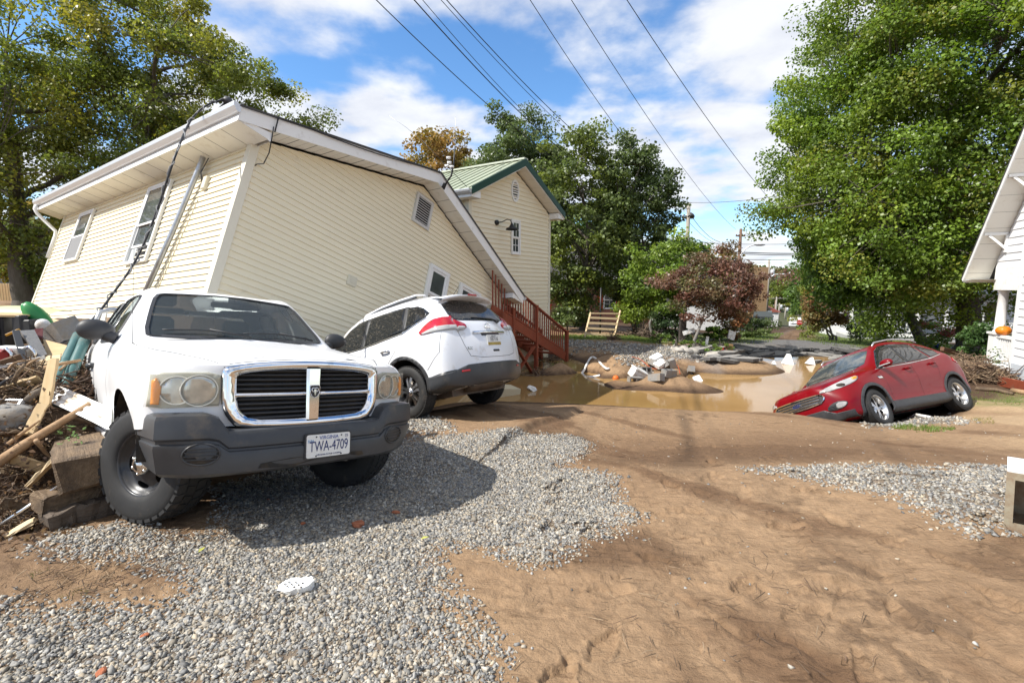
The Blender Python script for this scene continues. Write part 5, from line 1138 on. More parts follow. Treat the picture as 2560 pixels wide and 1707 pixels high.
    # interior
    ib = BM(); box(ib, -2.40, -.62, -.78, .78, .45, .52); box(ib, -2.42, -2.36, -.76, .76, .5, 1.22); P('cab_floor', ib, DARK)
    db = BM(); loft(db, [[(x, y, z) for x, z in ((-.62, 1.20), (-.80, 1.225), (-.98, 1.17), (-1.02, .95))] for y in np.linspace(-.74, .74, 7)], closed=False); P('dashboard', db, BLACKP)
    for sy in (.37, -.37):
        s_ = BM(); box(s_, -1.95, -1.40, sy - .26, sy + .26, .62, .80, bev=.05); box(s_, -2.05, -1.90, sy - .25, sy + .25, .78, 1.36, Matrix.Translation((-1.95, 0, .8)) @ Matrix.Rotation(-.15, 4, 'Y') @ Matrix.Translation((1.95, 0, -.8)), bev=.06); box(s_, -2.13, -2.03, sy - .14, sy + .14, 1.36, 1.56, bev=.04); P('seat', s_, SEATM)
    sw = BM(); tube(sw, [Vector((-1.15, .37, 1.10)) + Matrix.Rotation(-.45, 3, 'Y') @ Vector((0, .18*math.cos(a), .18*math.sin(a))) for a in np.linspace(0, 2*math.pi, 24, endpoint=False)], .014, 6, closed=True); P('steering_wheel', sw, BLACKP)
    rm = BM(); box(rm, -1.17, -1.13, -.13, .13, 1.53, 1.60, bev=.015); P('rear_view_mirror', rm, BLACKP)
    # bed
    bd = BM()
    for s in (1, -1): loft(bd, [[(x, s*y, z) for y, z in ((.80, .48), (.885, .60), (.915, .85), (.905, 1.12), (.86, 1.16), (.80, 1.16), (.80, .75))] for x in (-2.53, -2.9, -3.9, -4.55)], closed=False)
    box(bd, -4.55, -2.53, -.80, .80, .70, .76); box(bd, -2.56, -2.53, -.85, .85, .55, 1.15); box(bd, -4.58, -4.54, -.85, .85, .55, 1.15); 
    for s in (1, -1):
        fs = cut_poly(bd, arc(-3.335, .40, .48, -35, 215, 24), 'y', lambda c, n, s=s: c.y*s > .82); bmesh.ops.delete(bd, geom=fs, context='FACES')
    P('cargo_bed', bd, WHITE_PAINT)
    rk = BM()
    for s in (1, -1): tube(rk, [(-2.62, s*.82, 1.14), (-2.62, s*.82, 1.50), (-2.64, s*.79, 1.60), (-2.68, s*.70, 1.64), (-2.70, s*.3, 1.65)], .026, 8)
    tube(rk, [(-2.70, -.31, 1.65), (-2.70, .31, 1.65)], .026, 8); P('rack_hoop', rk, mat('rack_steel', (.55, .55, .54), .3, metal=.8))
    # underbody, mud flap plate, wheel wells
    ub = BM(); box(ub, -4.4, .60, -.55, .55, .36, .50); box(ub, -.06, .06, -.60, .60, .34, .42); 
    for s in (1, -1): loft(ub, [[(.02 + .495*math.cos(a), y*s, .40 + .495*math.sin(a)) for a in np.linspace(.12, 3.02, 18)] for y in (.44, .895)], closed=False); box(ub, -.47, .51, .43*s - .01, .43*s + .01, .5, .92)
    P('chassis', ub, DARK)
    fb = BM(); loft(fb, [[(-.445, -y, z) for y in (.80, .905)] for z in (.42, .74)], closed=False); loft(fb, [[(-.43, -y, z) for y in (.80, .905)] for z in (.42, .74)], closed=False); P('splash_shield', fb, mat('shield_plate', (.42, .43, .38), .6))
    # wheels
    R, rim, w = .388, .216, .265
    tm = tyre_mesh(R, rim, w, 34); rb = BM(); rim_barrel(rb, rim, w)
    face = BM(); lathe(face, [(rim - .016, .098), (rim - .030, .085), (rim - .045, .062), (.150, .060), (.128, .075), (.10, .083), (.075, .085), (.05, .087), (.0, .087)], 80, 'Y')
    for k in range(5):
        a = 2*math.pi*k/5 + .3; c = (.146*math.cos(a), .146*math.sin(a)); el = [(c[0] + .024*math.cos(q)*math.cos(a) - .052*math.sin(q)*math.sin(a), c[1] + .024*math.cos(q)*math.sin(a) + .052*math.sin(q)*math.cos(a)) for q in np.linspace(0, 2*math.pi, 16, endpoint=False)]
        fs = cut_poly(face, el, 'y', lambda c, n: True); bmesh.ops.delete(face, geom=fs, context='FACES')
    cap = BM(); lathe(cap, [(.068, .085), (.072, .10), (.064, .123), (.045, .129), (.035, .125), (.033, .133), (.0, .135)], 24, 'Y'); nuts = []
    for k in range(6):
        nb = BM(); a = 2*math.pi*k/6; T = Matrix.Translation((.060*math.cos(a), .113, .060*math.sin(a))); lathe(nb, [(.0, .014), (.011, .014), (.012, -.01)], 8, 'Y', T); nuts.append(nb)
    steel = mat('black_steel_wheel', (.024, .024, .026), .36, coat=.12, dirt=(.08, .065, .05), dirt_amt=.33, dirt_scale=10)
    w0 = empty('wheel', 'x', 'x'); del w0['label']; del w0['category']; w0.parent = t
    back = BM(); lathe(back, [(rim - .05, .02), (.0, .02)], 32, 'Y')
    build('tyre', tm, RUBBER, w0); build('rim', rb, steel, w0); build('rim_face', face, steel, w0, smooth=True); build('hub_cap', cap, mat('hub_cap_chrome', (.72, .70, .66), .18, metal=1.), w0); [build('lug_nut', nb, mat('hub_cap_chrome', (.7, .7, .7), .2), w0) for nb in nuts]; build('brake', back, DARK, w0)
    w0.location = (.03, -.705, .375); w0.rotation_euler = (0, .4, math.pi + math.radians(27))
    dup_part(w0, t, (.03, .705, .375), (0, 1., math.radians(27))); dup_part(w0, t, (-3.335, .765, .388), (0, 0, 0)); dup_part(w0, t, (-3.335, -.765, .388), (0, 0, math.pi))
    full.free(); return t
TRUCK = make_truck()
# ------------------------------------------------------------------ white SUV
def suv_wheel(t, R, rim, w, spokes, material, inner=None):
    w0 = empty('wheel', 'x', 'x'); del w0['label']; del w0['category']; w0.parent = t
    tb = tyre_mesh(R, rim, w)
    for k in range(60):                                  # tread sipes as raised shoulder lugs
        a = 2*math.pi*k/60
        for y0, y1 in ((-w*.44, -w*.30), (w*.30, w*.44), (-w*.24, -w*.05), (w*.05, w*.24)):
            vs = [tb.verts.new((rr*math.cos(a + d), y, rr*math.sin(a + d))) for rr in (R - .01, R + .004) for d, y in ((0, y0), (.07, y0), (.09, y1), (.02, y1))]
            for f in ((4, 5, 6, 7), (0, 1, 5, 4), (1, 2, 6, 5), (2, 3, 7, 6), (3, 0, 4, 7)): tb.faces.new([vs[q] for q in f])
    build('tyre', tb, RUBBER, w0); rb = BM(); rim_barrel(rb, rim, w); build('rim', rb, material, w0)
    spokes(w0, rim); bk = BM(); lathe(bk, [(rim - .05, -.03), (.10, -.03)], 32, 'Y'); build('well', bk, DARK, w0); dk = BM(); lathe(dk, [(.14, .0), (.14, -.02)], 32, 'Y'); lathe(dk, [(.14, .0), (.05, .0)], 32, 'Y'); build('brake_disc', dk, mat('brake_steel', (.25, .22, .19), .4, metal=.8), w0)
    return w0
def spokes_rogue(w0, rim):
    yr = lambda r: .055 - .02*(r/rim)**2
    for k in range(5):
        for s, dark in ((-1, 0), (1, 0)):
            bm = BM(); a = 2*math.pi*k/5 + s*.20; spoke(bm, [(.045, -.016), (.045, .016), (.13, .030*s + .016), (rim - .012, .045*s + .032), (rim - .012, .045*s - .030), (.13, .030*s - .018)], yr, .03, a); build('spoke', bm, ALLOY, w0)
    hb = BM(); lathe(hb, [(.058, .03), (.056, .056), (.03, .06), (0, .06)], 24, 'Y'); build('hub', hb, ALLOY, w0); cb = BM(); lathe(cb, [(.026, .058), (.024, .066), (0, .067)], 20, 'Y'); build('centre_cap', cb, CHROME, w0)
def spokes_escape(w0, rim):
    yr = lambda r: .050 - .025*(r/rim)**2
    for k in range(5):
        a = 2*math.pi*k/5
        for s in (-1, 1):
            bm = BM(); spoke(bm, [(.040, .0), (.045, .022*s), (.12, .034*s), (rim - .010, .068*s), (rim - .010, .026*s), (.135, .010*s), (.11, .0)], yr, .035, a); build('spoke', bm, ALLOY, w0)
    hb = BM(); lathe(hb, [(.06, .02), (.056, .052), (.03, .058), (0, .058)], 24, 'Y'); build('hub', hb, ALLOY, w0)
def suv_common(t, bm, full, paint, arches, wells, archmat, R=.36, ring=(.405, .455), az=.365):
    for cx in arches:
        for s in (1, -1):
            cond = lambda c, n, s=s: c.y*s > .45 and abs(n.y) > .2
            pl = arc(cx, az, ring[1], -16, 196, 26) + arc(cx, az, ring[0], 196, -16, 26); build('arch_trim', patch(full, pl, 'y', cond, .010, .02), archmat, t)
            fs = cut_poly(bm, arc(cx, az, ring[0], -40, 220, 26), 'y', cond); bmesh.ops.delete(bm, geom=fs, context='FACES')
    for cx in arches:
        for s in (1, -1): wb = BM(); loft(wb, [[(cx + (ring[0] + .02)*math.cos(a), y*s, az + (ring[0] + .02)*math.sin(a)) for a in np.linspace(.05, 3.09, 18)] for y in (.52, .88)], closed=False); box(wb, cx - .4, cx + .4, .51*s - .01, .51*s + .01, .4, .78); build('wheel_well', wb, DARK, t)
def make_rogue():
    t = car_root('white_suv', 'silvery white SUV nose down behind the pickup, rear lifted onto the mud', 'SUV', (-.866, 7.276, -1.300), (.48, 12.21, 144.97))
    b = lambda y1, z1, y2, z2, y3, z3, y4, z4: ((y1, z1), (y2, z2), (y3, z3), (y4, z4))
    st = [
     (3.30, *b(.66, .25, .78, .42, .80, .68, .70, .88), (3.42, .52, .93), (3.46, .95)),
     (3.05, *b(.74, .24, .87, .42, .90, .70, .82, .95), (3.10, .62, 1.02), (3.10, 1.05)),
     (2.60, *b(.80, .23, .91, .42, .925, .72, .875, 1.01), (2.60, .68, 1.09), (2.60, 1.12)),
     (2.10, *b(.80, .22, .90, .42, .925, .74, .89, 1.05), (2.12, .73, 1.15), (2.15, 1.18)),
     (1.75, *b(.80, .22, .895, .42, .920, .75, .89, 1.08), (1.72, .70, 1.36), (1.82, 1.39)),
     (1.35, *b(.80, .22, .895, .42, .920, .76, .885, 1.09), (1.25, .635, 1.59), (1.32, 1.625)),
     (.85, *b(.80, .22, .895, .42, .920, .78, .880, 1.10), (.85, .625, 1.655), (.85, 1.69)),
     (.30, *b(.80, .23, .895, .44, .925, .80, .880, 1.12), (.28, .615, 1.66), (.28, 1.70)),
     (-.15, *b(.80, .26, .900, .46, .930, .82, .870, 1.15), (-.14, .595, 1.645), (-.14, 1.685)),
     (-.50, *b(.78, .29, .885, .48, .915, .84, .835, 1.17), (-.44, .545, 1.585), (-.44, 1.635)),
     (-.72, *b(.72, .32, .85, .50, .870, .84, .76, 1.16), (-.76, .565, 1.20), (-.80, 1.21))]
    cr = [(i, 4, i + 1, 4, .25) for i in range(3, 10)] + [(9, 5, 9, 6, .7), (9, 6, 9, 7, .7), (9, 5, 10, 5, .4), (10, 5, 10, 6, .5), (10, 6, 10, 7, .5)] + [(i, 5, i + 1, 5, .3) for i in range(4, 9)]
    bm = car_shell(st, (3.52, 3.60, 3.58, 3.50), (-.90, -.955, -.95, -.84), cr, 3); bm.verts.index_update(); full = bm.copy(); full.verts.index_update(); bvh = BVHTree.FromBMesh(full)
    P = lambda n, q, m, par=t, **k: build(n, q, m, par, **k)
    suv_common(t, bm, full, SILVER_PAINT, (0., 2.705), None, BLACKP, az=.41)
    P('body', bm, SILVER_PAINT, sharp=38)
    for s in (1, -1):
        cs = lambda c, n, s=s: c.y*s > .40 and n.y*s > .15
        for pl in ([(1.72, 1.155), (1.30, 1.50), (1.10, 1.575), (.86, 1.585), (.90, 1.15)], [(.82, 1.15), (.78, 1.585), (.30, 1.59), (.03, 1.575), (-.02, 1.20)], [(-.08, 1.215), (-.045, 1.555), (-.22, 1.535), (-.34, 1.48), (-.47, 1.38), (-.40, 1.32)]):
            P('window', patch(full, pl, 'y', cs, .004, .02), GLASSD, smooth=True)
        P('window_trim', patch(full, [(1.86, 1.10), (1.70, 1.125), (.9, 1.125), (-.05, 1.175), (-.46, 1.32), (-.44, 1.335), (-.05, 1.195), (.9, 1.145), (1.70, 1.145)], 'y', cs, .007, .015), CHROME, smooth=True)
        P('pillar_trim', patch(full, [(.905, 1.15), (.865, 1.585), (.775, 1.585), (.815, 1.15)], 'y', cs, .003, .01), BLACKP, smooth=True); P('pillar_trim', patch(full, [(-.015, 1.20), (.035, 1.58), (-.05, 1.57), (-.085, 1.215)], 'y', cs, .003, .01), BLACKP, smooth=True)
        # tail lamp: wraps from the flank to the tailgate
        P('sill_trim', patch(full, [(2.28, .22), (2.28, .36), (.44, .40), (.44, .22)], 'y', cs, .008, .02), BLACKP, smooth=True)
        tl = P('tail_light', patch(full, smooth_poly([(-.33, 1.085), (-.48, 1.235), (-.60, 1.285), (-.82, 1.26), (-.90, 1.11), (-.66, 1.08)], 1), 'y', lambda c, n, s=s: c.y*s > .58, .012, .03), REDL)
        build('clear_section', patch(full, smooth_poly([(-.38, 1.085), (-.56, 1.135), (-.70, 1.15), (-.90, 1.14), (-.90, 1.08), (-.66, 1.08)], 1), 'y', lambda c, n, s=s: c.y*s > .58, .018, .02), GLASSC, tl)
        build('gate_section', patch(full, smooth_poly([(s*.585, 1.06), (s*.585, 1.245), (s*.50, 1.20), (s*.40, 1.15), (s*.42, 1.09)], 1), 'x', lambda c, n: c.x < -.5 and n.x < -.2, .012, .03), REDL, tl)
        build('gate_reverse_lamp', patch(full, smooth_poly([(s*.58, 1.062), (s*.58, 1.125), (s*.44, 1.125), (s*.44, 1.075)], 1), 'x', lambda c, n: c.x < -.5 and n.x < -.2, .018, .02), GLASSC, tl)
        P('reflector', patch(full, rrect(s*.60 - .06, s*.60 + .06, .50, .525, .01), 'x', lambda c, n: c.x < -.5, .022, .02), REDL)
        rb = BM(); pr = [(1.15, 1.60), (1.0, 1.685), (.6, 1.72), (.2, 1.728), (-.15, 1.72), (-.32, 1.675)]; tube(rb, [(x, s*.585, z) for x, z in pr], [.012, .018, .02, .02, .018, .012], 8); P('roof_rail', rb, SILVER_PAINT)
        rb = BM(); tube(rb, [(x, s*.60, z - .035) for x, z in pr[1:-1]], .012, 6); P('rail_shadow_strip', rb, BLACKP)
        for x in (.30, 1.28): hb = handle_mesh(); hb.transform(Matrix.Translation((x, s*.905, .985)) @ Matrix.Rotation(0 if s > 0 else math.pi, 4, 'Z')); P('door_handle', hb, CHROME)
        mb = BM(); bmesh.ops.create_uvsphere(mb, u_segments=14, v_segments=8, radius=1); mb.transform(Matrix.Translation((1.60, s*1.0, 1.13)) @ Matrix.Diagonal((.08, .12, .075, 1))); P('side_mirror', mb, SILVER_PAINT, smooth=True)
    cb = lambda c, n: c.x < -.42 and n.x < -.05
    P('rear_window', patch(full, smooth_poly([(-.60, 1.235), (-.505, 1.585), (.505, 1.585), (.60, 1.235), (.4, 1.215), (-.4, 1.215)], 1), 'x', cb, .004, .02), GLASSD, smooth=True)
    # spoiler lip
    sb = BM(); yy = np.linspace(-.56, .56, 13); q = lambda y: 1 - .12*(abs(y)/.56)**3
    loft(sb, [[(-.36, y, 1.668 - .05*(y/.56)**2) for y in yy], [(-.55*q(y), y, 1.662 - .06*(y/.56)**2) for y in yy], [(-.690*q(y), y, 1.625 - .06*(y/.56)**2) for y in yy], [(-.670*q(y), y, 1.602 - .06*(y/.56)**2) for y in yy], [(-.48*q(y), y, 1.585 - .06*(y/.56)**2) for y in yy]], closed=False); sp = P('spoiler', sb, SILVER_PAINT, smooth=True)
    sb = BM(); loft(sb, [[(-.692, y, 1.612) for y in (-.10, .10)], [(-.692, y, 1.634) for y in (-.10, .10)], [(-.68, y, 1.642) for y in (-.10, .10)]], closed=False); build('brake_light', sb, REDL, sp)
    # tailgate: plate recess, chrome bar, badge, plate
    P('plate_recess', patch(full, smooth_poly([(-.36, .80), (-.40, .90), (-.34, 1.06), (.34, 1.06), (.40, .90), (.36, .80)], 1), 'x', cb, -.010, 0), SILVER_PAINT, smooth=True)
    P('chrome_bar', patch(full, [(-.35, 1.035), (-.37, 1.005), (.37, 1.005), (.35, 1.035)], 'x', cb, .022, .03), CHROME); P('licence_lamp_housing', patch(full, rrect(-.20, .20, .975, 1.005, .01), 'x', cb, .012, .02), BLACKP)
    hp = lambda y, z: bvh.ray_cast(Vector((-3, y, z)), Vector((1, 0, 0)))[0]
    c = hp(0, .90); Tn = lambda c, dz=0: Matrix(((0, 0, -1, c.x), (-1, 0, 0, c.y), (0, 1, 0, c.z), (0, 0, 0, 1)))
    pb = BM(); prism(pb, rrect(-.152, .152, -.076, .076, .012), .012, .016, Tn(c)); pl = P('licence_plate', pb, PLATEW); pbk = BM(); prism(pbk, rrect(-.15, .15, -.074, -.03, .01), .016, .0175, Tn(c)); build('plate_picture', pbk, mat('plate_print', (.25, .16, .05), .5, col2=(.55, .42, .1), scale=30), pl)
    text('plate_number', '1EE7116', .085, mat('plate_black', (.03, .03, .03), .5), pl, (c.x - .018, 0, c.z + .012), (math.pi/2, 0, -math.pi/2), .62, .0005)
    text('plate_state', 'MARYLAND', .020, mat('plate_black', (.03, .03, .03), .5), pl, (c.x - .018, 0, c.z + .060), (math.pi/2, 0, -math.pi/2), 1, .0005)
    c = hp(0, 1.105); bb = BM(); tube(bb, [Tn(c) @ Vector((.052*math.cos(a), .052*math.sin(a), .012)) for a in np.linspace(0, 2*math.pi, 24, endpoint=False)], .007, 6, closed=True); box(bb, -.062, .062, -.010, .010, .008, .022, Tn(c)); P('badge', bb, CHROME)
    c = hp(.46, .80); text('model_lettering', 'ROGUE', .055, CHROME, t, (c.x - .004, .46, .80), (math.pi/2, 0, -math.pi/2 + .18), 1.25, .002)
    P('gate_handle', patch(full, rrect(-.07, .07, .735, .765, .012), 'x', cb, .004, .01), BLACKP)
    lb = patch(full, [(-.92, .10), (-.92, .50), (-.75, .53), (-.55, .59), (.55, .59), (.75, .53), (.92, .50), (.92, .10)], 'x', lambda c, n: c.x < -.42 and n.x < .2 and n.z > -.8, .012, .03); P('lower_bumper', lb, GREYP, smooth=True)
    for s in (1, -1): P('lower_bumper_side', patch(full, [(-.43, .24), (-.46, .50), (-.80, .545), (-1., .5), (-1., .2)], 'y', lambda c, n, s=s: c.y*s > .6, .010, .02), GREYP, smooth=True)
    wb = BM(); c1 = hp(-.30, 1.225); tube(wb, [hp(-.34, 1.21) + Vector((-.03, 0, 0)), hp(-.20, 1.24) + Vector((-.03, 0, .01)), hp(.2, 1.27) + Vector((-.02, 0, 0))], .010, 6); lathe(wb, [(.0, .05), (.03, .045), (.032, 0)], 12, 'X', Matrix.Translation(hp(-.34, 1.21)) @ Matrix.Rotation(math.pi, 4, 'Z')); P('rear_wiper', wb, BLACKP)
    sb = BM()
    seam(sb, bvh, [(.86, 1.58), (.88, 1.1), (.87, .45), (.80, .40)], 'y', 2); seam(sb, bvh, [(-.06, 1.58), (-.05, 1.2), (.10, .95), (.36, .74)], 'y', 2); seam(sb, bvh, [(.45, .42), (1.9, .40)], 'y', 2)
    for s in (1, -1): seam(sb, bvh, [(s*.60, 1.24), (s*.595, 1.06), (s*.56, .86), (s*.50, .70), (s*.3, .665), (0, .66)], 'x', -3); seam(sb, bvh, [(-.45, .60), (-.70, .80), (-.72, 1.06)], 'y', 2*s)
    tag(P('panel_gap', sb, GAP), kind='stuff')
    ab = BM(); tube(ab, [(-.30, 0, 1.69), (-.40, 0, 1.77), (-.48, 0, 1.83)], [.006, .004, .002], 6); P('antenna', ab, BLACKP)
    ub = BM(); box(ub, -.55, 3.2, -.6, .6, .20, .34); lathe(ub, [(0, -.36), (.10, -.36), (.10, .36), (0, .36)], 16, 'Y', Matrix.Translation((-.62, 0, .30)) @ Matrix.Diagonal((1, 1, .75, 1))); tube(ub, [(-.05, -.7, .36), (-.05, .7, .36)], .045, 8); P('underbody', ub, mat('rusty_exhaust', (.05, .042, .036), .5, metal=.3, col2=(.14, .10, .07), scale=8))
    w0 = suv_wheel(t, .363, .235, .225, spokes_rogue, mat('dark_alloy', (.08, .08, .085), .35, metal=.7)); w0.location = (0, .795, .363); w0.rotation_euler = (0, .3, 0)
    for p, r in (((0, -.795, .363), math.pi), ((2.705, .795, .363), 0), ((2.705, -.795, .363), math.pi)): dup_part(w0, t, p, (0, 1, r))
    full.free(); return t
ROGUE = make_rogue()

def make_escape():
    t = car_root('red_crossover', 'deep red crossover car tipped nose first into the flooded hole', 'car', (6.409, 9.25, -2.184), (24.98, 2.07, 203.81))
    b = lambda y1, z1, y2, z2, y3, z3, y4, z4: ((y1, z1), (y2, z2), (y3, z3), (y4, z4))
    st = [
     (.66, *b(.60, .25, .76, .42, .79, .62, .66, .83), (.76, .48, .905), (.80, .93)),
     (.42, *b(.74, .24, .87, .42, .895, .66, .79, .93), (.46, .58, 1.00), (.48, 1.025)),
     (.00, *b(.80, .23, .91, .42, .925, .70, .865, 1.00), (.0, .65, 1.085), (.0, 1.105)),
     (-.40, *b(.80, .22, .90, .42, .920, .72, .88, 1.035), (-.36, .70, 1.135), (-.32, 1.155)),
     (-.80, *b(.80, .22, .895, .42, .920, .74, .885, 1.06), (-.82, .675, 1.37), (-.74, 1.39)),
     (-1.15, *b(.80, .22, .895, .42, .920, .76, .885, 1.075), (-1.28, .615, 1.585), (-1.20, 1.62)),
     (-1.75, *b(.80, .22, .895, .42, .920, .78, .885, 1.10), (-1.72, .605, 1.64), (-1.72, 1.685)),
     (-2.30, *b(.80, .23, .895, .43, .925, .80, .885, 1.13), (-2.30, .59, 1.62), (-2.30, 1.665)),
     (-2.80, *b(.80, .25, .905, .45, .935, .84, .880, 1.17), (-2.70, .565, 1.575), (-2.72, 1.62)),
     (-3.10, *b(.78, .28, .88, .48, .91, .86, .84, 1.18), (-3.00, .535, 1.50), (-3.02, 1.55)),
     (-3.28, *b(.70, .32, .83, .52, .86, .86, .75, 1.12), (-3.30, .54, 1.14), (-3.34, 1.15))]
    cr = [(i, 4, i + 1, 4, .5) for i in range(2, 9)] + [(i, 3, i + 1, 3, .35) for i in range(2, 9)] + [(9, 5, 9, 6, .6), (9, 6, 9, 7, .6)] + [(i, 5, i + 1, 5, .3) for i in range(4, 9)] + [(0, 5, 0, 6, .4), (0, 6, 0, 7, .4)]
    bm = car_shell(st, (.84, .885, .885, .83), (-3.44, -3.48, -3.47, -3.36), cr, 3); bm.verts.index_update(); full = bm.copy(); full.verts.index_update(); bvh = BVHTree.FromBMesh(full)
    P = lambda n, q, m, par=t, **k: build(n, q, m, par, **k)
    suv_common(t, bm, full, RED_PAINT, (0., -2.69), None, BLACKP, ring=(.385, .445))
    P('body', bm, RED_PAINT, sharp=38)
    cf = lambda c, n: c.x > .1 and n.x > .05
    for s in (1, -1):
        cs = lambda c, n, s=s: c.y*s > .40 and n.y*s > .15
        for pl in ([(-.52, 1.085), (-1.02, 1.47), (-1.26, 1.57), (-1.50, 1.585), (-1.50, 1.115)], [(-1.57, 1.12), (-1.57, 1.585), (-2.12, 1.57), (-2.28, 1.545), (-2.33, 1.16)], [(-2.39, 1.17), (-2.35, 1.535), (-2.60, 1.47), (-2.82, 1.34), (-2.76, 1.225)]):
            P('window', patch(full, pl, 'y', cs, .004, .02), GLASSD, smooth=True)
        P('pillar_trim', patch(full, [(-1.495, 1.115), (-1.495, 1.585), (-1.575, 1.585), (-1.575, 1.12)], 'y', cs, .003, .01), BLACKP, smooth=True)
        P('window_trim', patch(full, [(-.42, 1.05), (-1.5, 1.08), (-2.35, 1.135), (-2.80, 1.205), (-2.80, 1.22), (-2.35, 1.153), (-1.5, 1.097), (-.48, 1.07)], 'y', cs, .007, .012), CHROME, smooth=True)
        P('sill_trim', patch(full, [(-.40, .20), (-.42, .42), (-2.28, .42), (-2.30, .20)], 'y', cs, .010, .02), BLACKP, smooth=True)
        hl = P('headlight', patch(full, smooth_poly([(.80, .79), (.78, .855), (.55, .925), (.32, .965), (.14, .985), (.22, .90), (.50, .825)], 1), 'y', lambda c, n, s=s: c.y*s > .30 and n.x > -.1, .010, .02), GLASSC)
        build('projector', patch(full, [(.55 + .055*math.cos(a), .862 + .032*math.sin(a)) for a in np.linspace(0, 2*math.pi, 14, endpoint=False)], 'y', lambda c, n, s=s: c.y*s > .30, .016, .01), DARK, hl); build('turn_signal', patch(full, smooth_poly([(.32, .915), (.31, .955), (.17, .97), (.23, .915)], 1), 'y', lambda c, n, s=s: c.y*s > .30, .016, .01), AMBER, hl)
        fg = P('fog_lamp_bay', patch(full, smooth_poly([(s*.50, .46), (s*.52, .535), (s*.66, .60), (s*.80, .575), (s*.80, .50), (s*.66, .44)], 1), 'x', lambda c, n, s=s: cf(c, n) and c.y*s > .3, .006, .015), BLACKP); build('fog_lamp', patch(full, smooth_poly([(s*.64, .475), (s*.66, .575), (s*.79, .56), (s*.79, .51), (s*.70, .465)], 1), 'x', lambda c, n, s=s: cf(c, n) and c.y*s > .3, .016, .015), GLASSC, fg)
        for dz in (.48, .505, .53): rb = BM(); a, c = [bvh.ray_cast(Vector((3, s*y, dz)), Vector((-1, 0, 0)))[0] for y in (.53, .63)]; beam(rb, a + Vector((.014, 0, 0)), c + Vector((.012, s*.01, 0)), .01, .006); build('slat', rb, GREYP, fg)
        mb = BM(); bmesh.ops.create_uvsphere(mb, u_segments=16, v_segments=10, radius=1)
        for v in mb.verts: c = v.co; v.co = Vector((-.60 + c.x*(.075 if c.x > 0 else .04), s*(1.005 + c.y*.12), 1.115 + c.z*.075))
        mi = P('side_mirror', mb, RED_PAINT, smooth=True); ab = BM(); tube(ab, [(-.54, s*.84, 1.06), (-.58, s*.93, 1.085)], [.03, .03], 8); build('mirror_arm', ab, BLACKP, mi); gb = BM(); box(gb, -.540, -.525, s*1.0 - .10, s*1.0 + .10, 1.085, 1.105); build('mirror_lamp', gb, GLASSC, mi)
        for x in (-1.34, -2.22): hb = handle_mesh(.18, .034, .045); hb.transform(Matrix.Translation((x, s*.905, .995 - (x + 1.42)*.04)) @ Matrix.Rotation(0 if s > 0 else math.pi, 4, 'Z')); P('door_handle', hb, RED_PAINT)
        rb = BM(); tube(rb, [(x, s*.575, z) for x, z in ((-1.20, 1.60), (-1.32, 1.675), (-1.8, 1.715), (-2.2, 1.70), (-2.6, 1.66), (-2.75, 1.60))], .016, 8); P('roof_rail', rb, mat('rail_silver', (.55, .55, .55), .3, metal=.8))
        P('tail_light', patch(full, smooth_poly([(-3.02, 1.0), (-3.08, 1.12), (-3.4, 1.13), (-3.5, 1.0), (-3.4, .93)], 1), 'y', lambda c, n, s=s: c.y*s > .5, .01, .02), REDL)
        vb = patch(full, [(-.48, .86), (-.44, .91), (-.30, .915), (-.34, .86)], 'y', cs, .008, .01); P('fender_badge', vb, CHROME)
        sb = BM(); seam(sb, bvh, [(-.46, 1.05), (-.50, .9), (-.52, .45)], 'y', 2*s); seam(sb, bvh, [(-1.535, 1.09), (-1.535, .8), (-1.50, .45)], 'y', 2*s); seam(sb, bvh, [(-2.38, 1.14), (-2.36, .95), (-2.26, .72)], 'y', 2*s)
        seam(sb, bvh, [(.76, s*.50), (.50, s*.61), (.1, s*.70), (-.3, s*.76)], 'z', 3); seam(sb, bvh, [(.12, .80), (.30, .70), (.36, .60)], 'y', 2*s); tag(P('panel_gap', sb, GAP), kind='stuff')
    ws = smooth_poly([(-.68, 1.165), (-.60, 1.42), (-.54, 1.545), (0, 1.585), (.54, 1.545), (.60, 1.42), (.68, 1.165), (0, 1.15)], 1)
    P('windshield', patch(full, ws, 'x', lambda c, n: n.x > .2 and -1.3 < c.x < -.25 and c.z > 1.1, .004, .02), mat('muddy_windscreen', (.045, .06, .065), .05, spec=.6, dirt=(.20, .19, .15), dirt_amt=.42, dirt_scale=3), smooth=True)
    P('rear_window', patch(full, smooth_poly([(-.56, 1.18), (-.48, 1.46), (.48, 1.46), (.56, 1.18)], 1), 'x', lambda c, n: c.x < -3.0 and n.x < -.1, .004, .02), GLASSD, smooth=True)
    gp = smooth_poly([(-.50, .78), (-.54, .71), (-.42, .61), (.42, .61), (.54, .71), (.50, .78), (.40, .80), (-.40, .80)], 1)
    g = P('grille', patch(full, gp, 'x', cf, .004, .01), BLACKP)
    pt = patch(full, gp, 'x', cf, .014, 0); be = [e for e in pt.edges if len(e.link_faces) == 1]; tb = BM()
    for e in be: beam(tb, e.verts[0].co, e.verts[1].co, .020, .018)
    pt.free(); build('grille_frame', tb, CHROME, g)
    for z in (.655, .705, .755):
        tb = BM(); w = .45 if z > .7 else .41; pr = [bvh.ray_cast(Vector((3, y, z)), Vector((-1, 0, 0)))[0] + Vector((.014, 0, 0)) for y in np.linspace(-w, w, 13)]; loft(tb, [[p + Vector((-.012, 0, .016)) for p in pr], [p + Vector((.004, 0, .010)) for p in pr], [p + Vector((.004, 0, -.010)) for p in pr], [p + Vector((-.012, 0, -.016)) for p in pr]], closed=False); build('grille_bar', tb, mat('satin_chrome', (.55, .55, .56), .22, metal=1.), g)
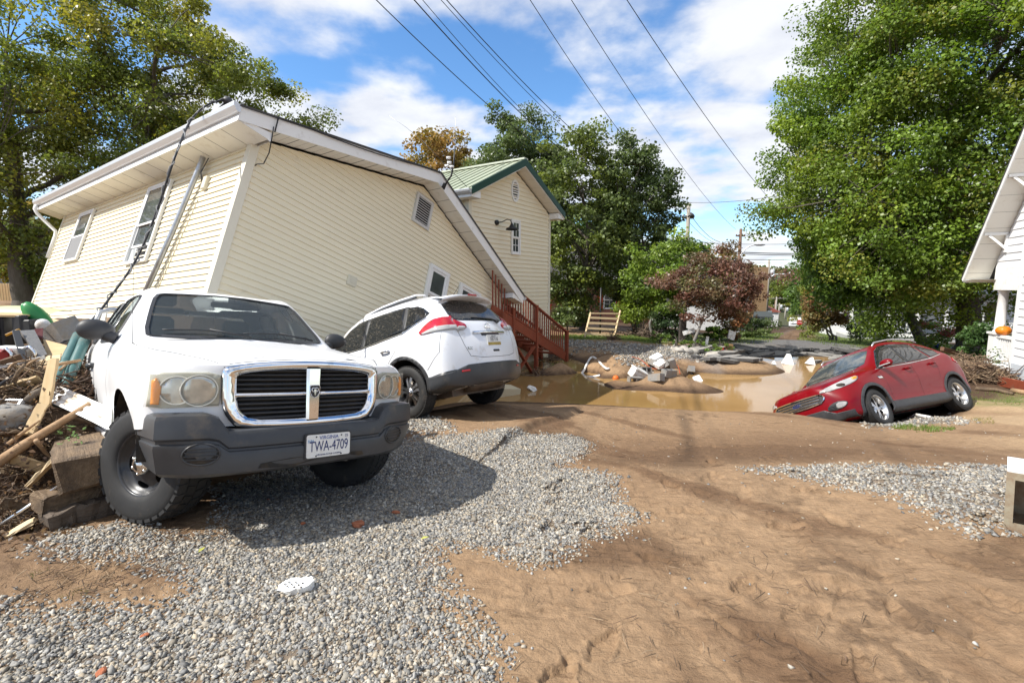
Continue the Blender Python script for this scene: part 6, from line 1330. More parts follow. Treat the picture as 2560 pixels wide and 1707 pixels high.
    c = bvh.ray_cast(Vector((3, 0, .705)), Vector((-1, 0, 0)))[0]; T = Matrix(((0, 0, 1, c.x), (1, 0, 0, 0), (0, 1, 0, .705), (0, 0, 0, 1))); bb = BM(); prism(bb, [(.085*math.cos(a), .034*math.sin(a)) for a in np.linspace(0, 2*math.pi, 28, endpoint=False)], .0, .026, T); bd = build('badge', bb, mat('badge_blue', (.012, .03, .12), .2, coat=1.), g)
    bb = BM(); tube(bb, [T @ Vector((.087*math.cos(a), .036*math.sin(a), .026)) for a in np.linspace(0, 2*math.pi, 28, endpoint=False)], .004, 6, closed=True); build('badge_rim', bb, CHROME, bd); text('badge_script', 'Ford', .045, CHROME, bd, (c.x + .028, 0, .705), (math.pi/2, 0, math.pi/2), 1.1, .001)
    P('lower_bumper', patch(full, [(-.8, .2), (-.82, .40), (-.60, .40), (-.45, .50), (.45, .50), (.60, .40), (.82, .40), (.8, .2)], 'x', lambda c, n: c.x > .2 and n.x > -.1 and n.z > -.8, .012, .02), BLACKP, smooth=True)
    P('skid_plate', patch(full, [(-.40, .25), (-.40, .34), (.40, .34), (.40, .25)], 'x', lambda c, n: c.x > .4 and n.x > .1, .024, .02), mat('rail_silver', (.5, .5, .5), .3))
    ub = BM(); box(ub, -3.3, .45, -.6, .6, .20, .34); P('underbody', ub, DARK)
    for (y, x0, x1) in ((-.55, -.42, -.40), (.05, -.42, -.40)): wb = BM(); tube(wb, [bvh.ray_cast(Vector((2, y + .55*k/6, 1.20 + .02*math.sin(k/6*3.1))), Vector((-1, 0, 0)))[0] + Vector((.02, 0, .012)) for k in range(7)], .007, 6); P('wiper', wb, BLACKP)
    w0 = suv_wheel(t, .345, .235, .235, spokes_escape, ALLOY); w0.location = (0, .79, .345); w0.rotation_euler = (0, .5, math.radians(4))
    for p, r in (((0, -.79, .345), math.pi), ((-2.69, .79, .345), 0), ((-2.69, -.79, .345), math.pi)): dup_part(w0, t, p, (0, 1, r))
    full.free(); return t
ESCAPE = make_escape()
# ------------------------------------------------------------------ trees and plants
def leaf_material(name):
    m = bpy.data.materials.new(name); m.use_nodes = True; nt = m.node_tree; L = nt.links; b = nt.nodes['Principled BSDF']; out = nt.nodes['Material Output']
    a = nd(nt, 'ShaderNodeAttribute', attribute_name='Col'); L.new(a.outputs['Color'], b.inputs['Base Color']); b.inputs['Roughness'].default_value = .42; b.inputs['Specular IOR Level'].default_value = .45
    tr = nd(nt, 'ShaderNodeBsdfTranslucent'); hs = nd(nt, 'ShaderNodeHueSaturation'); hs.inputs['Value'].default_value = 1.5; hs.inputs['Saturation'].default_value = 1.1; L.new(a.outputs['Color'], hs.inputs['Color']); L.new(hs.outputs[0], tr.inputs[0])
    mx = nd(nt, 'ShaderNodeMixShader'); mx.inputs[0].default_value = .38; L.new(b.outputs[0], mx.inputs[1]); L.new(tr.outputs[0], mx.inputs[2]); L.new(mx.outputs[0], out.inputs[0]); return m
LEAF = leaf_material('leaf'); BARK = M('bark', (.085, .070, .055), .9, col2=(.15, .13, .11), scale=7, bump=.6, bscale=18, stretch=(3, 3, .6), bdist=.03); BARKG = M('grey_bark', (.16, .15, .135), .9, col2=(.25, .23, .21), scale=7, bump=.4, bscale=20)
def leaves_mesh(name, C, N, size, pal, rng, parent=None, droop=.25, var=.3, mixn=None):
    """C: leaf positions (n,3), N: preferred facing (n,3)"""
    n = len(C); d = rng.normal(size=(n, 3))*.75 + N; d /= np.linalg.norm(d, axis=1)[:, None]
    r = rng.normal(size=(n, 3)); r[:, 2] -= droop; u = r - (r*d).sum(1)[:, None]*d; u /= np.linalg.norm(u, axis=1)[:, None]; v = np.cross(d, u); s = size*rng.uniform(.6, 1.3, (n, 1))
    V = np.stack([C - u*s*.5, C + v*s*.40 + d*s*.10 - u*s*.05, C + u*s*.5 - d*s*.06, C - v*s*.40 + d*s*.10 - u*s*.05], 1).reshape(-1, 3)
    F = np.arange(4*n).reshape(n, 4); col = pal*rng.uniform(1 - var, 1 + var, (n, 1)); return mesh_np(name, V, F, LEAF, parent, False, None, np.repeat(np.clip(col, .004, .9), 4, 0))
def make_tree(name, label, base, crown, radii, ncl, per, leaf, trunk_r, pal, seed, group=None, rc=.8, limbs=14, bark=None, shell=.55, stems=1, cat='tree', fork=.35, lobes=.28, gaps=0., upright=.5, yellow=None, trunk_top=None):
    rng = np.random.default_rng(seed); base = np.array(base, float); cc = np.array(crown, float); R = np.array(radii, float); t = empty(name, label, cat, base, group=group)
    P = []
    while len(P) < ncl:
        d = rng.normal(size=3); d /= np.linalg.norm(d); k = rng.random()**(1/3)*(1 - shell) + shell*rng.random()**.25
        lob = 1 + lobes*math.sin(3.1*d[0]*2 + seed)*math.cos(2.7*d[1]*2 - seed) + lobes*.6*math.sin(6*d[2] + 4*d[0] + seed*1.7)
        p = cc + d*R*k*lob
        if gaps and noise2(np.array([p[0]*.55]), np.array([p[2]*.55 + p[1]*.3]), seed, 2, 1.)[0] > .55 - gaps: continue
        if p[2] < base[2] + .25*(cc[2] - R[2] - base[2]) : continue
        P.append(p)
    P = np.array(P); axis_top = np.array(trunk_top, float) if trunk_top is not None else cc + np.array([0, 0, R[2]*.55]); bm = BM(); segs = []
    def curve(a, b, ra, rb, bend, n=7):
        a, b = np.array(a), np.array(b); m = (a + b)/2 + bend; pts = [(1 - s)**2*a + 2*s*(1 - s)*m + s*s*b for s in np.linspace(0, 1, n)]
        pts = [p + rng.normal(0, .03*np.linalg.norm(b - a)/n*2, 3)*(0 < i < n - 1) for i, p in enumerate(pts)]
        tube(bm, [Vector(p - base) for p in pts], list(np.linspace(ra, rb, n)), 7 if ra > .05 else 4, cap=False); return pts
    nodes = []
    for s in range(stems):
        off = rng.normal(0, .12, 3)*(stems > 1); off[2] = 0; st = base + off - np.array([0, 0, .15]); fk = base + (axis_top - base)*fork + rng.normal(0, .3, 3)*(stems > 1)
        flare = base + off + np.array([0, 0, .25]); tube(bm, [Vector(st - base), Vector(flare - base)], [trunk_r*1.5, trunk_r*1.08], 9, cap=False)
        tp = curve(flare, fk, trunk_r*1.08, trunk_r*.8, rng.normal(0, .15, 3), 8); tp2 = curve(fk, axis_top + rng.normal(0, .4, 3)*(stems > 1), trunk_r*.8, trunk_r*.12, rng.normal(0, .35, 3), 9); nodes += [(p, trunk_r*.6) for p in tp[4:]] + [(p, trunk_r*(.7 - .6*i/9)) for i, p in enumerate(tp2)]
    main = rng.choice(len(P), min(limbs, len(P)), replace=False); nn = np.array([q[0] for q in nodes]); limb_nodes = list(nodes)
    for i in main:
        p = P[i]; tgt = cc + (p - cc)*.9; cand = nn[(nn[:, 2] < tgt[2] + .3)]; cand = cand if len(cand) else nn; dd = np.linalg.norm(cand - tgt, axis=1) + 1.0*np.abs(cand[:, 2] - (tgt[2] - upright*np.linalg.norm((tgt - cc)[:2]) )); a = cand[dd.argmin()]
        r0 = min(trunk_r*.45, .04 + .018*np.linalg.norm(tgt - a)); pts = curve(a, tgt, r0, r0*.2, np.array([0, 0, .10*np.linalg.norm(tgt - a)]) + rng.normal(0, .2, 3), 9); limb_nodes += [(q, r0*.5) for q in pts[2:]]
    ln = np.array([q[0] for q in limb_nodes])
    for i, p in enumerate(P):
        a = ln[((ln - p)**2).sum(1).argmin()]
        if np.linalg.norm(a - p) > .15: curve(a, p, .018 + .006*trunk_r*10*.3, .006, rng.normal(0, .12, 3), 4)
    build('trunk', bm, bark or BARK, t)
    # foliage: sprays round each branch end
    n = len(P)*per; ci = np.repeat(np.arange(len(P)), per); sc = rc*rng.uniform(.65, 1.35, len(P)); d = rng.normal(size=(n, 3)); d /= np.linalg.norm(d, axis=1)[:, None]; k = rng.random((n, 1))**.45
    C = P[ci] + d*k*sc[ci][:, None]*np.array([1, 1, .62]); nrm = d*.55 + np.array([0, 0, .65]); pal = np.array(pal)*1.55; cl = pal[rng.integers(0, len(pal), len(P))]*rng.uniform(.8, 1.2, (len(P), 1))
    if yellow is not None:
        f = rng.random(len(P)) < yellow[1]; cl[f] = np.array(yellow[0])*1.1*rng.uniform(.8, 1.2, (f.sum(), 1))
    pc = cl[ci]*.75 + pal[rng.integers(0, len(pal), n)]*.25
    o = leaves_mesh('crown', C - base, nrm, leaf, pc, rng, t); tag(o, kind='stuff'); return t
G_MAPLE = [(.075, .125, .022), (.095, .150, .028), (.060, .100, .020), (.120, .165, .030), (.085, .120, .030)]
G_DARK = [(.060, .085, .026), (.078, .105, .034), (.096, .122, .045), (.050, .072, .024)]
G_OLIVE = [(.095, .120, .026), (.125, .150, .028), (.16, .165, .030), (.075, .100, .022)]
def gp(u, v, y):    # point at depth y, dropped to the ground
    p = px(u, v, y=y); return (p.x, p.y, gz(p.x, p.y))
def cp(u, v, y): p = px(u, v, y=y); return (p.x, p.y, p.z)
def make_trees():
    make_tree('maple_tree', 'tall maple with forked bare limbs and yellowing leaves behind the tilted house', gp(380, 700, 17.5), cp(420, 250, 17.5), (3.7, 3.2, 4.5), 165, 380, .100, .30, G_OLIVE, 3, rc=.62, limbs=20, gaps=.16, yellow=((.20, .18, .03), .10), shell=.5, fork=.25, lobes=.35)
    make_tree('maple_tree', 'broad dark green maple with dead twigs beside the left end of the tilted house', gp(60, 740, 16), cp(40, 330, 16), (4.0, 3.4, 4.6), 200, 360, .100, .28, G_OLIVE, 5, rc=.72, limbs=16, gaps=.05, yellow=((.19, .18, .03), .08))
    make_tree('young_tree', 'low bushy yellow green tree beyond the debris pile', gp(70, 740, 19), cp(70, 640, 19), (1.5, 1.5, 1.2), 46, 130, .15, .07, G_OLIVE, 6, rc=.5, limbs=6, yellow=((.24, .19, .04), .3))
    make_tree('sugar_maple', 'huge dense green maple towering beside the white porch', gp(2425, 880, 19), cp(2350, 330, 19.5), (5.9, 5.2, 7.6), 1000, 270, .118, .42, [(a*1.3, b*1.22, c) for a, b, c in G_MAPLE], 8, rc=.85, limbs=26, shell=.62, yellow=((.20, .20, .035), .08), lobes=.19, fork=.2)
    make_tree('sugar_maple', 'lower leafy skirt of a second green maple overhanging the far lawn', gp(2300, 872, 23), cp(2180, 640, 22), (3.6, 3.0, 2.2), 150, 220, .14, .22, G_MAPLE[:3], 9, rc=.75, limbs=12, shell=.6)
    g = 'row of pear trees across the water'
    make_tree('pear_tree', 'tallest dark pear tree, rising behind the green metal roof', gp(1330, 830, 27), cp(1300, 490, 27), (3.0, 2.4, 4.9), 340, 150, .14, .17, G_DARK, 11, g, rc=.62, limbs=16, bark=BARKG, shell=.6, stems=2, fork=.2, upright=1.2, lobes=.13)
    make_tree('pear_tree', 'sunlit olive pear tree standing by the wooden frame', gp(1457, 832, 24), cp(1445, 560, 24), (2.9, 2.3, 4.6), 260, 130, .15, .16, G_DARK[1:3] + G_OLIVE[:2], 12, g, rc=.60, limbs=16, shell=.6, fork=.18, upright=1.2, lobes=.13)
    make_tree('pear_tree', 'dark open pear tree with pale limbs nearest the utility pole', gp(1585, 836, 25), cp(1590, 560, 25), (2.3, 2.0, 4.7), 200, 130, .15, .15, G_DARK, 13, g, rc=.55, limbs=18, bark=BARKG, shell=.55, stems=3, fork=.15, gaps=.03, upright=1.2, lobes=.16)
    make_tree('background_tree', 'autumn yellow and orange tree rising behind the tilted roof', gp(1090, 800, 34), cp(1095, 440, 34), (2.9, 2.6, 3.0), 110, 110, .20, .16, [(.16, .13, .03), (.20, .13, .035), (.12, .11, .03), (.24, .15, .05)], 14, rc=.7, limbs=8)
    make_tree('young_tree', 'light green young tree beside the reddish dogwood', gp(1630, 838, 20.5), cp(1665, 690, 20.5), (1.75, 1.3, 1.6), 80, 120, .13, .06, [(.12, .175, .03), (.15, .20, .035), (.10, .15, .03)], 15, rc=.45, limbs=10, bark=BARKG, shell=.4, gaps=.06)
    make_tree('young_tree', 'low spreading light green sapling in front of the brick house', gp(1606, 846, 22.5), cp(1590, 765, 22.5), (.95, .8, .75), 34, 120, .12, .05, [(.12, .175, .03), (.15, .20, .035)], 16, rc=.40, limbs=6, bark=BARKG)
    make_tree('dogwood_tree', 'reddish purple dogwood with a pale leaning trunk', gp(1735, 861, 17.5), cp(1795, 705, 17.8), (2.0, 1.4, 1.5), 110, 150, .095, .055, [(.125, .070, .052), (.15, .085, .058), (.11, .085, .042), (.09, .092, .035), (.16, .075, .058)], 17, rc=.40, limbs=16, bark=BARKG, shell=.35, fork=.3, gaps=.12, lobes=.35)
    make_tree('dogwood_tree', 'small russet tree on the far lawn with branching grey stems', gp(2085, 842, 26), cp(2070, 778, 26), (1.5, 1.2, .95), 44, 120, .14, .05, [(.19, .10, .05), (.15, .10, .04), (.11, .11, .035)], 18, rc=.45, limbs=8, bark=BARKG, stems=3)
    def bush(label, u, v, y, w, h, pal, seed, n=16, per=140, leaf=.11, name='shrub'):
        b = gp(u, v, y); make_tree(name, label, b, (b[0], b[1], b[2] + h*.5), (w/2, w/2, h*.5), n, per, leaf, .03, pal, seed, rc=min(w, h)*.26, limbs=4, cat='shrub', shell=.4)
    bush('dark evergreen bush under the light green sapling', 1668, 852, 19.5, 1.3, 1.3, [(.025, .045, .018), (.04, .06, .022)], 30)
    bush('rounded dark green bush beside the white fuel tank', 1418, 838, 23, 1.5, 1.3, G_DARK, 31); bush('dark green hedge shrub in front of the parked pickup far down the street', 1875, 846, 25, 2.4, 1.25, G_DARK, 32, 22); bush('rusty brown shrub under the dogwood', 1822, 850, 21, 1.5, 1.7, [(.20, .09, .04), (.16, .08, .04), (.09, .09, .03)], 33, 18)
    bush('small yellow green shrub below the dogwood', 1785, 848, 20.5, .9, .6, G_MAPLE, 34, 10); bush('feathery green juniper shrub against the white porch', 2438, 885, 14.5, 1.0, 1.35, [(.045, .085, .025), (.06, .105, .03)], 35, 26, 200, .08)
    bush('dark rhododendron shrub by the porch steps across the lawn', 2150, 862, 27, 2.6, 1.7, G_DARK, 36, 20); bush('rose bush with red blooms by the far porch', 2330, 868, 25, 2.0, 1.5, G_MAPLE[:2] + [(.25, .05, .05)], 37, 20); bush('yellowing shrub at the foot of the far lawn trees', 2020, 838, 30, 1.8, 1.6, [(.17, .17, .04), (.12, .15, .03)], 38, 14)
    WEEDL = ['low weeds right behind the light green sapling stem', 'low weeds beside the dark wooden post', 'tall green weeds at the foot of the dogwood trunk', 'low weeds beside the white stake', 'low weeds beside the red lantern box']
    for k, (u, v, y) in enumerate(((1650, 868, 18), (1690, 872, 17.5), (1745, 874, 17), (1775, 880, 16.5), (1800, 872, 17.5))): bush(WEEDL[k], u, v, y, .8, .40, G_MAPLE, 40 + k, 8, 60, .07, 'weed_clump')
    # far wooded hill and tree belts
    rng = np.random.default_rng(77)
    hb = BM(); xs = np.linspace(-160, 260, 60); prof = lambda x: 11 + 5*noise2(np.array([x]), np.array([0.]), 3, 3, .012)[0] + 4*math.exp(-((x - 95)/55)**2)
    rows = []
    for y, k in ((150, 0.), (175, .45), (215, .85), (260, 1.)): rows.append([(x, y + 6*math.sin(x*.05), -9 + (prof(x) + 2)*k) for x in xs])
    loft(hb, rows, closed=False); tag(build('hill', hb, mat('wooded_hill', (.05, .065, .022), .95, col2=(.085, .09, .03), scale=.08, bump=1., bscale=.6, bdist=1.5)), 'wooded hillside beyond the town', None, kind='structure')
    n = 26000; x = rng.uniform(-160, 260, n); f = rng.random(n); y = 150 + 110*f; kk = np.interp(f, [0, .23, .6, 1], [0, .45, .85, 1]); pr = np.interp(x, xs, [prof(q) for q in xs]); z = -9 + (pr + 2)*kk + rng.random(n)**2*4.5
    C = np.column_stack([x, y + 6*np.sin(x*.05), z]); pal = np.array([(.06, .085, .025), (.085, .10, .03), (.12, .11, .035), (.15, .11, .04), (.05, .07, .022)]); ci = (noise2(x, y, 9, 2, .09)*2.4 + 2.4 + rng.normal(0, .5, n)).astype(int).clip(0, 4)
    o = leaves_mesh('far_wood', C, np.tile([0, -.3, .7], (n, 1)), 2.0, pal[ci], rng); tag(o, 'distant wooded hillside trees in green and ochre', None, kind='stuff')
    # belt of trees lining the far street and yards
    src = None
    belt = [(2035, 800, 66, 3.0, 4.6), (2075, 805, 55, 3.2, 4.8), (2110, 800, 48, 2.6, 3.6), (1996, 790, 125, 3.4, 4.4), (1950, 792, 140, 4, 4.6), (1790, 790, 60, 3.6, 4.6), (1700, 790, 52, 3.4, 4.4), (1530, 790, 50, 4.2, 4.4), (1240, 790, 46, 4.4, 4.6), (1400, 790, 55, 4.6, 5.0), (2560, 800, 42, 4., 5.), (2700, 800, 38, 4., 5.5), (2480, 800, 46, 4.2, 4.8), (-60, 740, 34, 3.2, 3.2), (170, 740, 38, 3.6, 3.6), (330, 740, 42, 3.6, 3.8), (2250, 800, 45, 4.2, 5.), (2380, 800, 50, 4., 5.)]
    kinds = {}
    BL = ['green roadside tree just left of the stop sign', 'olive roadside tree above the far russet dogwood', 'ochre tree behind the small russet dogwood', 'green tree at the far end of the street', 'olive tree behind the far utility poles', 'ochre tree behind the reddish dogwood crown', 'green tree showing through gaps of the light green tree', 'olive tree behind the brick house roof', 'ochre tree hidden behind the green metal roof', 'green tree behind the tallest pear trees', 'olive tree behind the white house roof', 'ochre tree beyond the white house wall', 'green tree behind the huge maple trunk', 'olive tree past the far end of the debris pile', 'ochre tree behind the broad dark maple', 'green tree glimpsed under the forked maple', 'olive tree behind the far porch house roof', 'ochre tree beside the far porch house']
    lab = ['dense green tree in the belt beyond the houses', 'olive green tree in the belt beyond the houses', 'ochre tinged tree in the belt beyond the houses']
    for k, (u, v, y, r, h) in enumerate(belt):
        q = k % 3; b = gp(u, v, y)
        if q not in kinds:
            kinds[q] = make_tree('far_tree', lab[q], (0, 0, 0), (0, 0, 5.2), (3.2, 3.2, 4.2), 90, 80, .34, .2, [G_MAPLE[:3] + G_DARK[:1], G_OLIVE, [(.14, .13, .03), (.11, .12, .03), (.17, .12, .04)]][q], 60 + q, 'trees in the belt beyond the houses', rc=.95, limbs=8); o = kinds[q]
        else:
            o = kinds[q].copy(); COL.objects.link(o)
            for ch in kinds[q].children: c = ch.copy(); COL.objects.link(c); c.parent = o
        o['label'] = BL[k]; o.location = b; s = r/3.2; o.scale = (s, s, h/4.4); o.rotation_euler = (0, 0, k*1.3)
make_trees()
def make_grass():
    rng = np.random.default_rng(55)
    def patchg(label, poly, n, h, pal, w=.006):
        pw = [tuple(ground_hit(u, v)[:2]) for u, v in poly]; p = np.array(pw); X = rng.uniform(p.min(0), p.max(0), (n, 2)); X = X[in_poly(X, pw)]
        m = noise2(X[:, 0], X[:, 1], 5, 3, 2.2) > -.15; X = X[m]; z = ground_z(X[:, 0], X[:, 1]); k = len(X); a = rng.uniform(0, 6.28, k); hh = h*rng.uniform(.4, 1.2, k); B = np.column_stack([X, z - .01]); s = np.column_stack([np.cos(a), np.sin(a), np.zeros(k)])*w; lean = rng.normal(0, .35, (k, 2))*hh[:, None]; T = B + np.column_stack([lean, hh])
        V = np.stack([B - s, B + s, T], 1).reshape(-1, 3); c = np.array(pal)[rng.integers(0, len(pal), k)]*rng.uniform(.8, 1.2, (k, 1)); o = mesh_np('grass', V, np.arange(3*k).reshape(k, 3), LEAF, None, False, None, np.repeat(c, 3, 0)); tag(o, label, None, kind='stuff')
    g = [(.16, .23, .05), (.20, .27, .06), (.13, .19, .04)]
    patchg('short green grass tufts below the red car', [(2195, 1072), (2260, 1062), (2390, 1072), (2380, 1080), (2260, 1082)], 1800, .07, g); patchg('sparse dry grass beside the red car rear wheel', [(2420, 1040), (2470, 1038), (2490, 1062), (2440, 1060)], 700, .06, [(.22, .22, .07), (.3, .25, .1)]); patchg('thin grass on the lawn before the white house', [(2380, 978), (2600, 985), (2600, 1015), (2430, 1010)], 3000, .06, g + [(.26, .23, .09)])
    patchg('green lawn grass across the water left of the frame', LAWNS[0], 14000, .10, g, .012); patchg('lawn grass beside the far street', LAWNS[1], 14000, .10, g, .015); patchg('lawn grass in front of the far white porch', LAWNS[2], 22000, .10, g, .015); patchg('thin grass roots in the mud beside the gravel', [(60, 1440), (260, 1400), (420, 1440), (380, 1490), (120, 1500)], 900, .035, [(.16, .13, .05), (.13, .15, .05)], .003)
make_grass()
# ------------------------------------------------------------------ debris, small things
WOODY = M('weathered_timber', (.12, .078, .045), .9, col2=(.29, .205, .125), scale=6, bump=.9, bscale=14, stretch=(.35, 6, 6), bdist=.02, dirt=(.07, .05, .035), dirt_amt=.42, dirt_scale=4)
WOODN = M('new_pine', (.58, .42, .23), .7, col2=(.66, .52, .32), scale=6, stretch=(.5, 5, 5), bump=.2, bscale=30)
WOODP = M('plywood', (.46, .32, .16), .8, col2=(.56, .42, .24), scale=5, stretch=(.6, 4, 4))
LOGM = M('stripped_log', (.30, .17, .08), .8, col2=(.42, .29, .17), scale=4, bump=.4, bscale=20, stretch=(.5, 4, 4))
STICK = M('dead_twigs', (.17, .11, .07), .9, attr=True)
CONC = M('concrete_block', (.21, .205, .195), .9, col2=(.29, .28, .265), scale=9, bump=.4, bscale=60, dirt=(.25, .19, .12), dirt_amt=.40, dirt_scale=5)
FOAM = M('white_foam', (.78, .78, .76), .8, dirt=(.55, .45, .32), dirt_amt=.36, dirt_scale=9, bump=.2, bscale=80)
TEAL = M('teal_vinyl_roll', (.055, .13, .12), .45, col2=(.075, .16, .15), scale=6, dirt=(.2, .17, .12), dirt_amt=.34, dirt_scale=5)
VINYLW = M('white_vinyl', (.80, .80, .78), .45, dirt=(.35, .26, .16), dirt_amt=.42, dirt_scale=6)
ASPH = M('broken_asphalt', (.085, .083, .08), .9, col2=(.13, .125, .12), scale=12, bump=.5, bscale=50)
ASPHT = M('asphalt_top', (.21, .205, .20), .9, col2=(.29, .27, .24), scale=8, bump=.4, bscale=70)
BRICKR = M('brick_bit', (.34, .10, .045), .9, col2=(.42, .16, .08), scale=20, bump=.4, bscale=60)
def thing(name, label, cat, bm, m, loc=(0, 0, 0), rot=(0, 0, 0), group=None, smooth=False):
    o = build(name, bm, m, None, smooth); o.location = loc; o.rotation_euler = rot; return tag(o, label, cat, group, 'thing')
def rough(bm, amp, seed=0):
    r = random.Random(seed)
    for v in bm.verts: v.co += Vector((r.uniform(-amp, amp), r.uniform(-amp, amp), r.uniform(-amp, amp)))
def timber(name, label, a, b, w, h, m, roll=0, cuts=8, amp=.012, seed=0, cat='timber', up=(0, 0, 1)):
    a, b = Vector(a), Vector(b); T, l = frame_from((0, 0, 0), b - a, up); bm = BM(); box(bm, 0, l, -w/2, w/2, -h/2, h/2)
    bmesh.ops.subdivide_edges(bm, edges=[e for e in bm.edges if abs(e.verts[0].co.x - e.verts[1].co.x) > l*.5], cuts=cuts); bmesh.ops.bevel(bm, geom=[e for e in bm.edges if e.calc_face_angle(0) > .8], offset=min(w, h)*.08, segments=1, affect='EDGES')
    rough(bm, amp, seed); o = thing(name, label, cat, bm, m, a); o.rotation_euler = (T @ Matrix.Rotation(roll, 4, 'X')).to_euler(); return o
def log(name, label, pts, r0, r1, m, seed=0, cat='log'):
    bm = BM(); pts = [Vector(p) for p in pts]; o = pts[0].copy(); n = len(pts); tube(bm, [p - o for p in pts], list(np.linspace(r0, r1, n)), 10); rough(bm, r0*.10, seed); return thing(name, label, cat, bm, m, o)
def path(pts, n=14):
    """smooth curve through points"""
    P = np.array([tuple(p) for p in pts], float); t = np.linspace(0, 1, len(P)); s = np.linspace(0, 1, n*(len(P) - 1)); out = []
    for x in s:
        k = min(int(x*(len(P) - 1)), len(P) - 2); u = x*(len(P) - 1) - k; p0, p1, p2, p3 = P[max(k - 1, 0)], P[k], P[k + 1], P[min(k + 2, len(P) - 1)]
        out.append(Vector(.5*((2*p1) + (-p0 + p2)*u + (2*p0 - 5*p1 + 4*p2 - p3)*u*u + (-p0 + 3*p1 - 3*p2 + p3)*u**3)))
    return out
Q = lambda u, v, y: px(u, v, y=y)
def twigs(name, label, C, n, spread, lmin, lmax, rad, seed, flat=.5, pal=None):
    """heap of sticks: one object, far too many to count"""
    r = np.random.default_rng(seed); C = np.array([tuple(c) for c in C]); c = C[r.integers(0, len(C), n)] + r.normal(0, 1, (n, 3))*np.array(spread); d = r.normal(size=(n, 3)); d[:, 2] *= flat; d /= np.linalg.norm(d, axis=1)[:, None]; L_ = r.uniform(lmin, lmax, n)**1.0
    gzv = ground_z(c[:, 0], c[:, 1]); c[:, 2] = np.maximum(c[:, 2] + .02, gzv + .015); u = np.cross(d, r.normal(size=(n, 3))); u /= np.linalg.norm(u, axis=1)[:, None]; w = np.cross(d, u); rr = rad*r.uniform(.4, 1.6, n); mid = c + (u*r.normal(0, .06, (n, 1)))*L_[:, None]; V = []
    for e, k in ((-.5, 1.), (0, .9), (.5, .45)):
        b = (c + d*(L_*e)[:, None]) if e else mid
        for a in range(4): V.append(b + (u*math.cos(a*math.pi/2) + w*math.sin(a*math.pi/2))*(rr*k)[:, None])
    V = np.stack(V, 1).reshape(-1, 3); f = []
    for s in range(2):
        for a in range(4): f.append((s*4 + a, s*4 + (a + 1) % 4, s*4 + 4 + (a + 1) % 4, s*4 + 4 + a))
    F = (np.array(f)[None] + 12*np.arange(n)[:, None, None]).reshape(-1, 4); pal = np.array(pal or [(.20, .13, .075), (.12, .08, .05), (.30, .22, .14), (.16, .10, .065), (.09, .06, .04)]); cl = pal[r.integers(0, len(pal), n)]*r.uniform(.7, 1.3, (n, 1))
    o = mesh_np(name, V, F, STICK, None, False, None, np.repeat(cl, 12, 0)); tag(o, label, None, kind='stuff'); return o
def cinder(label, loc, rot, group='concrete blocks', s=1.):
    bm = BM(); L_, W_, H_ = .39*s, .19*s, .19*s; outer = [(-L_/2, -W_/2), (L_/2, -W_/2), (L_/2, W_/2), (-L_/2, W_/2)]
    t = .032*s; cells = [(-L_/2 + t, -t/2), (t/2, L_/2 - t)]
    for x0, x1 in ((-L_/2, -L_/2 + t), (-t/2, t/2), (L_/2 - t, L_/2)): box(bm, x0, x1, -W_/2 + t, W_/2 - t, -H_/2, H_/2)
    for y0, y1 in ((-W_/2, -W_/2 + t), (W_/2 - t, W_/2)): box(bm, -L_/2, L_/2, y0, y1, -H_/2, H_/2)
    bmesh.ops.remove_doubles(bm, verts=bm.verts, dist=.0005); rough(bm, .002, int(abs(loc[0])*100)); return thing('concrete_block', label, 'concrete block', bm, CONC, loc, rot, group)
def heap(name, label, C, R, m, seed=0, amp=.15):
    """a mound of soil/rubble under the debris"""
    bm = BM(); bmesh.ops.create_icosphere(bm, subdivisions=4, radius=1)
    co = np.array([v.co[:] for v in bm.verts]); n = 1 + amp*noise2(co[:, 0]*2 + co[:, 2], co[:, 1]*2, seed, 4, 1.6)
    for v, k in zip(bm.verts, n): v.co = Vector((v.co.x*R[0]*k, v.co.y*R[1]*k, v.co.z*R[2]*k))
    return tag(build(name, bm, m, None, True, C), label, None, kind='stuff')
SOIL = M('dark_soil', (.085, .055, .035), .95, col2=(.16, .105, .065), scale=5, bump=.9, bscale=14, bdist=.04)

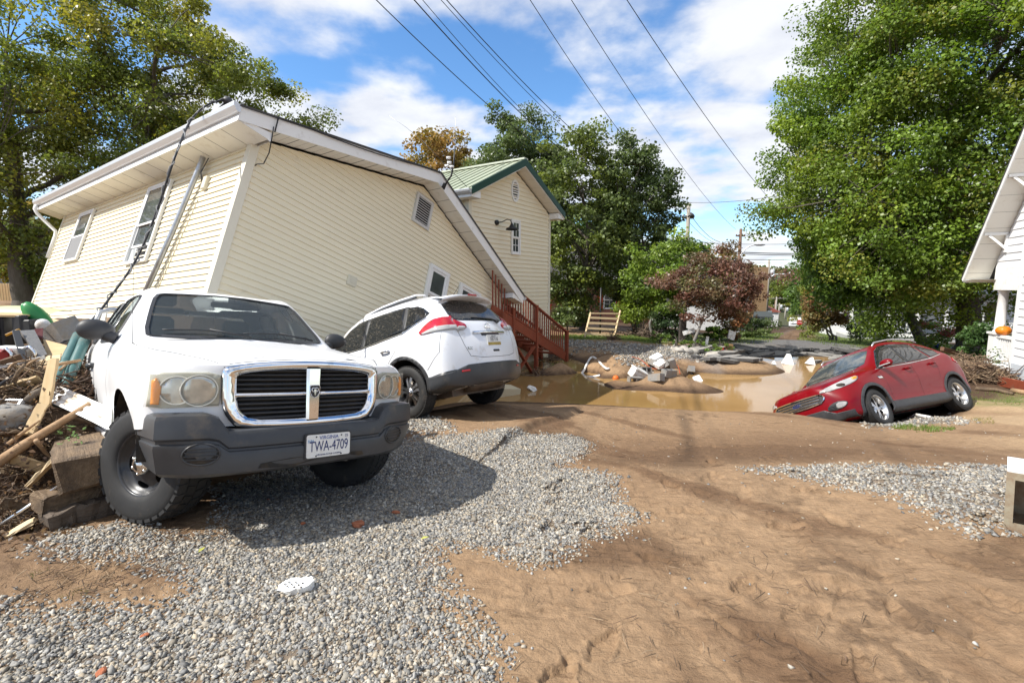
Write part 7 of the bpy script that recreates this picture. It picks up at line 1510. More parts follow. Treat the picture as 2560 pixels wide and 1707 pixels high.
def left_pile():
    heap('debris_mound', 'packed soil under the junk heap behind the twigs', (-5.75, 5.75, .1), (1.25, .85, .80), SOIL, 4)
    heap('debris_mound', 'dark soil and litter heaped beside the pickup', (-4.35, 4.35, .05), (.95, .95, .62), SOIL, 2); heap('debris_mound', 'dark soil banked under the tilted house by the pickup bed', (-6.2, 6.4, .0), (1.9, 1.4, 1.15), SOIL, 3)
    twigs('twig_heap', 'tangled twigs, bark and straw piled by the pickup door', [Q(60, 935, 4.35), Q(120, 940, 4.4), Q(40, 965, 4.2), Q(150, 965, 4.35), Q(185, 950, 4.5), Q(90, 985, 4.2), Q(20, 1000, 4.1)], 2200, (.14, .18, .045), .05, .34, .0042, 5); twigs('twig_heap', 'loose sticks and roots spilling below the stripped log', [Q(60, 1100, 3.8), Q(120, 1080, 3.9), Q(30, 1060, 3.85), Q(90, 1150, 3.7), Q(20, 1200, 3.6), Q(60, 1250, 3.4), Q(20, 1340, 3.1)], 1000, (.13, .15, .045), .05, .38, .0033, 6)
    twigs('twig_heap', 'shredded bark packed between the pickup sill and the teal rolls', [Q(200, 960, 4.3), Q(215, 985, 4.2), Q(185, 985, 4.2)], 420, (.07, .10, .05), .06, .22, .007, 7, pal=[(.10, .06, .04), (.15, .09, .055), (.07, .045, .03)])
    log('stripped_log', 'stripped orange brown log leaning across the twig heap', [Q(-30, 1172, 3.35), Q(60, 1112, 3.5), Q(150, 1056, 3.7), Q(226, 1012, 3.85)], .036, .026, LOGM, 1); log('gnarled_branch', 'short grey gnarled branch on top of the twig heap', [Q(66, 1005, 3.85), Q(85, 985, 3.9), Q(108, 974, 3.95)], .035, .025, M('grey_branch', (.16, .13, .10), .9, bump=.5), 2)
    rb = random.Random(12); BLB = ['thin forked branch sticking out of the twig heap top', 'bent brown branch across the middle of the twig heap', 'grey stick slanting below the stripped log', 'short stub branch beside the concrete chunk', 'curved root hanging over the railway ties', 'long thin branch trailing to the gravel', 'pale peeled stick beside the plywood strip', 'dark branch wedged under the siding scrap', 'knotty branch lying before the trough board', 'crooked root in the mud below the ties']
    for k, (u, v, y, du, dv) in enumerate(((40, 940, 4.1, 60, -45), (30, 985, 4.0, 90, -20), (20, 1110, 3.5, 80, -60), (60, 1040, 3.7, 40, 30), (90, 1100, 3.5, 60, 60), (-10, 1290, 3.1, 110, -60), (150, 925, 4.2, 45, -20), (160, 1040, 3.8, 60, 25), (20, 925, 4.15, 70, -25), (0, 1330, 2.95, 90, -15))):
        p0, p2 = Q(u, v, y), Q(u + du, v + dv, y + .15); p1 = (p0 + p2)/2 + Vector((rb.uniform(-.05, .05), rb.uniform(-.05, .05), rb.uniform(-.03, .06))); log('fallen_branch', BLB[k], path([p0, p1, p2], 4), rb.uniform(.010, .020), .006, [LOGM, WOODY][k % 2], k, 'branch')
    rg = np.random.default_rng(8); n = 2600; cc = np.array([tuple(Q(*q)) for q in ((60, 950, 4.2), (30, 1010, 3.9), (100, 990, 4.1), (160, 960, 4.3), (50, 1080, 3.7), (30, 1180, 3.5), (110, 1110, 3.7), (60, 1290, 3.2), (30, 1360, 2.95), (90, 1230, 3.35))]); C = cc[rg.integers(0, len(cc), n)] + rg.normal(0, 1, (n, 3))*np.array([.16, .16, .05]); C[:, 2] = np.maximum(C[:, 2], ground_z(C[:, 0], C[:, 1]) + .012)
    tag(leaves_mesh('leaf_litter', C, np.tile([0, -.3, .8], (n, 1)), .035, np.array([(.16, .095, .05), (.10, .062, .036), (.23, .16, .09), (.07, .045, .03)])[rg.integers(0, 4, n)], rg), 'matted brown leaf litter and bark chips over the debris', None, kind='stuff')
    log('bare_branch', 'long pale bare branch poking across the teal rolls', [Q(110, 920, 4.0), Q(160, 908, 4.1), Q(202, 900, 4.2)], .018, .012, LOGM, 3); log('bare_branch', 'crooked grey bare branch at the edge of the twig heap', [Q(35, 955, 3.9), Q(45, 930, 3.9), Q(62, 910, 3.95)], .018, .01, WOODY, 4)
    timber('plank', 'upright splintered plywood strip standing in the twig heap', Q(112, 1012, 3.85), Q(134, 898, 4.0), .10, .02, WOODP, 0, 4, .004, 3, 'plank', up=(.5, -.8, .1)); timber('plank', 'thin brown board propped under the plywood strip', Q(70, 1085, 3.6), Q(108, 1010, 3.8), .07, .02, WOODP, .2, 4, .004, 5, 'plank')
    BRD = ['splintered brown board lying across the twig heap', 'narrow weathered board poking from the litter', 'broken grey board beside the concrete chunk', 'snapped lath leaning on the railway ties', 'dark wet board half buried under the twigs', 'pale broken board above the siding scrap', 'short split board at the foot of the debris', 'long thin batten slanting through the litter']
    for k, (u, v, y, du, dv, w) in enumerate(((5, 975, 4.0, 95, -28, .09), (20, 1075, 3.6, 85, 22, .06), (-20, 1090, 3.5, 70, -10, .10), (70, 1215, 3.25, 70, -70, .05), (10, 1140, 3.45, 100, 30, .09), (150, 985, 4.0, 70, 18, .07), (0, 1255, 3.1, 70, 14, .08), (30, 915, 4.2, 120, 45, .05))): timber('broken_board', BRD[k], Q(u, v, y), Q(u + du, v + dv, y + .1), w, .018, [WOODP, WOODY, WOODY, WOODN][k % 4], .3*math.sin(k), 4, .006, 20 + k, 'board', up=(.1, -.7, .7))
    # white vinyl panel, ribbed
    a, b, c = Q(112, 1000, 3.95), Q(276, 1068, 3.55), Q(128, 975, 4.05); bm = BM(); ex = b - a; ey = (c - a).normalized()*.20; nz = ex.cross(ey).normalized(); rows = []
    for k in range(13):
        f = k/12; h = .010 if k in (3, 4, 8, 9) else 0; rows.append([tuple(ey*f - nz*h + ex*s + Vector((0, 0, -.03*s*s))) for s in np.linspace(0, 1, 8)])
    loft(bm, rows, closed=False, smooth=False); r2 = [[tuple(Vector(p) - nz*.004) for p in r_] for r_ in rows]; loft(bm, r2, closed=False, smooth=False); thing('siding_scrap', 'bent white vinyl siding scrap jammed behind the pickup wheel', 'siding scrap', bm, VINYLW, a)
    timber('railway_tie', 'short square grey railway tie with a broken end', Q(200, 1120, 3.75), Q(212, 1180, 3.15), .30, .22, WOODY, .05, 6, .016, 7); timber('railway_tie', 'long cracked railway tie wedged under the pickup wheel', Q(88, 1262, 3.05), Q(300, 1205, 3.45), .17, .12, WOODY, .1, 10, .014, 8); timber('railway_tie', 'dark soaked railway tie lying lowest beneath the cracked one', Q(108, 1312, 3.02), Q(310, 1250, 3.4), .19, .17, M('wet_timber', (.075, .055, .04), .85, col2=(.13, .10, .075), scale=5, stretch=(.6, 4, 4), bump=.6, bscale=16), .0, 10, .014, 9)
    timber('plank', 'weathered thin plank lying at the gravel edge', Q(-30, 1382, 2.75), Q(160, 1334, 2.95), .07, .025, WOODY, 0, 6, .004, 10, 'plank'); timber('lath_strip', 'pale splintered lath in the mud below the ties', Q(-10, 1355, 2.9), Q(85, 1300, 3.0), .09, .02, WOODN, 0, 4, .006, 11, 'plank')
    bm = BM(); p0, p1 = Q(-20, 1325, 2.95), Q(163, 1204, 3.2); tube(bm, [Vector((0, 0, 0)), p1 - p0], .011, 8); thing('aluminium_rod', 'thin bright aluminium rod slanting over the ties', 'rod', bm, M('bright_aluminium', (.7, .7, .7), .25, metal=.9), p0)
    bm = BM(); bmesh.ops.create_icosphere(bm, subdivisions=3, radius=.15); rough(bm, .02, 4); bm.transform(Matrix.Diagonal((1.3, 1, .75, 1))); thing('concrete_chunk', 'rounded grey concrete chunk under the small tray', 'concrete chunk', bm, CONC, Q(20, 1045, 3.75), group=None, smooth=True)
    bm = BM(); T = Matrix.Scale(.62, 4) if False else Matrix.Translation(Q(8, 1024, 3.75)) @ Euler((.75, .05, .1)).to_matrix().to_4x4(); fr = empty('shallow_tray', 'small grey framed tray of brown mud on the concrete chunk', 'tray', T.translation, T.to_euler())
    for x0, x1, y0, y1 in ((-.16, .10, -.09, -.08), (-.16, .10, .08, .09), (-.16, -.15, -.08, .08), (.09, .10, -.08, .08)): bb = BM(); box(bb, x0, x1, y0, y1, -.02, .02); build('rim', bb, GUTTER, fr)
    bb = BM(); box(bb, -.15, .09, -.08, .08, -.02, .008); build('mud_fill', bb, SOIL, fr)
    # teal rolls
    for k, (a, b, lab) in enumerate(((Q(196, 838, 4.75), Q(128, 985, 4.05), 'upper teal vinyl roll leaning on the pickup flank'), (Q(212, 850, 4.65), Q(146, 1010, 4.0), 'lower teal vinyl roll leaning on the pickup flank'))): bm = BM(); d = b - a; tube(bm, [d*s for s in np.linspace(0, 1, 7)], [.045, .044, .046, .045, .046, .045, .047], 14); thing('vinyl_roll', lab, 'vinyl roll', bm, TEAL, a, smooth=False)
    cinder('large two cell concrete block tipped on the junk heap', Q(158, 832, 5.2), (.35, -.30, -.55), 'concrete blocks', 1.12)
    def slab(name, lab, cat, pts, th, m, y=None):
        P = [Q(*p) for p in pts]; o = P[0].copy(); n = (P[1] - P[0]).cross(P[2] - P[0]).normalized(); bm = BM(); a = [bm.verts.new(p - o) for p in P]; b = [bm.verts.new(p - o + n*th) for p in P]; k = len(P); bm.faces.new(a[::-1]); bm.faces.new(b)
        for i in range(k): bm.faces.new((a[i], a[(i + 1) % k], b[(i + 1) % k], b[i]))
        bmesh.ops.recalc_face_normals(bm, faces=bm.faces); return thing(name, lab, cat, bm, m, o)
    slab('particle_board', 'tan particle board sheet under the tipped concrete block', 'board', [(108, 848, 5.0), (195, 870, 4.8), (170, 905, 4.6), (115, 890, 4.7)], .02, WOODP); slab('particle_board', 'pale straw coloured board sheet beside the teal rolls', 'board', [(100, 890, 4.6), (170, 885, 4.6), (165, 925, 4.3), (95, 915, 4.35)], .02, WOODN); slab('countertop_slab', 'grey speckled countertop slab with a pale edge', 'countertop', [(50, 826, 4.9), (86, 824, 5.0), (118, 885, 4.6), (98, 893, 4.5)], .03, M('speckled_grey', (.10, .10, .10), .4, col2=(.24, .23, .22), scale=60)); slab('maroon_panel', 'dark maroon panel behind the countertop slab', 'panel', [(86, 822, 5.05), (108, 820, 5.1), (106, 846, 5.0), (88, 838, 5.0)], .02, M('maroon', (.10, .015, .015), .5))
    # tool chest, lids and bins
    T = Matrix.Translation(Q(8, 826, 5.3)) @ Euler((0, .03, .25)).to_matrix().to_4x4(); tc = empty('tool_chest', 'black drawer tool chest in the junk heap', 'tool chest', T.translation, T.to_euler()); bb = BM(); box(bb, -.35, .13, -.2, .2, -.16, .16, bev=.01); build('cabinet', bb, M('black_enamel', (.012, .012, .016), .3), tc)
    for k in range(3): bb = BM(); box(bb, -.33, .10, -.212, -.204, -.14 + k*.10, -.05 + k*.10); dr = build('drawer', bb, mat('black_enamel2', (.018, .018, .024), .3), tc); bb = BM(); box(bb, -.31, .05, -.225, -.213, -.062 + k*.10, -.054 + k*.10); build('pull', bb, GUTTER, dr)
    bb = BM(); box(bb, -.37, .30, -.22, .22, .165, .185); build('worktop', bb, WOODP, tc)
    bm = BM(); box(bm, -.05, .05, -.05, .05, -.12, .12, bev=.012); thing('black_box', 'black plastic equipment box beside the tool chest', 'box', bm, BLACKP, Q(52, 815, 5.2)); bm = BM(); box(bm, -.10, .10, -.09, .09, -.06, .06, bev=.01); thing('yellow_marked_box', 'dark case with a yellow stripe beside the green bin', 'case', bm, M('dark_case', (.03, .03, .03), .5), Q(72, 812, 5.25)); bm = BM(); box(bm, -.012, .012, -.1, -.092, -.05, .05); 
    bm = BM(); rows = []
    for k in range(9):
        f = -1 + 2*k/8; rows.append([(.42*f, .16*math.sin(a), .07*(1 - .5*f*f)*math.cos(a)) for a in np.linspace(-1.5, 1.5, 9)])
    loft(bm, rows, closed=False); thing('curved_cover', 'pale yellow green curved plastic cover on top of the junk heap', 'cover', bm, M('pale_lime_plastic', (.55, .56, .32), .45), Q(58, 780, 5.7), (.1, .05, .1))
    bm = BM(); bmesh.ops.create_uvsphere(bm, u_segments=20, v_segments=12, radius=1); bm.transform(Matrix.Diagonal((.09, .09, .20, 1))); [setattr(v, 'co', v.co*(1 + .05*math.sin(8*math.atan2(v.co.y, v.co.x)))) for v in bm.verts]; thing('green_sled', 'bright green ribbed plastic bin upended in the junk heap', 'bin', bm, M('green_plastic', (.03, .22, .06), .4), Q(96, 795, 5.4), (.3, -.45, 0), smooth=True)
    bm = BM(); bmesh.ops.create_uvsphere(bm, u_segments=20, v_segments=12, radius=.065); thing('white_ball', 'white ball lodged beside the tipped concrete block', 'ball', bm, VINYLW, Q(107, 812, 5.2), smooth=True)
    timber('spirit_level', 'yellow spirit level in the junk heap', Q(16, 838, 4.9), Q(48, 824, 4.95), .05, .022, M('yellow_paint', (.62, .30, .02), .4), 0, 2, 0, 1, 'level'); timber('black_channel', 'dark steel channel leaning in the junk heap', Q(60, 902, 4.5), Q(40, 828, 4.8), .055, .03, M('dark_steel', (.03, .03, .03), .5), 0, 2, 0, 1, 'steel channel')
    for k, (u, v, lab) in enumerate(((20, 905, 'bent chrome chair tube by the red crate'), (78, 900, 'bent chrome chair tube by the countertop slab'))): bm = BM(); o = Q(u, v, 4.5); tube(bm, [Q(u - 18, v - 28, 4.55) - o, Q(u - 4, v - 34, 4.5) - o, Q(u + 8, v - 22, 4.5) - o, Q(u + 10, v + 8, 4.5) - o], .014, 8); thing('chair_tube', lab, 'chair tube', bm, CHROME, o)
    bm = BM(); box(bm, -.12, .12, -.1, .1, -.09, .09, bev=.012); thing('red_crate', 'red plastic crate low in the junk heap', 'crate', bm, M('red_plastic', (.32, .02, .015), .45), Q(2, 895, 4.6), (0, .1, .3)); bm = BM(); box(bm, -.14, .14, -.06, .06, -.09, .09, bev=.01); thing('stained_carton', 'mud stained white carton between the chair tubes', 'carton', bm, VINYLW, Q(40, 888, 4.65), (0, .03, .1))
    timber('wooden_trough', 'long brown wooden trough board with a pale edge', Q(-40, 938, 4.2), Q(62, 904, 4.4), .06, .16, M('brown_wood', (.11, .06, .03), .8), 0, 3, .003, 2, 'board'); timber('white_batten', 'long white batten lying along the trough', Q(-30, 925, 4.15), Q(112, 893, 4.45), .03, .03, VINYLW, 0, 4, .003, 2, 'batten')
    slab('fascia_board', 'broad white board behind the pickup mirror', 'board', [(185, 820, 6.0), (268, 770, 6.2), (262, 800, 6.0), (200, 838, 5.8)], .02, VINYLW); slab('plywood_offcut', 'tan plywood offcut lying under the tilted wall', 'board', [(132, 795, 6.2), (205, 822, 5.9), (190, 838, 5.7), (125, 808, 6.0)], .02, WOODN)
    bm = BM(); r = random.Random(3)
    for k in range(40):
        f = r.random(); b = Q(210 - 60*f, 1105 - 20*f + r.uniform(-30, 30), 3.45); T = Matrix.Translation(b) @ Euler((r.uniform(-1, 1), r.uniform(-1, 1), r.uniform(0, 6))).to_matrix().to_4x4(); bm.faces.new([bm.verts.new(T @ Vector(q)) for q in ((0, 0, 0), (.014, .010, 0), (.036, 0, .004), (.014, -.010, 0))])
    tag(build('leaf_sprig', bm, mat('sprig_green', (.10, .17, .035), .6)), 'small green leaf sprig hanging over the railway tie', None, kind='stuff')
left_pile()

def service_cable():
    wh = H1M @ Vector((-.34, .40, 2.96)); pts = [wh, Q(520, 262, wh.y - .25), Q(478, 300, wh.y - .5), Q(440, 385, 6.4), Q(395, 520, 6.3), Q(345, 640, 6.1), Q(285, 730, 5.8), Q(215, 815, 5.3), Q(110, 885, 4.75), Q(40, 935, 4.15), Q(-60, 1000, 3.6)]
    bm = BM(); tube(bm, [p - wh for p in path(pts, 10)], .014, 7); thing('service_cable', 'thick black service cable sagging from the eave to the debris', 'cable', bm, M('black_cable', (.02, .02, .022), .55), wh)
    bm = BM(); pts2 = [p + Vector((.03*math.sin(i*1.7), .0, .03*math.cos(i*1.3))) for i, p in enumerate(path(pts[:8], 12))]; tube(bm, [p - wh for p in pts2], .009, 6); thing('service_cable', 'thinner grey cable twisted around the black service cable', 'cable', bm, M('grey_cable', (.22, .22, .22), .5), wh)
service_cable()

def far_bank():
    r = random.Random(9)
    # wooden frame leaning on the tree
    A = gpt(*Q(1466, 852, 20.3)[:2]); base = A; ft = empty('pine_rack', 'new pine frame of five rails leaning upright on the far bank', 'wooden frame', base); y = base.y
    at = lambda u, v, dy=0.: px(u, v, y=y + dy) - base
    for (a, b) in (((1460, 850), (1477, 781)), ((1533, 852), (1551, 776))): bb = BM(); beam(bb, at(*a), at(b[0], b[1], .35), .07, .055); build('stile', bb, WOODN, ft)
    for k, (l, rr) in enumerate((((1456, 846), (1528, 852)), ((1464, 834), (1536, 838)), ((1466, 820), (1540, 824)), ((1472, 807), (1545, 810)), ((1474, 794), (1546, 797)), ((1476, 783), (1549, 784)))): f = (850 - l[1])/70*.35; bb = BM(); beam(bb, at(l[0], l[1], f - .04), at(rr[0], rr[1], f - .04), .03, .085 if k not in (5,) else .05); build('rail', bb, WOODN, ft)
    # blocks and junk on the spit
    S = lambda u, v, z=None: (lambda p: Vector((p.x, p.y, max(gz(p.x, p.y), WATER_Z - .04))))(ground_hit(u, v))
    for k, (u, v, rx, ry, rz, lab) in enumerate(((1612, 925, 1.2, .1, .5, 'concrete block on its side next to the white cooler'), (1632, 916, .4, .5, 1.2, 'concrete block standing behind the white cooler'), (1588, 944, 1.57, .1, .2, 'half sunk two cell block at the waterline'), (1640, 952, .2, .2, 2.2, 'broken block lying low in the shallow water'), (1672, 940, .1, .1, .5, 'large upright block at the waterline'), (1668, 918, .9, .3, .9, 'block leaning under the white foam bricks'), (1680, 925, .3, 1.2, .4, 'dark block behind the upright block'), (1726, 934, .1, .6, 1.4, 'grey block standing apart by the water'))): cinder(lab, S(u, v) + Vector((0, 0, .07)), (rx, ry, rz), 'concrete blocks on the mud spit')
    bm = BM(); box(bm, -.22, .22, -.15, .15, 0, .24, bev=.02); box(bm, -.235, .235, -.165, .165, .245, .30, bev=.015); thing('white_cooler', 'white plastic cooler tipped among the concrete blocks', 'cooler', bm, VINYLW, S(1588, 928) + Vector((0, 0, .04)), (.25, .45, .3))
    for (u, v, rz, lab) in ((1640, 912, .3, 'upper white foam brick on the block heap'), (1650, 922, .5, 'lower white foam brick on the block heap')): bm = BM(); box(bm, -.17, .17, -.12, .12, 0, .13, bev=.01); thing('foam_brick', lab, 'foam brick', bm, FOAM, S(u, v) + Vector((0, 0, .16 if v < 915 else .10)), (.3, -.4, rz))
    bm = BM(); o = S(1455, 935); pts = [S(1500, 940) + Vector((0, 0, .02)), S(1470, 940) + Vector((0, 0, .02)), S(1456, 936) + Vector((0, 0, .03)), S(1460, 930) + Vector((0, 0, .12)), S(1480, 928) + Vector((0, 0, .14)), S(1512, 928) + Vector((0, 0, .12)), S(1522, 934) + Vector((0, 0, .03))]; tube(bm, [p - o for p in path(pts, 8)], .035, 8); thing('plastic_pipe', 'white plastic pipe looped at the water edge', 'pipe', bm, VINYLW, o)
    bm = BM(); o = S(1580, 940); pts = [S(1578, 938), S(1600, 930), S(1630, 932), S(1660, 928), S(1690, 930), S(1700, 940)]; tube(bm, [p - o + Vector((0, 0, .06)) for p in path(pts, 8)], .010, 6); thing('extension_cord', 'orange red extension cord trailing over the blocks', 'cord', bm, M('orange_cord', (.50, .09, .03), .5), o)
    bm = BM(); box(bm, -.25, .25, -.14, .14, -.02, .02); thing('black_grate', 'flat black grate lying before the blocks', 'grate', bm, BLACKM, S(1610, 938) + Vector((0, 0, .03)), (.1, .05, .2)); bm = BM(); bmesh.ops.create_icosphere(bm, subdivisions=2, radius=.09); thing('orange_float', 'small orange float on the mud', 'float', bm, M('orange_plastic', (.7, .14, .02), .5), S(1540, 920) + Vector((0, 0, .05)), smooth=True)
    for (u, v, s, lab) in ((1332, 975, .16, 'white foam scrap floating in the brown water'), (1745, 950, .14, 'small pale scrap floating near the spit'), (1397, 924, .10, 'white scrap at the foot of the stairs'), (1680, 954, .12, 'cream block half sunk by the spit')): p = px(u, v, z=WATER_Z); bm = BM(); box(bm, -s, s, -s*.7, s*.7, -s*.3, s*.4, bev=s*.15); rough(bm, s*.1, u); thing('foam_scrap', lab, 'foam scrap', bm, FOAM, p, (.4, .5, u*.1))
    for (u, v, s, lab) in ((1970, 906, .23, 'peaked white foam chunk at the far shore'), (2026, 908, .17, 'square white foam chunk near the red car roof'), (1935, 909, .09, 'small white foam chunk at the far shore')): p = px(u, v, z=WATER_Z + .04); bm = BM(); bmesh.ops.create_cone(bm, cap_ends=True, segments=5 if s > .3 else 4, radius1=s*1.1, radius2=s*.35, depth=s*1.3); rough(bm, s*.12, u); thing('foam_chunk', lab, 'foam chunk', bm, FOAM, p + Vector((0, 0, s*.5)), (0, .1, .4))
    bm = BM(); box(bm, -.30, .30, -.22, .22, 0, .20); rough(bm, .02, 3); thing('cream_box', 'cream cardboard box sunk by the white SUV rear wheel', 'box', bm, M('wet_cardboard', (.55, .48, .33), .8), px(1262, 985, z=WATER_Z) + Vector((0, 0, -.02)), (.1, .15, .6))
    # broken asphalt slabs along the far shore
    labs = ['broken asphalt slab tilted at the far water edge', 'large broken asphalt slab lying behind the shoreline slabs', 'thin broken asphalt slab lying flat on the torn road', 'small broken asphalt plate on the far bank']
    k = 0
    for u in range(1745, 2150, 17):
        for row in range(2):
            v = (902 if row == 0 else 884) + r.uniform(-7, 6) - (6 if u < 1800 else 0); uu = u + r.uniform(-8, 8); p = S(uu, v); s = r.uniform(.28, .75)*(1 if row else .85); n = r.randint(5, 7); bm = BM(); poly = [(s*r.uniform(.6, 1.)*math.cos(2*math.pi*i/n), s*.55*r.uniform(.6, 1.)*math.sin(2*math.pi*i/n)) for i in range(n)]; prism(bm, poly, -.05, .045)
            for f in bm.faces:
                if f.normal.z > .8: f.material_index = 1
            bm.normal_update()
            for f in bm.faces: f.material_index = 1 if f.calc_center_median().z > .04 else 0
            o = thing('asphalt_chunk', 'x', 'slab', bm, [ASPH, ASPHT], p + Vector((0, 0, .05 + .05*row)), (r.uniform(-.22, .22), r.uniform(-.2, .2), r.uniform(-.5, .5)), 'broken asphalt along the far shore'); o['label'] = labs[(0 if row == 0 else 1) if s > .5 else (2 if row else 3)]; k += 1
    for i in range(14):
        u = 1690 + i*9 + r.uniform(-4, 4); v = 874 + i*1.3 + r.uniform(-4, 5); p = S(u, v); bm = BM(); bmesh.ops.create_icosphere(bm, subdivisions=2, radius=r.uniform(.10, .20)); rough(bm, .03, i); bm.transform(Matrix.Diagonal((1.2, 1, .7, 1))); thing('garden_stone', 'rounded pale stone edging the garden bed across the water', 'stone', bm, M('fieldstone', (.34, .31, .27), .9, col2=(.46, .43, .38), scale=6, bump=.4, bscale=20) if 'fs' not in MT else MT['fs'], p + Vector((0, 0, .04)), (0, 0, r.uniform(0, 3)), 'garden edging stones', smooth=True)
    def panel(name, lab, cat, u, v, y, w, h, m, rot, leg=None):
        p = px(u, v, y=y); t = empty(name, lab, cat, p, rot); bb = BM(); box(bb, -w/2, w/2, -.02, .02, -h/2, h/2); build('face', bb, m, t)
        if leg: bb = BM(); box(bb, leg - .02, leg + .02, .021, .05, -h/2 - .7, h/2); build('stake', bb, WOODY, t)
    panel('white_board', 'white board tilted on a stake beyond the dogwood', 'board', 1829, 838, 18.5, .30, .34, VINYLW, (-.2, .35, .2), -.05); panel('white_board', 'white board leaning against the dark post', 'board', 1722, 829, 18.0, .46, .16, VINYLW, (-.2, -.3, 0), .1)
    bm = BM(); box(bm, -.05, .05, -.02, .02, 0, .42); thing('white_stake', 'short white stake standing among the weeds', 'stake', bm, VINYLW, S(1764, 870), (0, .14, 0)); p = S(1704, 858); bm = BM(); box(bm, -.10, .10, -.10, .10, -.1, 1.15); thing('dark_post', 'thick dark wooden post by the garden bed', 'post', bm, M('dark_post', (.05, .04, .035), .9), p)
    p = S(1812, 882); bm = BM(); box(bm, -.13, .13, -.12, .12, 0, .34, bev=.015); thing('rusty_stump_box', 'brown rusty metal box standing on the far bank', 'box', bm, M('rust_brown', (.18, .11, .06), .8, col2=(.28, .17, .08), scale=10), p + Vector((.12, 0, -.02))); bm = BM(); box(bm, -.06, .06, -.06, .06, 0, .22, bev=.01); thing('red_lantern', 'small red lantern beside the brown metal box', 'lantern', bm, M('red_plastic2', (.35, .02, .02), .4), p + Vector((-.14, -.05, -.02)))
    bm = BM(); lathe(bm, [(0, -.22), (.12, -.20), (.17, -.12), (.17, .22), (.13, .30), (.07, .33), (.07, .38), (0, .38)], 20, 'Z'); thing('fuel_tank', 'white propane tank against the brick wall', 'tank', bm, M('tank_white', (.75, .76, .76), .35), px(1426, 790, y=25), smooth=False)
    bm = BM(); q = S(1500, 838); tube(bm, [(0, 0, -.1), (0, 0, 2.1)], .04, 8); thing('black_pole', 'thin black yard pole behind the wooden frame', 'pole', bm, BLACKM, q)
    twigs('root_tangle', 'dark tangle of roots and boards under the pear trees', [S(1600, 838), S(1620, 842), S(1640, 846), S(1655, 850)], 420, (.25, .3, .16), .3, 1.2, .022, 21, pal=[(.09, .065, .045), (.14, .10, .07), (.06, .045, .035)]); twigs('brush_clump', 'brown brush clump at the foot of the wooden frame', [S(1530, 850)], 160, (.12, .1, .12), .15, .5, .008, 22); twigs('drift_litter', 'drift litter of sticks at the foot of the stairs', [S(1365, 925), S(1385, 915), S(1410, 905), S(1345, 935)], 160, (.2, .2, .04), .15, .8, .012, 23)
    log('drift_branch', 'curved grey drift branch beside the stair foot', [S(1408, 895) + Vector((0, 0, .05)), S(1420, 890) + Vector((0, 0, .08)), S(1432, 892) + Vector((0, 0, .04))], .03, .02, WOODY, 5); timber('drift_plank', 'grey drift plank floating by the stair post', px(1300, 937, z=WATER_Z), px(1336, 940, z=WATER_Z), .10, .05, WOODY, 0, 3, .004, 6, 'plank')
far_bank()

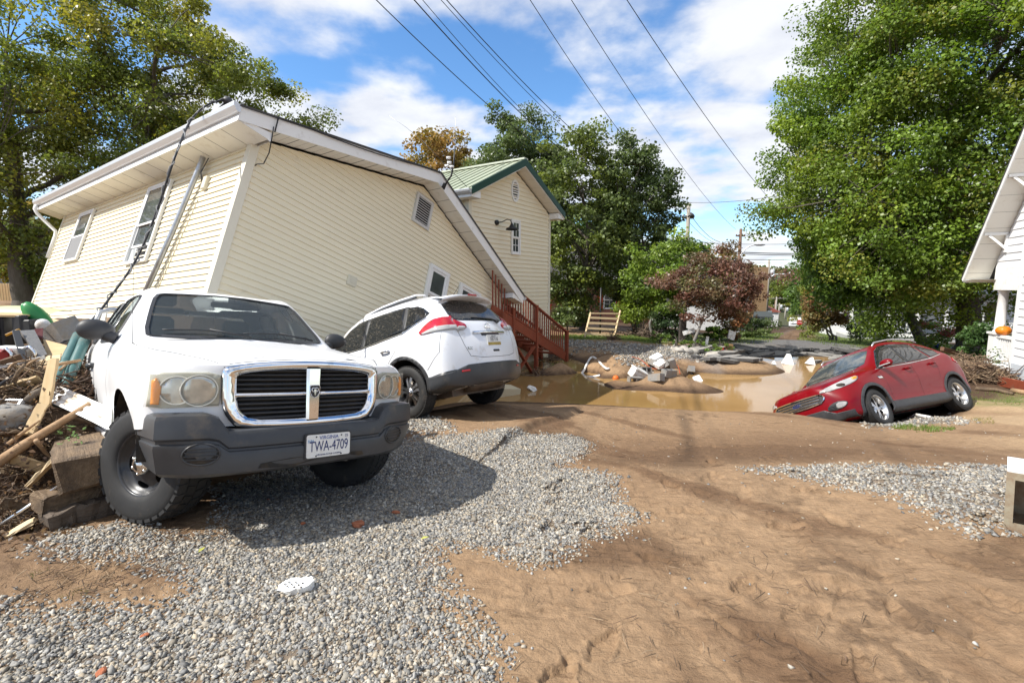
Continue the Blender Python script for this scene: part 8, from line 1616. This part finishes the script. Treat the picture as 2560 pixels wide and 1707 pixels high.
def right_pile():
    S = lambda u, v, dz=0.: gpt(*ground_hit(u, v)[:2], dz)
    C = [S(2410, 950, .12), S(2440, 945, .2), S(2470, 950, .15), S(2390, 945, .1), S(2430, 935, .3), S(2490, 955, .1)]
    twigs('brush_pile', 'heap of sticks, roots and straw beside the white porch', C, 1500, (.22, .25, .09), .12, .75, .010, 31); heap('brush_mound', 'soil mound inside the brush pile by the porch', C[1] + Vector((0, .2, -.2)), (1.0, .6, .42), SOIL, 5)
    for k, (u, v, rz, w, h, lab) in enumerate(((2432, 912, .3, .55, .30, 'crumpled corrugated metal sheet on the brush pile'), (2470, 905, -.2, .5, .22, 'bent corrugated metal sheet leaning by the porch'), (2375, 915, .5, .38, .25, 'shiny crumpled metal sheet behind the red car'))):
        bm = BM(); rows = [[(x, .03*math.sin(x*40) + .06*math.sin(3*x + j), j*h/5) for x in np.linspace(-w/2, w/2, 26)] for j in range(6)]; loft(bm, rows, closed=False); thing('metal_sheet', lab, 'metal sheet', bm, M('galv_sheet', (.45, .46, .47), .35, metal=.7, dirt=(.3, .25, .18), dirt_amt=.4, dirt_scale=6), S(u, v + 30, .12), (-.9, .2, rz), group=None)
    timber('fallen_beam', 'long red brown beam lying on the lawn by the foundation', S(2490, 958, .08), px(2600, 985, y=10.6) + Vector((0, 0, .1)), .06, .24, REDSTAIN, 0, 3, .003, 3, 'beam'); timber('fallen_beam', 'dark brown beam propped behind the red car', px(2355, 872, y=14.5), S(2450, 905, .1), .10, .12, M('brown_beam', (.12, .06, .035), .8), 0, 3, .003, 4, 'beam')
    bm = BM(); box(bm, -.22, .22, -.02, .02, -.10, .10); thing('white_sheet', 'muddy white sheet at the foot of the brush pile', 'panel', bm, VINYLW, S(2395, 948, .08), (-.9, .2, -.3)); bm = BM(); box(bm, -.16, .16, -.02, .02, -.12, .12); thing('black_sheet', 'black plastic sheet at the foot of the brush pile', 'panel', bm, BLACKP, S(2425, 950, .08), (-.9, -.3, .2))
    log('rotten_log', 'grey rotten log lying across the lawn', [S(2440, 975, .04), S(2490, 980, .05), S(2530, 990, .04)], .05, .035, WOODY, 8); log('rotten_log', 'short brown log beside the rotten one', [S(2530, 982, .05), S(2575, 990, .05)], .06, .05, LOGM, 9); log('foam_strip', 'white broken bumper strip under the red car sill', [S(2235, 1046, .02), S(2290, 1042, .05), S(2325, 1045, .02)], .03, .025, VINYLW, 10, 'strip')
    bm = BM()
    for (u, v, lab) in ((2345, 866, 'larger blue glass ball in the flower bed'), (2384, 872, 'smaller blue glass ball in the flower bed')): bm = BM(); bmesh.ops.create_uvsphere(bm, u_segments=16, v_segments=10, radius=.13 if u < 2360 else .10); thing('glass_ball', lab, 'garden ball', bm, M('blue_glass', (.01, .05, .35), .1, coat=1.), px(u, v, y=20), smooth=True)
    # rusty metal cabinet at the right edge
    p = gpt(*ground_hit(2514, 1322)[:2]); t = empty('metal_cabinet', 'rusty open sheet metal cabinet lying on the gravel', 'cabinet', p, (0, -.04, -.80)); RU = M('rusty_sheet', (.30, .26, .18), .55, metal=.25, col2=(.40, .36, .27), scale=3, dirt=(.20, .10, .05), dirt_amt=.45, dirt_scale=5)
    h, w, d = .40, .75, .34
    for nm, b in (('back_panel', (0, w, d - .01, d, 0, h)), ('bottom_panel', (0, w, 0, d, 0, .012)), ('side_panel', (0, .012, 0, d, 0, h)), ('inner_shelf', (.35, .36, .02, d, .012, h))): bb = BM(); box(bb, *b); build(nm, bb, RU, t)
    bb = BM(); box(bb, -.01, w, -.02, d, h, h + .014); build('top_panel', bb, M('white_enamel', (.72, .72, .70), .4, dirt=(.35, .2, .1), dirt_amt=.36, dirt_scale=6), t); bb = BM(); box(bb, -.012, .03, -.022, -.002, 0, h); build('front_flange', bb, RU, t); bb = BM(); box(bb, .03, w, -.022, -.002, h - .05, h); build('front_flange', bb, RU, t); bb = BM(); box(bb, .03, w, -.022, -.002, 0, .05); build('front_flange', bb, RU, t)
right_pile()

def foreground_bits():
    S = lambda u, v, dz=0.: gpt(*ground_hit(u, v)[:2], dz)
    p = S(745, 1478); t = empty('foam_tray', 'white perforated foam tray half buried in the gravel', 'foam tray', p, (.12, -.10, -.25)); bm = BM(); prism(bm, smooth_poly([(-.10, -.045), (-.07, .035), (-.02, .03), (.02, .06), (.08, .045), (.09, -.03), (.03, -.045), (.0, -.07)], 1), -.02, .032); bmesh.ops.subdivide_edges(bm, edges=bm.edges, cuts=1); rough(bm, .006, 5); build('shell', bm, FOAM, t)
    r = random.Random(2)
    for k in range(9): bm = BM(); x, y = -.055 + .014*k, -.02 + .018*math.sin(k*2.1); lathe(bm, [(0, .040), (.006, .040)], 8, 'Z', Matrix.Translation((x, y, 0))); build('hole', bm, DARK, t)
    for k, (u, v, s, lab) in enumerate(((895, 1323, .035, 'largest red brick lump on the gravel'), (362, 1592, .014, 'tiny red brick chip among the grey stones'), (253, 1685, .018, 'brown brick chip at the bottom of the gravel'), (990, 1287, .022, 'reddish brick lump on the gravel ridge'), (758, 1317, .014, 'orange brick chip in the truck shade edge'), (670, 1255, .012, 'brick chip in the shaded gravel'))): bm = BM(); bmesh.ops.create_icosphere(bm, subdivisions=2, radius=s); rough(bm, s*.22, k); bm.transform(Matrix.Diagonal((1.4, 1, .6, 1))); thing('brick_lump', lab, 'brick lump', bm, BRICKR, S(u, v, s*.7), (0, 0, k))
    for k, (u, v, lab) in enumerate(((1062, 1365, 'small yellow green fallen leaf at the gravel edge'), (505, 1385, 'thin yellow leaf on the gravel'))): bm = BM(); bm.faces.new([bm.verts.new(q) for q in ((-.03, 0, 0), (0, .014, .006), (.03, 0, .002), (0, -.014, .006))]); thing('fallen_leaf', lab, 'leaf', bm, M('leaf_yellow', (.45, .45, .10), .6), S(u, v, .03), (0, 0, k + .5))
    twigs('mud_litter', 'fine dark twig litter scattered on the mud', [S(1720, 1560), S(1550, 1150), S(1950, 1340), S(1660, 1430), S(2040, 1480), S(1930, 1680), S(2540, 1380), S(1540, 1560)], 260, (.30, .30, 0.), .02, .10, .0016, 44, flat=.1); twigs('mud_litter', 'straw and rootlets washed over the mud beside the gravel', [S(200, 1430), S(300, 1450), S(140, 1470), S(380, 1420), S(600, 1330), S(480, 1340)], 300, (.12, .10, 0.), .02, .12, .0018, 45, flat=.1)
foreground_bits()
# ------------------------------------------------------------------ poles, wires, far street
POLEW = M('pole_wood', (.27, .24, .20), .9, col2=(.38, .35, .30), scale=3, stretch=(4, 4, .3), bump=.3, bscale=20)
POLER = M('brown_pole_wood', (.13, .075, .05), .9, col2=(.20, .12, .08), scale=3, stretch=(4, 4, .3))
WIRE = M('black_wire', (.012, .012, .013), .6)
def gbase(u, v, y): p = px(u, v, y=y); return Vector((p.x, p.y, gz(p.x, p.y)))
def pole(label, u, vtop, y, m, r=.14, arm=None, transformer=False, cross=None, lamp=None):
    b = gbase(u, 800, y); top = px(u, vtop, y=y); t = empty('utility_pole', label, 'utility pole', b); h = top.z - b.z; bm = BM(); tube(bm, [(0, 0, -.3), (0, 0, h*.5), (0, 0, h)], [r, r*.85, r*.62], 10); build('shaft', bm, m, t)
    if arm:   # street lamp arm: pixel of lamp head
        e = px(arm[0], arm[1], y=y - .5) - b; z0 = px(u, arm[2], y=y).z - b.z; bm = BM(); tube(bm, path([(0, -.1, z0), (e.x*.5, e.y*.5, (z0 + e.z)/2 + .25), (e.x, e.y, e.z)], 8), .05, 8); build('lamp_arm', bm, GUTTER, t)
        s = 1 if e.x > 0 else -1; bm = BM(); rows = [[(e.x + s*x, e.y + w*math.sin(a), e.z + hgt*math.cos(a)) for a in np.linspace(0, 6.283, 12, endpoint=False)] for x, w, hgt in ((-.1, .05, .05), (.15, .13, .10), (.5, .16, .11), (.75, .10, .07), (.85, .02, .02))]; loft(bm, rows); build('lamp_head', bm, mat('lamp_grey', (.5, .5, .5), .4), t)
    if lamp:
        e = px(lamp[0], lamp[1], y=y) - b; bm = BM(); tube(bm, [(0, 0, e.z - .3), (e.x*.5, 0, e.z - .1), (e.x, 0, e.z)], .04, 8); lathe(bm, [(.05, .1), (.18, .0), (.26, -.16), (.2, -.16)], 14, 'Z', Matrix.Translation((e.x, 0, e.z))); build('yard_lamp', bm, mat('lamp_dark', (.05, .05, .055), .4), t)
    if transformer: bm = BM(); z = h*.80; lathe(bm, [(0, -.45), (.25, -.42), (.26, .40), (.18, .48), (0, .48)], 16, 'Z', Matrix.Translation((.42, 0, z))); build('transformer', bm, mat('transformer_grey', (.55, .56, .57), .45), t)
    for k, (dz, w) in enumerate(cross or []): bm = BM(); box(bm, -w/2, w/2, -.06, .06, h - dz - .06, h - dz + .06); ca = build('crossarm', bm, m, t); [build('insulator', (lambda q: (lathe(q, [(0, .16), (.05, .14), (.06, .02), (0, .02)], 8, 'Z', Matrix.Translation((x, 0, h - dz + .05))), q)[1])(BM()), mat('porcelain', (.5, .5, .5), .3), ca) for x in (-w*.45, -w*.15, w*.15, w*.45)]
    return t, top
pole('pale utility pole with a small yard lamp beside the pear trees', 1710, 508, 31, POLEW, .17, lamp=(1727, 536), cross=[(.9, .7)])
pole('brown utility pole with a curved street lamp above the dogwood', 1840, 572, 42, POLER, .18, arm=(1888, 612, 640), cross=[(.6, .8)])
pole('pale utility pole with transformer can and street lamp down the street', 1914, 650, 55, POLEW, .20, arm=(1948, 686, 700), transformer=True)
pole('small far pole with a wide crossarm', 1938, 742, 95, POLEW, .20, cross=[(.3, 4.6)]); pole('brown far pole behind the crossarm pole', 1936, 750, 100, POLER, .2); pole('thin far pole with a lamp beside the stop sign', 1946, 758, 105, POLEW, .18, cross=[(.5, 2.6)], transformer=True); pole('last far pole with transformers before the bend', 1962, 768, 112, POLEW, .18, cross=[(.4, 2.8)], transformer=True)
def wire(label, a, b, r=.010, sag=.0, ext=(0., 0.)):
    """a, b: (pixel u, v, depth). runs on past both ends by ext fractions"""
    A, B = px(a[0], a[1], y=a[2]), px(b[0], b[1], y=b[2]); d = B - A; A2, B2 = A - d*ext[0], B + d*ext[1]; n = 28; pts = []
    for k in range(n + 1):
        f = -ext[0] + (1 + ext[0] + ext[1])*k/n; p = A + d*f; p.z -= sag*4*f*(1 - f); pts.append(p)
    bm = BM(); o = pts[0].copy(); tube(bm, [p - o for p in pts], r, 5); ob = thing('overhead_wire', label, 'wire', bm, WIRE, o, group='overhead wires'); return ob
wire('lone overhead wire dipping behind the green metal roof', (940, 0, 14), (1420, 420, 24), .014, .25, (1.2, .1))
wire('thicker lower cable of the group above the pear trees', (1035, 0, 14), (1460, 420, 26), .017, .3, (1.2, 0)); wire('thin wire beside the thicker cable above the pear trees', (1056, 0, 14), (1450, 405, 26), .010, .3, (1.2, 0)); wire('thin upper wire of the twin pair above the pear trees', (1102, 0, 14.4), (1500, 395, 26), .010, .25, (1.2, 0)); wire('thick upper wire of the twin pair above the pear trees', (1116, 0, 14.4), (1520, 400, 26), .014, .25, (1.2, 0))
wire('overhead wire running to the pale pole with the yard lamp', (1325, 0, 15), (1708, 512, 31), .011, .5, (1., 0)); wire('overhead wire running to the brown pole top', (1428, 0, 15), (1840, 574, 42), .011, .6, (.6, 0)); wire('overhead wire crossing to the huge maple', (1567, 0, 15), (1985, 560, 34), .012, .5, (.8, .2))
wire('near level wire from the pale pole to the maple', (1690, 505, 31), (2030, 472, 28), .012, .3, (.5, .3)); wire('top street wire crossing behind the dogwood', (1640, 598, 40), (2020, 609, 36), .016, .2, (.6, .4))
for k, (va, vb, r, lab) in enumerate(((618, 634, .035, 'thick upper telephone cable across the street'), (622, 638, .028, 'middle telephone cable across the street'), (640, 648, .022, 'lowest telephone cable across the street'), (652, 655, .010, 'thin drop wire below the telephone cables'))): wire(lab, (1690, va, 41), (2010, vb, 37), r, .15, (.8, .5))
wire('dark service drop curving from the pale pole', (1716, 520, 31), (1800, 605, 40), .018, .4); wire('lower service drop curving from the pale pole', (1714, 545, 31), (1830, 612, 41), .012, .6); wire('left service drop from the pear trees', (1640, 540, 26), (1770, 606, 38), .014, .3, (.4, 0)); wire('right hand wire descending over the near lawn', (2455, 395, 20), (2700, 330, 12), .01, .1, (.3, .3))

def siding_rows(t, x0, x1, z0, z1, e, y, m, skip=None):
    siding(t, None, z0, z1, e, lambda z: (x0, x1), 'x', y, m, .02)
def porch_house():
    b = gbase(2325, 858, 29.5); t = empty('porch_house', 'white house with a railed front porch beyond the far lawn', 'house', b, (0, 0, -.35)); bm = BM(); box(bm, -4.2, 5.5, 2.4, 8, -.3, 5.2); build('wall', bm, WHITES, t)
    siding(t, None, .3, 4.9, .18, lambda z: (-4.2, 5.5), 'x', 2.4, WHITES, .02); bm = BM(); box(bm, -4.4, 4.4, 0, 2.4, .25, .40); build('porch_floor', bm, TRIMW, t); bm = BM(); box(bm, -4.4, 4.4, .05, 2.4, -.3, .25); build('porch_skirt', bm, mat('skirt_grey', (.4, .4, .4), .8), t); bm = BM(); v = box(bm, -4.8, 4.8, -.4, 2.6, 2.75, 2.9); build('porch_roof', bm, SHINGLE, t); bm = BM(); box(bm, -4.5, 4.5, -.05, .1, 2.5, 2.75); build('porch_beam', bm, TRIMW, t)
    bm = BM(); prism(bm, [(-.5, 5.2), (9, 5.2), (4.25, 8.2)], -4.8, 6., Matrix(((0, 0, 1, 0), (1, 0, 0, 1.2), (0, 1, 0, 0), (0, 0, 0, 1)))); build('roof', bm, SHINGLE, t)
    for x in (-4.2, -2.2, -.7, .7, 2.4, 4.2): bm = BM(); box(bm, x - .09, x + .09, .02, .2, .4, 2.5); build('column', bm, TRIMW, t)
    for x0, x1 in ((-4.1, -.8), (.8, 4.1)):
        for z in (.55, 1.2): bm = BM(); box(bm, x0, x1, .07, .15, z, z + .06); build('rail', bm, TRIMW, t)
        n = 20
        for k in range(n): bm = BM(); x = x0 + .1 + (x1 - x0 - .2)*k/(n - 1); box(bm, x - .03, x + .03, .09, .13, .6, 1.2); build('baluster', bm, TRIMW, t)
    for k in range(3): bm = BM(); box(bm, -.7, .7, -.3*(k + 1), -.3*k, -.2, .28 - .14*k - .03); build('step', bm, TRIMW, t)
    T = lambda x, z: Matrix(((1, 0, 0, x), (0, -1, 0, 2.37), (0, 0, 1, z), (0, 0, 0, 1)))
    for x in (-3.4, -1.9, 2.2, 3.5): window_part(t, T(x, 1.0), .9, 1.5)
    bm = BM(); box(bm, -.5, .5, 2.32, 2.37, .4, 2.45); dr = build('door', bm, TRIMW, t); bm = BM(); box(bm, -.36, .36, 2.29, 2.318, .9, 2.3); build('screen', bm, SCREEN, dr)
porch_house()
def brick_house():
    b = gbase(1470, 800, 38); t = empty('brick_house', 'red brick house with orange red shutters behind the pear trees', 'house', b, (0, 0, .1)); bm = BM(); box(bm, -5.5, 6, 0, 7, -1, 3.4); w = build('wall', bm, BRICK, t)
    bm = BM(); prism(bm, [(-.6, 3.4), (7.6, 3.4), (3.5, 5.6)], -5.9, 6.4, Matrix(((0, 0, 1, 0), (1, 0, 0, 0), (0, 1, 0, 0), (0, 0, 0, 1)))); build('roof', bm, SHINGLE, t)
    # brick courses that still show between the trees
    for k in range(22): bm = BM(); z = -.1 + k*.15; box(bm, -5.5, 6, -.022, -.001, z, z + .125); build('brick_course', bm, BRICK, w)
    T = lambda x, z: Matrix(((1, 0, 0, x), (0, -1, 0, -.02), (0, 0, 1, z), (0, 0, 0, 1))); SH = mat('shutter_red', (.50, .07, .02), .5)
    for x in (-4.4, -1.6, 1.2, 3.8):
        window_part(t, T(x, .9), 1.0, 1.5, grid=(2, 2))
        for dx in (-.48, 1.03): bm = BM(); box(bm, x + dx, x + dx + .42, -.06, -.025, .88, 2.42); build('shutter', bm, SH, t)
    bm = BM(); box(bm, -5.9, 6.4, -.7, -.55, 3.25, 3.42); build('fascia', bm, TRIMW, t)
brick_house()
def shed_and_far():
    def hut(name, lab, u, v, y, w, h, m, roofm, rz=.4, win=True):
        b = gbase(u, v, y); t = empty(name, lab, 'house', b, (0, 0, rz)); bm = BM(); box(bm, -w/2, w/2, 0, w*.8, -1., h); build('wall', bm, m, t); bm = BM(); prism(bm, [(-w/2 - .3, h), (w/2 + .3, h), (0, h + w*.28)], -.3, w*.8 + .3, Matrix(((1, 0, 0, 0), (0, 0, 1, 0), (0, 1, 0, 0), (0, 0, 0, 1)))); build('roof', bm, roofm, t)
        if win:
            for x in (-w*.3, w*.12): window_part(t, Matrix(((1, 0, 0, x), (0, -1, 0, -.02), (0, 0, 1, h*.35), (0, 0, 0, 1))), .9, 1.2)
    hut('far_house', 'grey sided house seen past the end of the debris pile', 10, 735, 30, 6, 2.9, M('grey_siding', (.16, .18, .21), .7), SHINGLE, .2); hut('far_house', 'small white house behind the parked pickup on the street', 1880, 800, 66, 4.4, 2.4, WHITES, SHINGLE, -.3); hut('far_house', 'pale shop building at the far end of the street', 1915, 800, 90, 4., 2.6, mat('pale_block', (.5, .5, .48), .8), mat('red_roof', (.22, .06, .04), .7), -.5); hut('garage', 'low white garage behind the dogwood', 1760, 820, 33, 5.5, 2.3, WHITES, SHINGLE, -.2, False)
    b = gbase(1893, 800, 52); bm = BM(); box(bm, -.9, .9, 0, .9, -.5, 6.5); thing('brick_chimney_tower', 'tan brick chimney tower beside the pale pole', 'chimney', bm, M('tan_brick', (.36, .22, .11), .9, col2=(.44, .30, .17), scale=4), b)
    # wooden fence left of the debris
    for k in range(8): p = gbase(0 + k*7, 762, 21 + .1*k); bm = BM(); box(bm, -.07, .07, -.015, .015, -.1, .75); thing('fence_picket', 'pale picket of the low yard fence past the debris pile', 'fence picket', bm, WOODN, p, group='yard fence pickets')
shed_and_far()
def far_car(name, label, u, v, y, rz, paint, L_=4.8, Wd=1.85, H=1.5, pickup=False, cat='car'):
    p = px(u, v, y=y); b = Vector((p.x, p.y, gz(p.x, p.y))); t = empty(name, label, cat, b, (0, 0, rz)); hw = Wd/2; zb, zh, zr = .32, H*.58, H
    side = [(-L_/2, zb + .1), (-L_/2 + .05, zh - .05), (-L_/2 + L_*.24, zh + .04), (-L_/2 + L_*.36, zr - .04), (-L_/2 + L_*.42, zr), (L_*.22, zr), (L_*.30, zr - .1), (L_*.40 if not pickup else L_*.14, zh + .05), (L_/2, zh - .02), (L_/2, zb + .1), (L_/2 - .2, zb), (-L_/2 + .2, zb)]
    if pickup: side = [(-L_/2, zb + .1), (-L_/2 + .05, zh), (-L_/2 + L_*.25, zh + .06), (-L_/2 + L_*.35, zr - .03), (-L_/2 + L_*.40, zr), (L_*.10, zr), (L_*.13, zh + .02), (L_/2, zh), (L_/2, zb + .1), (L_/2 - .2, zb), (-L_/2 + .2, zb)]
    bm = BM(); rows = []
    for y_, k in ((-hw, .0), (-hw*.9, 1), (hw*.9, 1), (hw, 0)): rows.append([(x, y_*(.86 if z > zh + .1 else 1), z) for x, z in side])
    loft(bm, rows, smooth=False); bm.faces.new([bm.verts.new(q) for q in rows[0]][::-1]); bm.faces.new([bm.verts.new(q) for q in rows[-1]]); bmesh.ops.recalc_face_normals(bm, faces=bm.faces); build('body', bm, paint, t)
    x0 = -L_/2 + L_*.25; x1 = -L_/2 + L_*.38; bm = BM(); n = Vector((zr - zh, 0, -(x1 - x0))).normalized(); a = [(x0 + .02, -hw*.8, zh + .08), (x0 + .02, hw*.8, zh + .08), (x1 - .02, hw*.74, zr - .06), (x1 - .02, -hw*.74, zr - .06)]; bm.faces.new([bm.verts.new(Vector(q) + Vector((-.02, 0, .02))) for q in a]); build('windshield', bm, GLASSD, t)
    for s in (1, -1):
        bm = BM(); bm.faces.new([bm.verts.new(q) for q in ((x0 + .15, s*hw*.985, zh + .08), (x1 + .05, s*hw*.90, zr - .10), (L_*.08, s*hw*.90, zr - .10), (L_*.10, s*hw*.985, zh + .08))]); build('window', bm, GLASSD, t)
        bm = BM(); box(bm, -L_/2 - .012, -L_/2 + .06, s*hw*.72 - .18, s*hw*.72 + .18, zh - .24, zh - .08); build('headlight', bm, GLASSC, t)
        for x in (-L_*.31, L_*.30): w = BM(); lathe(w, [(0, .11), (.20, .11), (.34, .10), (.34, -.10), (0, -.10)], 20, 'Y', Matrix.Translation((x, s*hw*.9, .34))); build('wheel', w, RUBBER, t)
    bm = BM(); box(bm, -L_/2 - .03, -L_/2 + .05, -hw*.6, hw*.6, zh - .26, zh - .10); build('grille', bm, BLACKP, t); bm = BM(); box(bm, -L_/2 - .06, -L_/2 + .08, -hw*.95, hw*.95, zb + .05, zb + .26); build('bumper', bm, GUTTER, t)
far_car('parked_truck', 'dark pickup parked at the edge of the muddy street', 1905, 824, 52, 1.1, M('dark_truck_paint', (.04, .05, .05), .3, coat=.8), 5.2, 1.95, 1.85, True, 'pickup truck'); far_car('far_sedan', 'white car stopped far down the muddy street', 1987, 821, 84, 1.05, WHITE_PAINT, 4.7, 1.9, 1.7)
def stop_sign():
    p = px(1999, 806, y=70); b = Vector((p.x, p.y, gz(p.x, p.y))); t = empty('stop_sign', 'red octagonal stop sign on a post beside the far street', 'sign', b, (0, 0, -.55)); h = p.z - b.z; bm = BM(); tube(bm, [(0, 0, -.2), (0, 0, h + .4)], .035, 6); build('post', bm, GUTTER, t)
    bm = BM(); prism(bm, [(.42*math.cos(a), .42*math.sin(a)) for a in np.linspace(math.pi/8, 2*math.pi + math.pi/8, 8, endpoint=False)], 0, .02, Matrix(((1, 0, 0, 0), (0, 0, -1, -.05), (0, 1, 0, h), (0, 0, 0, 1)))); f = build('face', bm, M('sign_red', (.42, .015, .02), .4), t); text('lettering', 'STOP', .26, TRIMW, f, (0, -.075, h), (math.pi/2, 0, 0), 1, .002)
stop_sign()
